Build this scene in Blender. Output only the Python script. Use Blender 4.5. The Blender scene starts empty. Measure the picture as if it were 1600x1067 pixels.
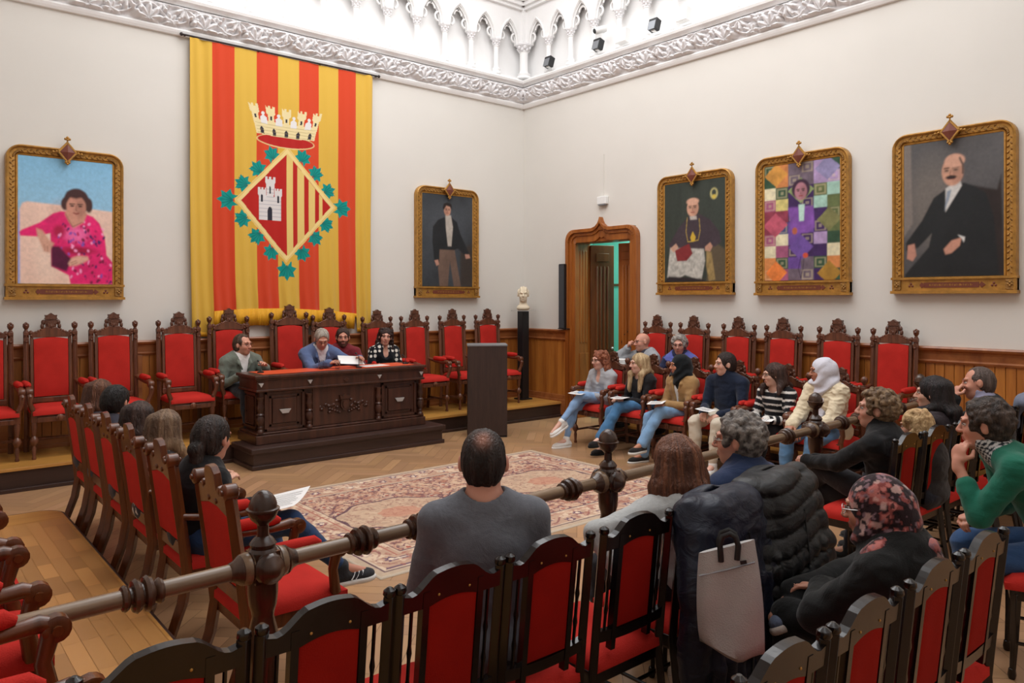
import bpy, bmesh, math, random
import numpy as np
from mathutils import Vector, Matrix, Euler
random.seed(7)
RNG = np.random.default_rng(11)
PI = math.pi
SC = bpy.context.scene
COL = SC.collection

# ---------------------------------------------------------------- camera, world, lights, exposure
cam_d = bpy.data.cameras.new('camera')
cam = bpy.data.objects.new('camera', cam_d)
COL.objects.link(cam)
cam.location = (0, 0, 1.75)
cam.rotation_euler = (PI / 2, 0, -math.atan2(.644, .765))
cam_d.sensor_width = 36
cam_d.lens = 1180 / 1600 * 36
cam_d.shift_y = -67 / 1600
cam_d.clip_start = .05
SC.camera = cam
SC.view_settings.view_transform = 'Standard'
SC.view_settings.look = 'None'
SC.view_settings.gamma = 1
SC.view_settings.use_curve_mapping = False
SC.view_settings.exposure = 0.10

world = bpy.data.worlds.new('world')
SC.world = world
world.use_nodes = True
world.node_tree.nodes['Background'].inputs[0].default_value = (.95, .97, 1, 1)
world.node_tree.nodes['Background'].inputs[1].default_value = 1.45

def area(name, loc, size, power, rot=(0, 0, 0), color=(1, 1, 1)):
    d = bpy.data.lights.new(name, 'AREA')
    d.shape = 'RECTANGLE'
    d.size, d.size_y = size
    d.energy = power
    d.color = color
    o = bpy.data.objects.new(name, d)
    o.location = loc
    o.rotation_euler = rot
    COL.objects.link(o)
    return o
# daylight falling through the lantern over the middle of the hall
area('skylight_daylight', (4.3, 5.4, 7.3), (5.2, 5.4), 285, color=(1, .99, .985))
# second bay of the lantern, over the public seats
area('rear_skylight_daylight', (3.0, .6, 7.3), (5.0, 2.6), 50, color=(1, .98, .955))
# lit room beyond the open door
area('back_room_lamp', (9.1, 7.3, 3.2), (1.2, 1.2), 60, color=(.82, 1, .95))

# ---------------------------------------------------------------- materials
def lin(c):
    if isinstance(c, str):
        c = [int(c[i:i + 2], 16) / 255 for i in (1, 3, 5)]
    return tuple(x / 12.92 if x <= .04045 else ((x + .055) / 1.055) ** 2.4 for x in c)

def nmat(name, rough=.5, metal=0.0, spec=.5):
    m = bpy.data.materials.new(name)
    m.use_nodes = True
    b = m.node_tree.nodes['Principled BSDF']
    b.inputs['Roughness'].default_value = rough
    b.inputs['Metallic'].default_value = metal
    b.inputs['Specular IOR Level'].default_value = spec
    return m, m.node_tree, b

def node(nt, t, **k):
    n = nt.nodes.new(t)
    for a, v in k.items():
        setattr(n, a, v)
    return n

def flat(name, c, rough=.5, metal=0.0, spec=.5, bump=0, bscale=60, var=.0, vscale=3, stretch=None):
    m, nt, b = nmat(name, rough, metal, spec)
    c = lin(c)
    b.inputs['Base Color'].default_value = (*c, 1)
    tc = node(nt, 'ShaderNodeTexCoord')
    if var:
        n = node(nt, 'ShaderNodeTexNoise'); n.inputs['Scale'].default_value = vscale; n.inputs['Detail'].default_value = 5
        r = node(nt, 'ShaderNodeValToRGB')
        r.color_ramp.elements[0].position = .3; r.color_ramp.elements[1].position = .7
        r.color_ramp.elements[0].color = (*[x * (1 - var) for x in c], 1)
        r.color_ramp.elements[1].color = (*[min(1, x * (1 + var)) for x in c], 1)
        nt.links.new(tc.outputs['Object'], n.inputs['Vector']); nt.links.new(n.outputs['Fac'], r.inputs['Fac'])
        nt.links.new(r.outputs['Color'], b.inputs['Base Color'])
    if bump:
        n = node(nt, 'ShaderNodeTexNoise'); n.inputs['Scale'].default_value = bscale; n.inputs['Detail'].default_value = 4
        bp = node(nt, 'ShaderNodeBump'); bp.inputs['Strength'].default_value = bump; bp.inputs['Distance'].default_value = .01
        mp = node(nt, 'ShaderNodeMapping'); mp.inputs['Scale'].default_value = stretch or (1, 1, 1)
        nt.links.new(tc.outputs['Object'], mp.inputs['Vector']); nt.links.new(mp.outputs[0], n.inputs['Vector']); nt.links.new(n.outputs['Fac'], bp.inputs['Height'])
        nt.links.new(bp.outputs['Normal'], b.inputs['Normal'])
    return m

def wood(name, c1, c2, rough=.35, axis=2, scale=9, spec=.5):
    m, nt, b = nmat(name, rough, 0, spec)
    tc = node(nt, 'ShaderNodeTexCoord'); mp = node(nt, 'ShaderNodeMapping')
    s = [scale] * 3; s[axis] = scale * .09
    mp.inputs['Scale'].default_value = s
    n = node(nt, 'ShaderNodeTexNoise'); n.inputs['Scale'].default_value = 1.45; n.inputs['Detail'].default_value = 7
    n.inputs['Roughness'].default_value = .62; n.inputs['Distortion'].default_value = .5
    r = node(nt, 'ShaderNodeValToRGB')
    r.color_ramp.elements[0].position = .3; r.color_ramp.elements[1].position = .72
    r.color_ramp.elements[0].color = (*lin(c1), 1); r.color_ramp.elements[1].color = (*lin(c2), 1)
    bp = node(nt, 'ShaderNodeBump'); bp.inputs['Strength'].default_value = .08; bp.inputs['Distance'].default_value = .01
    L = nt.links.new
    L(tc.outputs['Object'], mp.inputs['Vector']); L(mp.outputs[0], n.inputs['Vector'])
    L(n.outputs['Fac'], r.inputs['Fac']); L(r.outputs['Color'], b.inputs['Base Color'])
    L(n.outputs['Fac'], bp.inputs['Height']); L(bp.outputs['Normal'], b.inputs['Normal'])
    return m

def vcol(name, rough=.6, bump=0, bscale=150, sheen=0, spec=.4, sss=0, wrinkle=0, wscale=(9, 9, 9)):
    m, nt, b = nmat(name, rough, 0, spec)
    a = node(nt, 'ShaderNodeVertexColor', layer_name='Col')
    nt.links.new(a.outputs['Color'], b.inputs['Base Color'])
    if sheen:
        b.inputs['Sheen Weight'].default_value = sheen
    if sss:
        b.inputs['Subsurface Weight'].default_value = sss
        b.inputs['Subsurface Scale'].default_value = .01
    if bump:
        tc = node(nt, 'ShaderNodeTexCoord')
        n = node(nt, 'ShaderNodeTexNoise'); n.inputs['Scale'].default_value = bscale; n.inputs['Detail'].default_value = 3
        bp = node(nt, 'ShaderNodeBump'); bp.inputs['Strength'].default_value = bump; bp.inputs['Distance'].default_value = .006
        nt.links.new(tc.outputs['Object'], n.inputs['Vector']); nt.links.new(n.outputs['Fac'], bp.inputs['Height'])
        nt.links.new(bp.outputs['Normal'], b.inputs['Normal'])
        if wrinkle:
            mp = node(nt, 'ShaderNodeMapping'); mp.inputs['Scale'].default_value = wscale
            w = node(nt, 'ShaderNodeTexNoise'); w.inputs['Scale'].default_value = 1.0; w.inputs['Detail'].default_value = 5
            w.inputs['Distortion'].default_value = 1.4; w.inputs['Roughness'].default_value = .45
            b2 = node(nt, 'ShaderNodeBump'); b2.inputs['Strength'].default_value = wrinkle; b2.inputs['Distance'].default_value = .035
            nt.links.new(tc.outputs['Object'], mp.inputs['Vector']); nt.links.new(mp.outputs[0], w.inputs['Vector'])
            nt.links.new(w.outputs['Fac'], b2.inputs['Height']); nt.links.new(bp.outputs['Normal'], b2.inputs['Normal'])
            nt.links.new(b2.outputs['Normal'], b.inputs['Normal'])
    return m

M = dict(
    wall=flat('cream_plaster', '#dad6cf', .85, var=.02, vscale=1.2),
    white=flat('white_stucco', '#f2f1f0', .7, bump=.15, bscale=30),
    relief=flat('carved_white_stucco', '#e9e7e8', .7),
    wains=wood('honey_wainscot_wood', '#8a4c1c', '#bd7a34', .38, 2, 7),
    wainsd=wood('wainscot_rail_wood', '#7c4322', '#a8693a', .35, 0, 6),
    dark=wood('dark_carved_oak', '#2e1a13', '#553225', .3, 2, 10),
    throne=wood('carved_walnut', '#45261a', '#7a4932', .32, 2, 12),
    crest=flat('carved_crest_walnut', '#5a3626', .38, bump=.5, bscale=70, var=.25, vscale=25),
    walnut=wood('amber_walnut', '#3c1d0d', '#743d1c', .26, 2, 10),
    railw=wood('turned_rail_wood', '#54402f', '#8b7157', .25, 0, 9),
    newel=wood('newel_wood', '#2a1710', '#553a29', .22, 2, 9),
    black=wood('black_lacquered_wood', '#0b0605', '#180d09', .22, 2, 10),
    red=flat('red_velvet', '#b82d26', .85, spec=.1, bump=.3, bscale=220, var=.12, vscale=6),
    redback=flat('red_chair_back_cloth', '#8e170e', .88, spec=.1, bump=.2, bscale=260, var=.08, vscale=8),
    leather=flat('orange_red_leather', '#d2502a', .45),
    plat=wood('platform_oak_boards', '#a5702f', '#d09a55', .33, 0, 7),
    riser=wood('dark_riser_wood', '#2b1c18', '#463029', .4, 0, 6),
    lect=wood('brown_laminate', '#2a1b16', '#3d2922', .5, 2, 18),
    gold=flat('gilt_moulding', '#ac7d38', .4, .35, bump=.3, bscale=40, var=.25, vscale=18),
    goldr=flat('gilt_relief', '#946b32', .42, .3, bump=.9, bscale=60, var=.4, vscale=40),
    brown=flat('reddish_brown_enamel', '#6f3524', .5),
    blackm=flat('black_metal', '#16171a', .45),
    grille=flat('dark_grey_grille', '#3a3d42', .6),
    whitep=flat('white_plastic', '#e8e8e6', .5),
    marble=flat('cream_plaster_bust', '#e2d3b8', .6, bump=.1),
    paper=flat('white_paper', '#eeecea', .8),
    grey=flat('grey_metal', '#8d9095', .4, .6),
    teal=flat('teal_paint', '#7fcdbf', .7),
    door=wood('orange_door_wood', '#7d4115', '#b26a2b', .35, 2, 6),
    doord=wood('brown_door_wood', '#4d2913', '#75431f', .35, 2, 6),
    silver=flat('brushed_plate', '#b9b6b4', .35, .4),
    rodm=flat('iron_rod', '#3a3230', .5, .5),
    skin=vcol('skin', .5, sss=.12, spec=.35),
    cloth=vcol('cloth', .85, bump=.25, bscale=240, spec=.15, sheen=.15, wrinkle=.28),
    shiny=vcol('nylon', .45, spec=.35, bump=.1, wrinkle=.3, wscale=(10, 10, 18)),
    hair=vcol('hair', .5, bump=.5, bscale=120, spec=.3, wrinkle=.5, wscale=(60, 60, 10)),
    paint=vcol('oil_paint', .55, spec=.3, bump=.12, bscale=60),
    flagc=vcol('flag_cloth', .75, spec=.12, sheen=.2),
    rug=vcol('woven_rug', .95, spec=.05, bump=.5, bscale=120),
    floorv=vcol('parquet_oak', .3, spec=.45),
    bench=vcol('butcher_block_oak', .3, spec=.45),
    rubber=flat('white_rubber', '#dcd9d4', .5),
    steel=flat('thin_metal', '#6a5a50', .3, .8),
)
gm, gnt, gb = nmat('clear_glass', .03)
gb.inputs['Transmission Weight'].default_value = 1.0
gb.inputs['IOR'].default_value = 1.3
M['glass'] = gm

# ---------------------------------------------------------------- mesh helpers
class MB:
    def __init__(s):
        s.v = []; s.f = []; s.c = []
    def add(s, vs, fs, col=None):
        n = len(s.v)
        s.v += [tuple(p) for p in vs]
        s.f += [tuple(i + n for i in f) for f in fs]
        s.c += [col] * len(fs)
        return s
    def box(s, c, size, rz=0, rx=0, ry=0, col=None, taper=1.0):
        R = Euler((rx, ry, rz)).to_matrix(); c = Vector(c)
        vs = []
        for z in (-1, 1):
            k = taper if z < 0 else 1
            for x, y in ((-1, -1), (1, -1), (1, 1), (-1, 1)):
                vs.append(c + R @ Vector((x * size[0] / 2 * k, y * size[1] / 2 * k, z * size[2] / 2)))
        return s.add(vs, [(3, 2, 1, 0), (4, 5, 6, 7), (0, 1, 5, 4), (1, 2, 6, 5), (2, 3, 7, 6), (3, 0, 4, 7)], col)
    def b2(s, a, b, col=None):
        return s.box([(a[i] + b[i]) / 2 for i in range(3)], [abs(b[i] - a[i]) for i in range(3)], col=col)
    def lathe(s, prof, at=(0, 0, 0), axis=(0, 0, 1), n=16, col=None, sq=1.0):
        q = Vector((0, 0, 1)).rotation_difference(Vector(axis)); at = Vector(at)
        vs = []; fs = []
        for r, z in prof:
            for k in range(n):
                a = 2 * PI * k / n
                vs.append(at + q @ Vector((r * math.cos(a), r * math.sin(a) * sq, z)))
        m = len(prof)
        for i in range(m - 1):
            for k in range(n):
                k2 = (k + 1) % n
                fs.append((i * n + k, i * n + k2, (i + 1) * n + k2, (i + 1) * n + k))
        fs.append(tuple(range(n - 1, -1, -1))); fs.append(tuple((m - 1) * n + k for k in range(n)))
        return s.add(vs, fs, col)
    def sph(s, c, r, n=10, m=7, R=None, col=None):
        if not hasattr(r, '__len__'): r = (r, r, r)
        vs = []; fs = []; c = Vector(c)
        for i in range(m + 1):
            t = PI * i / m
            for k in range(n):
                a = 2 * PI * k / n
                p = Vector((r[0] * math.sin(t) * math.cos(a), r[1] * math.sin(t) * math.sin(a), r[2] * math.cos(t)))
                vs.append(c + (R @ p if R else p))
        for i in range(m):
            for k in range(n):
                k2 = (k + 1) % n
                fs.append((i * n + k, (i + 1) * n + k, (i + 1) * n + k2, i * n + k2))
        return s.add(vs, fs, col)
    def tube(s, pts, r, n=8, col=None, sq=None):
        pts = [Vector(p) for p in pts]
        rr = r if hasattr(r, '__len__') else [r] * len(pts)
        vs = []; fs = []; up = Vector((0, 0, 1))
        t0 = (pts[1] - pts[0]).normalized()
        if abs(t0.dot(up)) > .95: up = Vector((1, 0, 0))
        nrm = (up - t0 * up.dot(t0)).normalized()
        for i, p in enumerate(pts):
            t = ((pts[min(i + 1, len(pts) - 1)] - pts[max(i - 1, 0)])).normalized()
            nrm = (nrm - t * nrm.dot(t)).normalized(); bi = t.cross(nrm)
            for k in range(n):
                a = 2 * PI * k / n
                vs.append(p + (nrm * math.cos(a) + bi * math.sin(a) * (sq or 1)) * rr[i])
        for i in range(len(pts) - 1):
            for k in range(n):
                k2 = (k + 1) % n
                fs.append((i * n + k, i * n + k2, (i + 1) * n + k2, (i + 1) * n + k))
        fs.append(tuple(range(n - 1, -1, -1))); fs.append(tuple((len(pts) - 1) * n + k for k in range(n)))
        return s.add(vs, fs, col)
    def prism(s, out, t, o=(0, 0, 0), ux=(1, 0, 0), uy=(0, 0, 1), col=None):
        """outline in the (ux,uy) plane, thickness t along ux x uy, centred"""
        ux = Vector(ux); uy = Vector(uy); n = ux.cross(uy); o = Vector(o)
        k = len(out)
        vs = [o + ux * x + uy * y - n * t / 2 for x, y in out] + [o + ux * x + uy * y + n * t / 2 for x, y in out]
        fs = [tuple(range(k - 1, -1, -1)), tuple(range(k, 2 * k))]
        fs += [(i, (i + 1) % k, k + (i + 1) % k, k + i) for i in range(k)]
        return s.add(vs, fs, col)
    def strip(s, lo, hi, t, o=(0, 0, 0), ux=(1, 0, 0), uy=(0, 0, 1), col=None):
        """solid between two polylines lo[i], hi[i]"""
        for i in range(len(lo) - 1):
            s.prism([lo[i], lo[i + 1], hi[i + 1], hi[i]], t, o, ux, uy, col)
        return s
    def build(s, name, mat, parent=None, smooth=40, bevel=0, loc=None):
        me = bpy.data.meshes.new(name)
        me.from_pydata(s.v, [], s.f)
        if any(c is not None for c in s.c):
            at = me.attributes.new('Col', 'FLOAT_COLOR', 'CORNER')
            arr = []
            for f, c in zip(s.f, s.c):
                arr += [*(c or (.5, .5, .5)), 1.0] * len(f)
            at.data.foreach_set('color', arr)
        return finish(me, name, mat, parent, smooth, bevel, loc, fix=True)

def finish(me, name, mat, parent=None, smooth=40, bevel=0, loc=None, fix=False):
    if fix:
        bm = bmesh.new(); bm.from_mesh(me)
        bmesh.ops.recalc_face_normals(bm, faces=bm.faces)
        bm.to_mesh(me); bm.free()
    me.materials.append(M[mat] if isinstance(mat, str) else mat)
    if smooth:
        me.shade_smooth()
        if smooth < 180: me.set_sharp_from_angle(angle=math.radians(smooth))
    o = bpy.data.objects.new(name, me)
    COL.objects.link(o)
    if parent: o.parent = parent
    if loc: o.location = loc
    if bevel:
        b = o.modifiers.new('bevel', 'BEVEL'); b.width = bevel; b.segments = 2; b.limit_method = 'ANGLE'; b.angle_limit = math.radians(50)
    return o

def grid_mesh(name, P, C, mat, parent=None, smooth=0, two=False):
    """P (n,m,3) points, C (n,m,3) linear colours"""
    n, m = P.shape[:2]
    idx = np.arange(n * m).reshape(n, m)
    q = np.stack([idx[:-1, :-1], idx[1:, :-1], idx[1:, 1:], idx[:-1, 1:]], -1).reshape(-1, 4)
    return np_mesh(name, P.reshape(-1, 3), q, C.reshape(-1, 3), mat, parent, smooth)

def np_mesh(name, V, Q, C, mat, parent=None, smooth=180, loc=None):
    me = bpy.data.meshes.new(name)
    me.vertices.add(len(V)); me.vertices.foreach_set('co', V.astype(np.float32).ravel())
    k = Q.shape[1]
    me.loops.add(len(Q) * k); me.loops.foreach_set('vertex_index', Q.astype(np.int32).ravel())
    me.polygons.add(len(Q)); me.polygons.foreach_set('loop_start', np.arange(0, len(Q) * k, k, dtype=np.int32))
    me.polygons.foreach_set('loop_total', np.full(len(Q), k, dtype=np.int32))
    me.update(calc_edges=True)
    if C is not None:
        at = me.attributes.new('Col', 'FLOAT_COLOR', 'POINT')
        a = np.ones((len(V), 4), np.float32); a[:, :3] = C
        at.data.foreach_set('color', a.ravel())
    return finish(me, name, mat, parent, smooth, 0, loc)

def tag(o, label=None, cat=None, group=None, kind=None):
    for k, v in (('label', label), ('category', cat), ('group', group), ('kind', kind)):
        if v: o[k] = v
    return o
def empty(name, loc=(0, 0, 0), rz=0):
    o = bpy.data.objects.new(name, None); COL.objects.link(o)
    o.empty_display_size = .1
    o.location = loc; o.rotation_euler = (0, 0, rz)
    return o
def thing(name, label, cat, loc=(0, 0, 0), rz=0, group=None):
    return tag(empty(name, loc, rz), label, cat, group)
def struct(o): o['kind'] = 'structure'; return o
KIDS = {}
def copy_tree(o, parent=None, kids=None):
    if kids is None:
        kids = {}
        for x in COL.objects:
            if x.parent: kids.setdefault(x.parent.name, []).append(x)
    c = o.copy(); COL.objects.link(c); c.parent = parent
    for ch in kids.get(o.name, []): copy_tree(ch, c, kids)
    return c
def place(proto, used, loc, rz, label, scale=1):
    """first call moves the prototype itself, later calls copy it"""
    o = proto if not used else copy_tree(proto)
    used.append(1)
    o.location = loc; o.rotation_euler = (0, 0, rz); o.scale = (scale,) * 3
    o['label'] = label
    return o

# value noise (numpy) --------------------------------------------------------
_perm = RNG.random((64, 64, 64)).astype(np.float32)
def vnoise(x, y, z=0.0):
    x, y, z = np.broadcast_arrays(np.asarray(x, np.float32), np.asarray(y, np.float32), np.asarray(z, np.float32))
    xi, yi, zi = (np.floor(a).astype(np.int64) for a in (x, y, z))
    fx, fy, fz = x - xi, y - yi, z - zi
    fx, fy, fz = (f * f * (3 - 2 * f) for f in (fx, fy, fz))
    r = 0
    for dx in (0, 1):
        for dy in (0, 1):
            for dz in (0, 1):
                w = (fx if dx else 1 - fx) * (fy if dy else 1 - fy) * (fz if dz else 1 - fz)
                r = r + w * _perm[(xi + dx) & 63, (yi + dy) & 63, (zi + dz) & 63]
    return r
def fnoise(x, y, z=0.0, o=3):
    r = 0; a = .5; t = 0
    for i in range(o):
        r = r + a * vnoise(x * 2 ** i + 7.3 * i, y * 2 ** i + 1.7 * i, z * 2 ** i); t += a; a *= .5
    return r / t
# ================================================================ the room
XR, YB = 7.84, 9.02        # right wall plane, flag wall plane
ZC0, ZC1 = 4.77, 5.12      # cornice
ZT = 7.0
HP = .22                   # platform height
HR = .20

# floor: herringbone planks as one mesh
def make_floor():
    base = lin('#ad8562')
    mb = MB()
    W, L = .105, .525
    n = 0
    cols = []
    for i in range(-60, 130):
        for j in range(-40, 60):
            # classic herringbone lattice rotated 45 degrees
            for o in (0, 1):
                ax = i * W - j * L + 0.0
                ay = i * W + j * L
                if o == 0: x0, y0, x1, y1 = ax, ay, ax + L, ay + W
                else: x0, y0, x1, y1 = ax, ay + W, ax + W, ay + W + L
                cx, cy = (x0 + x1) / 2, (y0 + y1) / 2
                c = .7071
                px = c * cx - c * cy + 4; py = c * cx + c * cy + 4
                if not (-.7 < px < XR + .05 and -1.4 < py < YB + .05): continue
                g = .0012
                r = random.random()
                k = .86 + .26 * r
                colr = (base[0] * k, base[1] * k * (.985 + .03 * random.random()), base[2] * k * (.94 + .1 * random.random()))
                if o: colr = tuple(v * .94 for v in colr)
                pts = [(x0 + g, y0 + g), (x1 - g, y0 + g), (x1 - g, y1 - g), (x0 + g, y1 - g)]
                vs = [(c * a - c * b + 4, c * a + c * b + 4, 0) for a, b in pts]
                mb.add(vs, [(0, 1, 2, 3)], colr)
    mb.add([(-1.2, -2, -.002), (9.6, -2, -.002), (9.6, 9.6, -.002), (-1.2, 9.6, -.002)], [(0, 1, 2, 3)], lin('#4a2f1c'))
    mb.b2((-1.2, -2, -.2), (9.6, 9.6, -.01), col=lin('#4a2f1c'))
    o = mb.build('floor', 'floorv', smooth=0)
    struct(o)
make_floor()

# walls
def wallbox(name, boxes, mat='wall'):
    mb = MB()
    for a, b in boxes: mb.b2(a, b)
    return struct(mb.build(name, mat, smooth=0))
wallbox('wall_back', [((-1.2, YB, 0), (XR + .3, YB + .3, ZC1))])
DY0, DY1, DZ = 6.72, 7.92, 2.74   # door hole
wallbox('wall_right', [((XR, -1.6, 0), (XR + .3, DY0, ZC1)), ((XR, DY1, 0), (XR + .3, YB, ZC1)), ((XR, DY0, DZ), (XR + .3, DY1, ZC1))])
wallbox('wall_left', [((-1.35, -1.6, 0), (-1.05, YB, ZC1))])
wallbox('wall_near', [((-1.35, -1.75, 0), (XR + .3, -1.45, ZC1))])
# lantern walls above the cornice
wallbox('wall_upper_back', [((-1.2, YB + .16, ZC1 - .1), (XR + .4, YB + .3, ZT))], 'white')
wallbox('wall_upper_right', [((XR + .16, -1.6, ZC1 - .1), (XR + .3, YB + .2, ZT))], 'white')
wallbox('wall_upper_left', [((-1.35, -1.6, ZC1), (-1.05, YB, ZT))], 'white')
wallbox('wall_upper_near', [((-1.35, -1.75, ZC1), (XR + .3, -1.45, ZT))], 'white')

# ceiling: coved frame around the open lantern, with glazing bars
def ceiling():
    mb = MB()
    z = 7.32
    X0, X1, Y0, Y1 = -1.35, XR + .3, -1.75, YB + .3
    x0, x1, y0, y1 = 1.5, 7.1, -.9, 8.3
    mb.b2((X0, Y0, ZT), (X1, y0, z + .1)); mb.b2((X0, y1, ZT), (X1, Y1, z + .1))
    mb.b2((X0, y0, ZT), (x0, y1, z + .1)); mb.b2((x1, y0, ZT), (X1, y1, z + .1))
    mb.b2((x0, 2.0, ZT), (x1, 2.5, z + .1))
    for i in range(1, 6):
        xx = x0 + (x1 - x0) * i / 6
        mb.b2((xx - .02, y0, z + .35), (xx + .02, y1, z + .4))
    struct(mb.build('ceiling', 'white', smooth=0))
ceiling()

# cornice with carved foliage
def cornice():
    mb = MB()
    # plain mouldings : profile (offset from wall, z), swept along both walls with a mitre
    prof_lo = [(0, ZC0 - .035), (.03, ZC0 - .03), (.045, ZC0 - .005), (.055, ZC0 + .02), (.045, ZC0 + .04), (.02, ZC0 + .05), (0, ZC0 + .05)]
    prof_hi = [(0, ZC1 - .075), (.10, ZC1 - .07), (.12, ZC1 - .05), (.165, ZC1 - .035), (.175, ZC1 - .005), (.165, ZC1 + .01), (.10, ZC1 + .035), (-.17, ZC1 + .04)]
    for prof in (prof_lo, prof_hi):
        for (d, z), (d2, z2) in zip(prof[:-1], prof[1:]):
            mb.add([(-1.05, YB - d, z), (XR - d, YB - d, z), (XR - d2, YB - d2, z2), (-1.05, YB - d2, z2)], [(0, 1, 2, 3)])
            mb.add([(XR - d, -1.45, z), (XR - d, YB - d, z), (XR - d2, YB - d2, z2), (XR - d2, -1.45, z2)], [(3, 2, 1, 0)])
    tr = struct(mb.build('trim_1', 'white', smooth=50))
    # relief field: height above the sloping frieze as a function of (s along, t up)
    def relief(length, name, mapper, rev):
        hgt = ZC1 - .08 - (ZC0 + .04)
        ns, nt = int(length / .0085), 34
        s = np.linspace(0, length, ns)[:, None]; t = np.linspace(0, 1, nt)[None, :]
        per = .60
        h = np.zeros((ns, nt))
        T = t * hgt
        for (cs, ct, R, nl, a0, amp) in ((.14, .04, .19, 9, 1.57, .08), (.37, .20, .17, 9, -1.5, .075), (.51, .05, .11, 7, .9, .065),
                                        (.245, .19, .06, 5, .2, .05), (.02, .2, .07, 5, 2.5, .05)):
            u = (s - cs + per / 2) % per - per / 2
            k = np.floor((s - cs + per / 2) / per)
            w = T - ct + 0 * s
            ang = np.arctan2(w, u) - a0 + .35 * np.sin(k * 2.1)
            r = np.hypot(u, w)
            lobe = .52 + .48 * np.abs(np.cos(ang * nl / 2)) ** .7
            fan = np.clip(1 - r / (R * lobe), 0, 1)
            ridge = .65 + .35 * np.abs(np.cos(ang * nl / 2)) ** 3
            h = np.maximum(h, amp * ridge * np.clip(fan * 2.6, 0, 1) * (1 - .35 * fan))
        for (cs, ct, R, amp) in ((.265, .075, .032, .075), (.235, .115, .026, .07), (.30, .125, .025, .07), (.58, .15, .028, .07), (.55, .2, .025, .06), (.43, .09, .022, .06)):
            u = (s - cs + per / 2) % per - per / 2
            r2 = u * u + (T - ct) ** 2
            h = np.maximum(h, amp * np.sqrt(np.clip(1 - r2 / R ** 2, 0, 1)))
        stem = np.abs(T - hgt * (.5 + .33 * np.sin(2 * PI * s / per)))
        h = np.maximum(h, .045 * np.sqrt(np.clip(1 - (stem / .016) ** 2, 0, 1)))
        h = 1.35 * h * np.clip(np.minimum(t, 1 - t) * 9, 0, 1) + .006 * fnoise(s * 60, T * 60 + 0 * s)
        # frieze leans outwards towards the top
        d = .02 + .075 * t ** 1.5 + h
        P = mapper(s + 0 * t, d, ZC0 + .04 + T + 0 * s)
        if rev: P = P[::-1]
        grid_mesh(name, P, np.ones((ns, nt, 3)) * lin('#efedee'), 'relief', tr, 180)
    relief(XR + 1.05, 'carved_frieze', lambda s, d, z: np.stack([np.minimum(XR - s, XR - d * .9), YB - d, z], -1), False)
    relief(YB + 1.45, 'carved_frieze', lambda s, d, z: np.stack([XR - d, np.minimum(YB - s, YB - d * .9), z], -1), True)
    m = MB()
    for (dx, dy, z, r) in ((.09, .09, ZC1 - .13, .055), (.07, .07, ZC1 - .21, .04), (.13, .05, ZC1 - .15, .035), (.05, .13, ZC1 - .15, .035)):
        m.sph((XR - dx, YB - dy, z), r)
    m.build('corner_boss', 'relief', tr, 60)
cornice()

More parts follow.
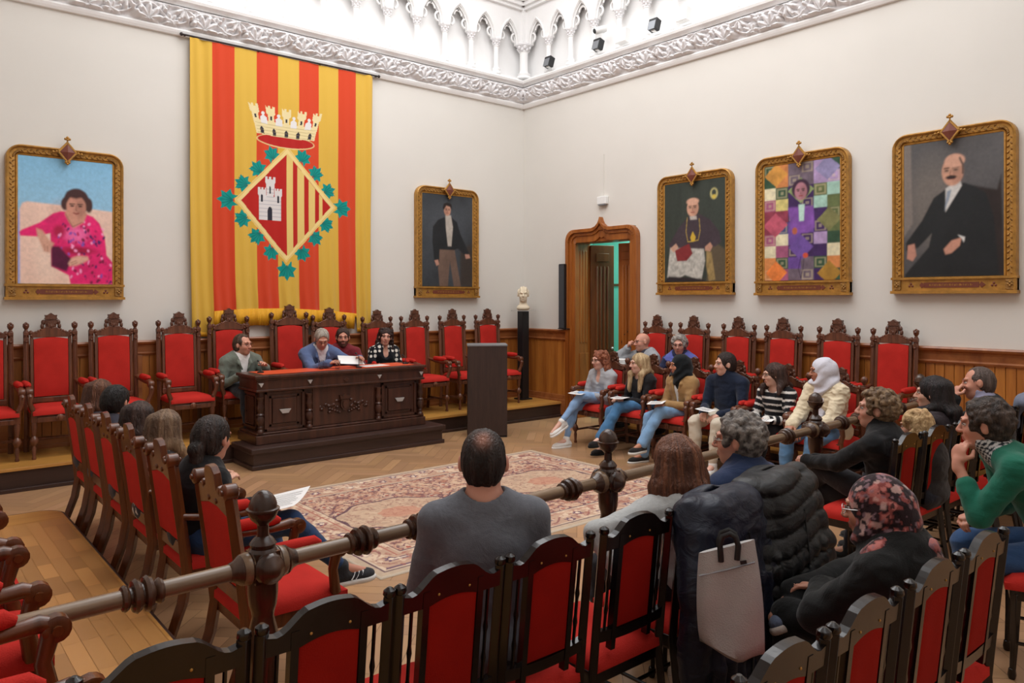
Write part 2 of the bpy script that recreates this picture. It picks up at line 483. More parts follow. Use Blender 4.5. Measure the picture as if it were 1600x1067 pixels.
# gothic arcade of the lantern
def arcade():
    root = struct(MB().b2((-1.05, YB - .02, ZC1 + .03), (XR + .1, YB + .17, ZC1 + .09)).b2((XR - .02, -1.45, ZC1 + .03), (XR + .17, YB, ZC1 + .09)).build('trim_2', 'white', smooth=0))
    ZB, ZCAP, ZA, ZM = ZC1 + .09, 5.74, 6.2, 6.3
    def column(x, y, r):
        c = MB().lathe([(r * 1.9, 0), (r * 1.9, .03), (r * 1.5, .04), (r * 1.75, .065), (r * 1.2, .09), (r * 1.05, .11), (r, .13), (r, ZCAP - ZB - .12), (r * 1.25, ZCAP - ZB - .11), (r, ZCAP - ZB - .1), (r * 1.05, ZCAP - ZB - .08)], n=12)
        o = c.build('column', 'white', root, 40, loc=(x, y, ZB))
        k = MB().lathe([(r * 1.05, 0), (r * 1.2, .03), (r * 1.7, .075), (r * 2.0, .085), (r * 2.0, .11), (r * 1.7, .12)], n=8)
        for q in range(6):
            a = q * PI / 3
            k.sph((r * 1.45 * math.cos(a), r * 1.45 * math.sin(a), .055), (r * .42, r * .42, r * .5), 6, 4)
            k.sph((r * 1.2 * math.cos(a + .5), r * 1.2 * math.sin(a + .5), .02), (r * .36, r * .36, r * .4), 6, 4)
        k.build('capital', 'relief', o, 50, loc=(0, 0, ZCAP - ZB - .1))
    for i in range(1, 15): column(XR - .06 - .48 * i, YB + .03, .037)
    for i in range(1, 14): column(XR + .03, YB - .06 - .48 * i, .037)
    column(XR - .02, YB - .02, .065)
    # pointed arches, one pierced bay each
    def bay(o, ux):
        w = .48; m = MB(); n = 12
        def arch(hw, apex, z0):
            pts = []
            for i in range(n + 1):
                t = i / n
                x = -hw + hw * t
                # pointed arch: circle arcs
                R = (hw * hw + apex * apex) / (2 * hw)
                zz = math.sqrt(max(R * R - (x + hw - R) ** 2, 0))
                pts.append((x, z0 + zz))
            return pts + [(-x, z) for x, z in pts[-2::-1]]
        lo = arch(.175, .34, 0)
        hi = [(x, .54) for x, z in lo]
        m.strip(lo, hi, .10, o, ux)
        m.prism([(-w / 2, 0), (-.175, 0), (-.175, .54), (-w / 2, .54)], .10, o, ux)
        m.prism([(.175, 0), (w / 2, 0), (w / 2, .54), (.175, .54)], .10, o, ux)
        # roll mouldings round the arch
        nrm = Vector(ux).cross(Vector((0, 0, 1)))
        for sc, off in ((1.08, .055), (.98, .02)):
            for sg in (1, -1):
                m.tube([Vector(o) + Vector(ux) * x * sc + Vector((0, 0, z * sc)) + nrm * off * sg for x, z in lo], .013, 6)
        # trefoil cusps
        for sx in (-1, 1):
            pts = []
            for k in range(9):
                a = -1.2 + 2.5 * k / 8
                pts.append(Vector(o) + Vector(ux) * sx * (.15 - .075 * math.cos(a) * 1.0) + Vector((0, 0, .1 + .07 * math.sin(a))))
            m.tube(pts, .016, 6)
            pts = [Vector(o) + Vector(ux) * sx * .075 * math.cos(a) * .9 + Vector((0, 0, .2 + .07 * math.sin(a))) for a in [i * .35 for i in range(6)]]
            m.tube(pts, .014, 6)
        m.build('arch_bay', 'white', root, 40)
    for i in range(15): bay((XR - .06 - .48 * (i + .5), YB + .04, ZCAP), (1, 0, 0))
    for i in range(14): bay((XR + .04, YB - .06 - .48 * (i + .5), ZCAP), (0, 1, 0))
    MB().b2((XR - .07, YB - .07, ZCAP), (XR + .12, YB + .12, ZM)).build('corner_pier', 'white', root, 0)
    m = MB()
    for (z0, z1, d) in ((ZM - .02, ZM + .03, .06), (ZM + .03, ZM + .09, .1), (ZM + .09, ZM + .2, .13), (ZM + .2, ZT, .05)):
        m.b2((-1.05, YB - d, z0), (XR + .1, YB + .16, z1)); m.b2((XR - d, -1.45, z0), (XR + .16, YB, z1))
    m.build('upper_moulding', 'white', root, 0)
arcade()

# wainscot
def wainscot():
    z1 = 1.29
    m = MB()
    # flag wall : broad boards with panels
    x = -1.0; k = 0
    while x < XR - .02:
        w = min(.085, XR - x)
        m.b2((x + .002, YB - .03, HP), (x + w - .002, YB, z1 - .12)); x += .085
    struct(m.build('trim_3', 'wains', smooth=0, bevel=.004))
    m = MB(); y = DY1 + .12
    while y < YB - .04:
        m.b2((XR - .03, y + .002, HP * .6), (XR, y + .083, z1 - .12)); y += .085
    y = DY0 - .12 - .085
    while y > -1.4:
        m.b2((XR - .03, y + .002, .1), (XR, y + .083, z1 - .12)); y -= .085
    struct(m.build('trim_4', 'wains', smooth=0, bevel=.004))
    m = MB()
    prof = [(0, z1), (.075, z1), (.085, z1 - .015), (.075, z1 - .035), (.05, z1 - .05), (.045, z1 - .07), (.04, z1 - .125), (.055, z1 - .14), (.045, z1 - .16), (0, z1 - .165)]
    for (d, z), (d2, z2) in zip(prof[:-1], prof[1:]):
        m.add([(-1.05, YB - d, z), (XR - d, YB - d, z), (XR - d2, YB - d2, z2), (-1.05, YB - d2, z2)], [(0, 1, 2, 3)])
        for ya, yb in ((DY1 + .07, YB), (-1.45, DY0 - .12)):
            a = YB - d if yb == YB else yb; b = YB - d2 if yb == YB else yb
            m.add([(XR - d, ya, z), (XR - d, a, z), (XR - d2, b, z2), (XR - d2, ya, z2)], [(3, 2, 1, 0)])
    for ye in (DY1 + .07, DY0 - .12):
        m.add([(XR - d, ye, z) for d, z in prof], [tuple(range(len(prof)))])
    # stiles between the recessed panels behind the chairs
    struct(m.build('trim_5', 'wainsd', smooth=30))
    m = MB()
    for xx in np.arange(-.9, 7.6, .62): m.b2((xx - .04, YB - .045, HP), (xx + .04, YB - .02, z1 - .16))
    struct(m.build('trim_6', 'wainsd', smooth=0, bevel=.003))
    m = MB().b2((-1.05, YB - .05, HP), (XR, YB, HP + .12)).b2((-1.05, YB - .065, HP), (XR, YB, HP + .04))
    struct(m.build('baseboard_back', 'wainsd', smooth=0, bevel=.004))
    m = MB().b2((XR - .05, DY1 + .1, 0), (XR, YB, HP + .10)).b2((XR - .065, DY1 + .1, 0), (XR, YB, HP + .03)).b2((XR - .05, -1.45, 0), (XR, DY0 - .1, HR + .1))
    struct(m.build('baseboard_right', 'wainsd', smooth=0, bevel=.004))
wainscot()

# door with ogee frame, reveal, leaves and the room beyond
def door():
    y0, y1 = DY0, DY1
    m = MB()
    cy = (6.65 + 7.99) / 2
    def outline(hw, zt, tip, rr):
        pts = [(-hw, 0), (-hw, zt - rr)]
        for k in range(1, 7):
            a = PI - k * PI / 12
            pts.append((-hw + rr + rr * math.cos(a), zt - rr + rr * math.sin(a)))
        pts += [(-.16, zt + .0), (-.09, zt + .02), (-.04, zt + .06), (-.015, zt + .06 + tip * .5), (0, zt + .06 + tip)]
        return pts + [(-x, z) for x, z in pts[-2::-1]]
    def ring(hw, hw2, zt, zt2, tip, tip2, rr, rr2, d0, d1, z0=0):
        A = outline(hw, zt, tip, rr); B = outline(hw2, zt2, tip2, rr2)
        for i in range(len(A) - 1):
            quad = [A[i], A[i + 1], B[i + 1], B[i]]
            vs = [(XR - d0, cy - x, z + z0) for x, z in quad] + [(XR - d1, cy - x, z + z0) for x, z in quad]
            m.add(vs, [(0, 1, 2, 3), (7, 6, 5, 4), (0, 4, 5, 1), (1, 5, 6, 2), (2, 6, 7, 3), (3, 7, 4, 0)])
    ring(.68, .63, 2.75, 2.70, .09, .06, .16, .14, 0, .085)
    ring(.63, .585, 2.70, 2.655, .05, .0, .14, .11, 0, .055)
    ring(.60, .52, 2.67, 2.56, .05, -.02, .12, .03, -.01, .035)
    fr = struct(m.build('door_1', 'door', smooth=30, bevel=.006))
    # reveal
    m = MB()
    yl, yr = cy + .52, cy - .52
    for yy, s in ((yl, 1), (yr, -1)):
        m.b2((XR - .01, yy, 0), (XR + .28, yy + s * .1, 2.6))
        for k in range(3):
            m.b2((XR + .06 + k * .06, yy - s * .008, 1.1), (XR + .09 + k * .06, yy, 2.45))
        m.b2((XR + .05, yy - s * .012, .35), (XR + .24, yy, .95))
    m.b2((XR - .01, yr, 2.56), (XR + .28, yl, 2.66))
    m.build('door_lining', 'door', fr, 0, .004)
    # left leaf folded open, half of it across the opening
    m = MB()
    lf = empty('x'); bpy.data.objects.remove(lf)
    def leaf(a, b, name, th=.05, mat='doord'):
        a = Vector(a); b = Vector(b); u = (b - a); L = u.length; u.normalize()
        ang = math.atan2(u.y, u.x)
        mm = MB()
        mm.box((L / 2, 0, 1.28), (L, th, 2.50))
        nf = max(3, int(L / .075))
        for s in (-1, 1):
            for k in range(nf):
                xx = .07 + (L - .14) * (k + .5) / nf
                mm.lathe([(.018, .98), (.022, 1.0), (.022, 2.18), (.01, 2.22)], (xx, s * th / 2, 0), n=8)
            mm.box((L / 2, s * (th / 2 + .006), .62), (L - .16, .014, .62))
            mm.box((L / 2, s * (th / 2 + .006), 2.35), (L - .16, .014, .12))
        o = mm.build(name, mat, fr, 30, .004)
        o.location = (a.x, a.y, .01); o.rotation_euler = (0, 0, ang)
        return o
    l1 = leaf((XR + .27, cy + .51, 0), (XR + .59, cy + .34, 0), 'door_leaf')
    MB().sph((.33, -.045, 1.0), .022).lathe([(.008, 0), (.008, .05)], (.33, -.045, 1.0), (0, 1, 0), 8).build('door_handle', 'silver', l1)
    leaf((XR + .32, cy - .50, 0), (XR + .33, cy - .015, 0), 'door_leaf', mat='door')
    # room beyond
    m = MB().b2((XR + 1.75, 5.6, 0), (XR + 1.85, 9.2, 3.4)).b2((XR + .3, 5.5, 0), (XR + 1.8, 5.6, 3.4)).b2((XR + .3, 9.2, 0), (XR + 1.8, 9.3, 3.4)).b2((XR + .3, 5.5, 3.4), (XR + 1.85, 9.3, 3.5))
    struct(m.build('wall_back_room', 'teal', smooth=0))
    m = MB().b2((XR + 1.73, 5.6, 1.96), (XR + 1.75, 9.2, 2.0))
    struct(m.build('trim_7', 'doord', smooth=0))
door()

# platforms
def platform(name, boxes, hgt, mat='plat', rmat='riser', planks=None):
    m = MB(); r = MB()
    for (x0, y0, x1, y1) in boxes:
        m.b2((x0, y0, hgt - .03), (x1, y1, hgt))
    o = struct(m.build(name, mat, smooth=0, bevel=.004))
    for (x0, y0, x1, y1) in boxes:
        r.b2((x0 + .02, y0 + .02, 0), (x1 - .02, y1 - .02, hgt - .03))
        r.b2((x0 - .012, y0 - .012, 0), (x1 + .012, y1 + .012, .035))
    r.build('riser', rmat, o, 0, .004)
    return o
def plat_boards(o, x0, y0, x1, y1, z, along):
    m = MB(); base = lin('#c08a45'); W = .09
    if along == 'x':
        y = y0
        while y < y1 - .01:
            x = x0; e = min(y + W, y1)
            while x < x1 - .01:
                L = random.uniform(.6, 1.3); f = min(x + L, x1); k = .82 + .32 * random.random()
                m.add([(x + .001, y + .001, z), (f - .001, y + .001, z), (f - .001, e - .001, z), (x + .001, e - .001, z)], [(0, 1, 2, 3)], (base[0] * k, base[1] * k, base[2] * k * .95)); x = f
            y = e
    return m.build('floorboards', 'bench', o, 0)
pb = platform('floor_platform_back', [(-1.05, 8.1, XR, YB)], HP)
plat_boards(pb, -1.04, 8.105, XR - .01, YB - .01, HP + .0015, 'x')
pr = platform('floor_platform_right', [(7.0, -1.3, XR, 6.52)], HR)
plat_boards(pr, 7.005, -1.29, XR - .01, 6.51, HR + .0015, 'x')

def left_platform():
    # rounded far corner, butcher block top
    X1, Y1, rr = 1.02, 6.36, .16
    out = [(-1.05, -1.4), (X1, -1.4), (X1, Y1 - rr)]
    out += [(X1 - rr + rr * math.cos(a), Y1 - rr + rr * math.sin(a)) for a in [PI / 2 * k / 6 for k in range(1, 7)]] + [(-1.05, Y1)]
    m = MB().prism(out, .03, (0, 0, HP - .016), (1, 0, 0), (0, 1, 0))
    o = struct(m.build('floor_platform_left', 'plat', smooth=0))
    ins = [(x - .03 if x > 0 else x, y - .03 if y > 0 else y) for x, y in out]
    MB().prism(ins, HP - .035, (0, 0, (HP - .035) / 2 + .001), (1, 0, 0), (0, 1, 0)).build('riser', 'riser', o, 0)
    m = MB().tube([(X1 + .004, y, HP - .016) for y in (-1.4, Y1 - rr)] + [(X1 - rr + (rr + .004) * math.cos(a), Y1 - rr + (rr + .004) * math.sin(a), HP - .016) for a in [PI / 2 * k / 6 for k in range(1, 7)]] + [(-1.0, Y1 + .004, HP - .016)], .016, 8)
    m.build('nosing', 'riser', o, 60)
    # blocks
    m = MB(); base = lin('#b98650'); W = .075; x = -.95
    end = Y1 - .32
    while x < X1 - .02:
        y = -1.4 + random.uniform(0, .4); e = min(x + W, X1 - .015)
        while y < end:
            L = random.uniform(.22, .5); f = min(y + L, end); k = .78 + .42 * random.random()
            m.add([(x + .0008, y + .0008, HP + .0012), (e - .0008, y + .0008, HP + .0012), (e - .0008, f - .0008, HP + .0012), (x + .0008, f - .0008, HP + .0012)], [(0, 1, 2, 3)], (base[0] * k, base[1] * k, base[2] * k * .93)); y = f
        x = e
    m.build('floorboards', 'bench', o, 0)
left_platform()
# ================================================================ seating
def turned(m, a, b, r, n=10, knobs=((.5, 1.5),)):
    """turned spindle from a to b with bulges"""
    a = Vector(a); b = Vector(b); L = (b - a).length
    pr = [(r * .9, 0), (r * .9, .02 * L)]
    ks = sorted(knobs)
    for t, f in ks:
        pr += [(r * .75, (t - .09) * L), (r * f * .8, (t - .05) * L), (r * f, t * L), (r * f * .8, (t + .05) * L), (r * .75, (t + .09) * L)]
    pr += [(r * .9, .98 * L), (r * .9, L)]
    m.lathe(pr, a, b - a, n)

def cushion(name, w, d, h, z, parent, y0=0, mat='red', taper=.92):
    n = 14; m = MB()
    xs = np.linspace(-1, 1, n); vs = []; fs = []
    for j in range(n):
        for i in range(n):
            u, v = xs[i], xs[j]
            e = (1 - abs(u) ** 5) * (1 - abs(v) ** 5)
            k = taper + (1 - taper) * (v + 1) / 2
            vs.append((u * w / 2 * k, y0 + v * d / 2, z + h * (.45 + .55 * max(e, 0) ** .5)))
    for j in range(n - 1):
        for i in range(n - 1):
            fs.append((j * n + i, j * n + i + 1, (j + 1) * n + i + 1, (j + 1) * n + i))
    m.add(vs, fs)
    rim = [j for j in range(n)] + [n * j + n - 1 for j in range(1, n)] + [n * (n - 1) + i for i in range(n - 2, -1, -1)] + [n * j for j in range(n - 2, 0, -1)]
    base = len(m.v)
    m.v += [(vs[i][0], vs[i][1], z) for i in rim]
    k = len(rim)
    for q in range(k):
        m.f.append((rim[q], rim[(q + 1) % k], base + (q + 1) % k, base + q)); m.c.append(None)
    m.f.append(tuple(base + q for q in range(k - 1, -1, -1))); m.c.append(None)
    return m.build(name, mat, parent, 60)

def panel(name, x, z0, z1, y0, y1, th, parent, mat='red', bow=0.0, puff=.012):
    """slightly domed upholstered panel, leaning from y0 (bottom) to y1 (top)"""
    n, k = 9, 13; vs = []; fs = []
    for s in (1, -1):
        for j in range(k):
            for i in range(n):
                u = -1 + 2 * i / (n - 1); t = j / (k - 1)
                e = max((1 - u ** 6) * (1 - (2 * t - 1) ** 8), 0) ** .5
                top = bow * (1 - u * u) * t
                vs.append((u * x, y0 + (y1 - y0) * t + s * (th / 2 + puff * e), z0 + (z1 - z0) * t + top))
    for s in (0, 1):
        o = s * n * k
        for j in range(k - 1):
            for i in range(n - 1):
                fs.append((o + j * n + i, o + j * n + i + 1, o + (j + 1) * n + i + 1, o + (j + 1) * n + i))
    o = n * k
    for i in range(n - 1):
        fs.append((i, i + 1, o + i + 1, o + i)); q = (k - 1) * n
        fs.append((q + i, q + i + 1, o + q + i + 1, o + q + i))
    for j in range(k - 1):
        for i in (0, n - 1): fs.append((j * n + i, (j + 1) * n + i, o + (j + 1) * n + i, o + j * n + i))
    return MB().add(vs, fs).build(name, mat, parent, 60)

def throne(name, label, cat, H=1.39, w=.47, balls=False, group=None):
    t = thing(name, label, cat, group=group)
    hw = w / 2; P = H - .12      # post top
    R = H - .25                  # top rail
    sm = 'throne'
    by = lambda z: -.22 - .05 * max(z - .45, 0) / .8
    # seat
    fr = MB().box((0, .01, .395), (w - .06, .44, .07))
    fr.box((0, .235, .375), (w - .10, .02, .05))
    sf = fr.build('seat_frame', sm, t, 30, .006)
    MB().lathe([(.034, 0), (.034, .012), (.022, .018), (.018, .03), (.006, .034)], (0, .245, .385), (0, 1, 0), 12).build('rosette', sm, sf, 40)
    cushion('seat', w - .02, .48, .075, .42, t, .015)
    # back
    panel('backrest', hw - .085, .55, R - .02, by(.55) + .005, by(R) + .005, .03, t, 'red', .02)
    b = MB()
    for s in (-1, 1):
        b.box((s * (hw - .068), (by(.5) + by(R)) / 2, (.48 + R) / 2), (.028, .034, R - .48), rx=.06)
    b.box((0, by(.5), .515), (w - .1, .035, .05))
    b.prism([(-hw + .055, -.03), (hw - .055, -.03), (hw - .055, .012), (hw - .10, .03), (.09, .042), (.05, .07), (-.05, .07), (-.09, .042), (-hw + .10, .03), (-hw + .055, .012)], .045, (0, by(R), R + .03))
    for s in (-1, 1):
        b.sph((s * (hw - .062), by(R), R + .045), (.022, .03, .026), 8, 6)
        b.lathe([(.012, 0), (.009, .012)], (s * (hw - .062), by(R) + .025, R + .02), (0, 1, 0), 8)
        for k in range(3): b.sph((s * (.085 + .022 * k), by(R) + .01, R + .075 - .012 * k), (.014, .02, .014), 6, 5)
    b.build('back_frame', sm, t, 40, .004)
    # carved crest : shield, crown and leaves
    c = MB(); y = by(R); z = R + .09; cs = 1.0 if H > 1.3 else .85
    zz = lambda v: z + v * cs
    sh = [(-.045, .085), (-.055, .07), (-.045, .0), (-.025, -.03), (0, -.04), (.025, -.03), (.045, .0), (.055, .07), (.045, .085)]
    c.prism([(x * cs, v * cs) for x, v in sh], .03, (0, y, z + .01))
    c.prism([(x * cs * .62, v * cs * .62) for x, v in sh], .05, (0, y, z + .02))
    c.prism([(-.06 * cs, .085 * cs), (.06 * cs, .085 * cs), (.05 * cs, .105 * cs), (.055 * cs, .13 * cs), (.03 * cs, .128 * cs), (0, .15 * cs), (-.03 * cs, .128 * cs), (-.055 * cs, .13 * cs), (-.05 * cs, .105 * cs)], .045, (0, y, z + .005))
    for s in (-1, 1):
        c.sph((s * .065 * cs, y, zz(.06)), (.022, .018, .028), 7, 5)
        c.sph((s * .075 * cs, y, zz(.02)), (.018, .018, .03), 7, 5)
        c.sph((s * .062 * cs, y, zz(-.025)), (.026, .02, .02), 7, 5)
        c.sph((s * .095 * cs, y, zz(-.045)), (.026, .018, .016), 7, 5)
        c.sph((s * .03, y + .015, zz(.045)), (.012, .012, .016), 6, 4)
    c.sph((0, y + .02, zz(.02)), (.014, .014, .02), 6, 5).sph((0, y, zz(-.045)), (.04, .02, .02), 8, 5)
    c.build('crest', 'crest', t, 50)
    # posts
    for s in (-1, 1):
        m = MB(); x = s * (hw - .022)
        m.tube([(x, -.25, 0), (x, -.225, .2), (x, -.215, .42), (x, by(.6), .6), (x, by(P), P - .07)], .026, 4)
        for zc, rr in ((R - .02, .029), (P - .09, .03)): m.box((x, by(zc), zc), (rr * 1.5, rr * 1.5, .035))
        p = m.build('post', sm, t, 30, .003)
        f = MB(); yy = by(P)
        if balls:
            f.lathe([(.012, -.07), (.026, -.055), (.012, -.045), (.03, -.02), (.033, 0), (.024, .022), (.008, .032)], (x, yy, P - .01), n=10)
        else:
            f.lathe([(.018, -.09), (.022, -.07), (.014, -.05), (.026, -.03), (.03, -.01), (.022, .0)], (x, yy, P), n=8)
            for a in range(4): f.sph((x + .018 * math.cos(a * PI / 2 + .78), yy + .018 * math.sin(a * PI / 2 + .78), P), .014, 6, 5)
            f.sph((x, yy, P + .012), .014, 6, 5)
            f.box((x, yy + .028, P - .14), (.02, .012, .03)); f.sph((x, yy + .03, R - .04), .013, 6, 5)
        f.build('finial', sm, p, 40)
    # arms
    for s in (-1, 1):
        x = s * (hw + .012); m = MB()
        pts = [(s * (hw - .02), by(.7), .70), (x, -.12, .665), (x, .05, .655), (x, .17, .665), (x, .225, .645)]
        m.tube(pts, [.02, .024, .024, .028, .02], 8)
        m.lathe([(.03, -.028), (.036, -.02), (.036, .02), (.03, .028)], (x, .215, .645), (1, 0, 0), 12)
        m.tube([(x, .20, .645), (x, .245, .60), (x, .225, .54), (s * (hw - .015), .215, .47)], [.022, .026, .022, .024], 8)
        a = m.build('armrest', sm, t, 50)
        q = MB(); q.tube([(x, -.15, .69), (x, -.13, .70), (x, .0, .70), (x, .11, .70), (x, .13, .69)], [.014, .03, .033, .03, .014], 8)
        q.build('arm_pad', 'red', a, 60)
    for s in (-1, 1):
        m = MB(); x = s * (hw - .025)
        m.box((x, .215, .41), (.05, .05, .11))
        m.lathe([(.017, 0), (.02, .015), (.014, .035), (.02, .10), (.013, .13), (.03, .155), (.038, .18), (.03, .205), (.014, .225), (.022, .27), (.028, .32), (.024, .36)], (x, .215, 0), n=12)
        m.build('leg', sm, t, 40, 0)
    m = MB()
    for s in (-1, 1): m.tube([(s * (hw - .03), -.21, .16), (s * (hw - .028), .2, .16)], .013, 6)
    m.tube([(-hw + .03, 0, .16), (hw - .03, 0, .16)], .013, 6)
    m.build('stretcher', sm, t, 50)
    return t

def scroll_chair():
    """walnut armchair of the side rows: volute stiles, stepped crest, red back both sides"""
    t = thing('scroll_armchair', 'x', 'chair')
    sm = 'walnut'; w = .40; hw = w / 2
    by = lambda z: -.20 - .075 * max(z - .43, 0) / .55
    MB().box((0, .01, .385), (w - .02, .42, .065)).build('seat_frame', sm, t, 30, .006)
    cushion('seat', w + .02, .46, .075, .415, t, .015)
    panel('backrest', hw - .035, .56, .865, by(.56), by(.865), .03, t, 'red', .015, .006)
    b = MB()
    MB().box((0, by(.5), .515), (w - .04, .032, .06)).build('lower_rail', sm, t, 35, .003)
    L = lambda x: -x
    side = [(-hw + .03, .855), (-hw + .03, .935), (-hw + .06, .955), (-.10, .935), (-.085, .955), (-.065, .955), (-.06, 1.02), (-.035, 1.045), (0, 1.05)]
    out = side + [(-x, z) for x, z in side[-2::-1]] + [(.05, .88), (-.05, .88)]
    b.prism([(x, z - .9) for x, z in out], .032, (0, by(.9), .9), (1, 0, 0), (0, -.13, .99))
    for s in (-1, 1):
        b.lathe([(.016, -.02), (.02, 0), (.016, .02)], (s * .095, by(.95), .955), (0, 1, 0), 8)
        b.lathe([(.012, -.021), (.014, 0), (.012, .021)], (s * .045, by(.9), .90), (0, 1, 0), 8)
    b.build('back_frame', sm, t, 35, .003)
    for s in (-1, 1):
        m = MB(); x = s * (hw - .012)
        m.tube([(x, -.33, 0), (x, -.275, .12), (x, -.225, .26), (x, -.20, .40), (x, by(.6), .6), (x, by(.8), .8), (x, by(.95), .955)], [.026, .027, .029, .03, .028, .027, .027], 4)
        m.lathe([(.024, -.03), (.034, -.024), (.034, .024), (.024, .03)], (x, by(.96), .965), (0, 1, 0), 14)
        m.lathe([(.012, -.04), (.014, -.02), (.014, .02), (.012, .04)], (x, by(.96), .965), (0, 1, 0), 10)
        m.build('stile', sm, t, 35, .003)
        a = MB(); ax = s * (hw + .015)
        a.tube([(s * (hw - .01), by(.7), .685), (ax, -.1, .665), (ax, .06, .655), (ax, .16, .665), (ax, .21, .65)], [.017, .020, .021, .026, .018], 8)
        a.lathe([(.026, -.022), (.036, -.018), (.036, .018), (.026, .022)], (ax, .20, .645), (1, 0, 0), 14)
        a.lathe([(.014, -.034), (.014, .034)], (ax, .20, .645), (1, 0, 0), 8)
        a.tube([(ax, .19, .64), (ax, .17, .56), (s * (hw - .0), .19, .45)], [.026, .022, .026], 8)
        ar = a.build('armrest', sm, t, 50)
        MB().tube([(ax, -.13, .69), (ax, -.11, .698), (ax, .0, .698), (ax, .08, .698), (ax, .11, .688)], [.012, .028, .03, .028, .012], 8).build('arm_pad', 'red', ar, 60)
        m = MB(); x = s * (hw - .02)
        m.box((x, .20, .39), (.05, .05, .10)).lathe([(.015, 0), (.019, .02), (.013, .04), (.021, .14), (.014, .2), (.028, .235), (.016, .265), (.024, .34)], (x, .20, 0), n=10)
        m.build('leg', sm, t, 40)
    return t

def black_chair():
    t = thing('black_side_chair', 'x', 'chair')
    sm = 'black'; w = .385; hw = w / 2
    by = lambda z: -.19 - .06 * max(z - .43, 0) / .55
    MB().box((0, .005, .395), (w - .01, .40, .05)).build('seat_frame', sm, t, 30, .004)
    cushion('seat', w + .01, .43, .07, .418, t, .01)
    panel('backrest', .085, .565, .875, by(.57), by(.875), .022, t, 'redback', .014, .004)
    b = MB()
    # wavy top rail
    n = 22; lo = []; hi = []
    for i in range(n + 1):
        u = -1 + 2 * i / n; x = u * (hw - .014)
        a = abs(u)
        top = .962 if a < .30 else .962 - .052 * (1 - math.cos(min((a - .30) / .52, 1) * PI)) / 2
        if a > .82: top += .008 * (a - .82) / .18
        top += .006 * (1 - (a / .3) ** 2) if a < .3 else 0
        bot = .868 + .014 * (1 - (a / .45) ** 2) if a < .45 else .868 - .004 * (a - .45)
        if a > .5: bot = .866 - .0 
        lo.append((x, bot - .9)); hi.append((x, top - .9))
    MB().strip(lo, hi, .026, (0, by(.9), .9), (1, 0, 0), (0, -.109, .994)).build('crest_rail', sm, t, 35)
    lo = []; hi = []
    for i in range(13):
        u = -1 + 2 * i / 12; lo.append((u * (hw - .014), -.02 + .012 * u * u)); hi.append((u * (hw - .014), .018 + .016 * u * u))
    MB().strip(lo, hi, .024, (0, by(.54), .54), (1, 0, 0), (0, -.109, .994)).build('lower_rail', sm, t, 35)
    for s in (-1, 1):
        MB().box((s * .098, (by(.5) + by(.93)) / 2, .70), (.022, .026, .43), rx=.109).build('back_post', sm, t, 35)
        m = MB(); x = s * .138
        m.tube([(x, by(.54), .54), (x, by(.62), .62), (x, by(.64), .64), (x, by(.66), .66), (x, by(.72), .72), (x, by(.74), .74), (x, by(.76), .76), (x, by(.88), .88)], [.006, .006, .009, .006, .006, .009, .006, .006], 6)
        m.build('spindle', sm, t, 50)
        m = MB(); x = s * (hw - .012)
        m.tube([(x, -.25, 0), (x, -.215, .2), (x, -.19, .41), (x, by(.6), .6), (x, by(.93), .93)], [.016, .02, .022, .021, .02], 4)
        m.lathe([(.015, 0), (.019, .008), (.017, .02), (.006, .028)], (x, by(.94), .925), n=10)
        m.build('stile', sm, t, 35, .003)
        m = MB(); x = s * (hw - .022)
        m.tube([(x * .96, .195, 0), (x, .185, .2), (x, .18, .40)], [.013, .018, .024], 4)
        m.lathe([(.014, 0), (.018, .02), (.014, .05)], (x * .96, .195, 0), n=8)
        m.build('leg', sm, t, 35, .003)
        m2 = MB().lathe([(.0035, 0), (.004, .002), (.0015, .004)], (s * .055, by(.89) - .013, .895), (0, -1, 0), 8)
        m2.build('stud', 'gold', t, 40)
    m = MB()
    for s in (-1, 1): m.tube([(s * (hw - .02), -.21, .17), (s * (hw - .024), .185, .17)], .009, 6)
    m.tube([(-hw + .02, 0, .17), (hw - .02, 0, .17)], .009, 6)
    m.build('stretcher', sm, t, 50)
    return t

# thrones on the platform along the flag wall
TH = throne('carved_throne', 'x', 'chair', group='carved thrones with red backs along the flag wall')
used = []
flag_thrones = [(.80, 1.0, 'leftmost carved red throne, cut by the left edge of the photo'),
    (1.356, 1.0, 'empty carved red throne under the portrait of the woman in pink, left one of two'),
    (1.932, 1.0, 'empty carved red throne under the right end of the pink portrait'),
    (2.594, 1.0, 'empty carved red throne standing under the left edge of the striped flag'),
    (3.152, 1.025, 'carved red throne with the man in the grey green blazer on it'),
    (3.899, 1.055, 'tallest carved throne, under the flag, left of the blue blazer man'),
    (4.427, 1.025, 'carved red throne behind the man in the dark red shirt'),
    (5.119, 1.0, 'carved red throne with the woman in the polka dot blouse on it'),
    (5.711, 1.0, 'empty carved red throne just right of the desk end, under the standing man portrait'),
    (6.351, 1.0, 'empty carved red throne half hidden behind the lectern'),
    (6.994, 1.0, 'empty carved red throne next to the black pedestal in the corner')]
for x, s, lab in flag_thrones:
    place(TH, used, (x, YB - .40, HP), PI, lab, s)
right_thrones = [(6.267, 'carved red throne behind the bald man, nearest to the open door'),
    (5.697, 'carved red throne behind the grey haired woman with glasses'),
    (5.064, 'empty carved red throne against the right wall, behind the man in the navy sweater'),
    (4.494, 'empty carved red throne against the right wall, under the patchwork painting'),
    (3.867, 'empty carved red throne against the right wall, behind the white headscarf'),
    (3.296, 'empty carved red throne at the right end of the row, under the moustached man portrait')]
for y, lab in right_thrones:
    o = place(TH, used, (XR - .36, y, HR), PI / 2, lab, .97)
    o['group'] = 'carved thrones with red backs along the right wall'

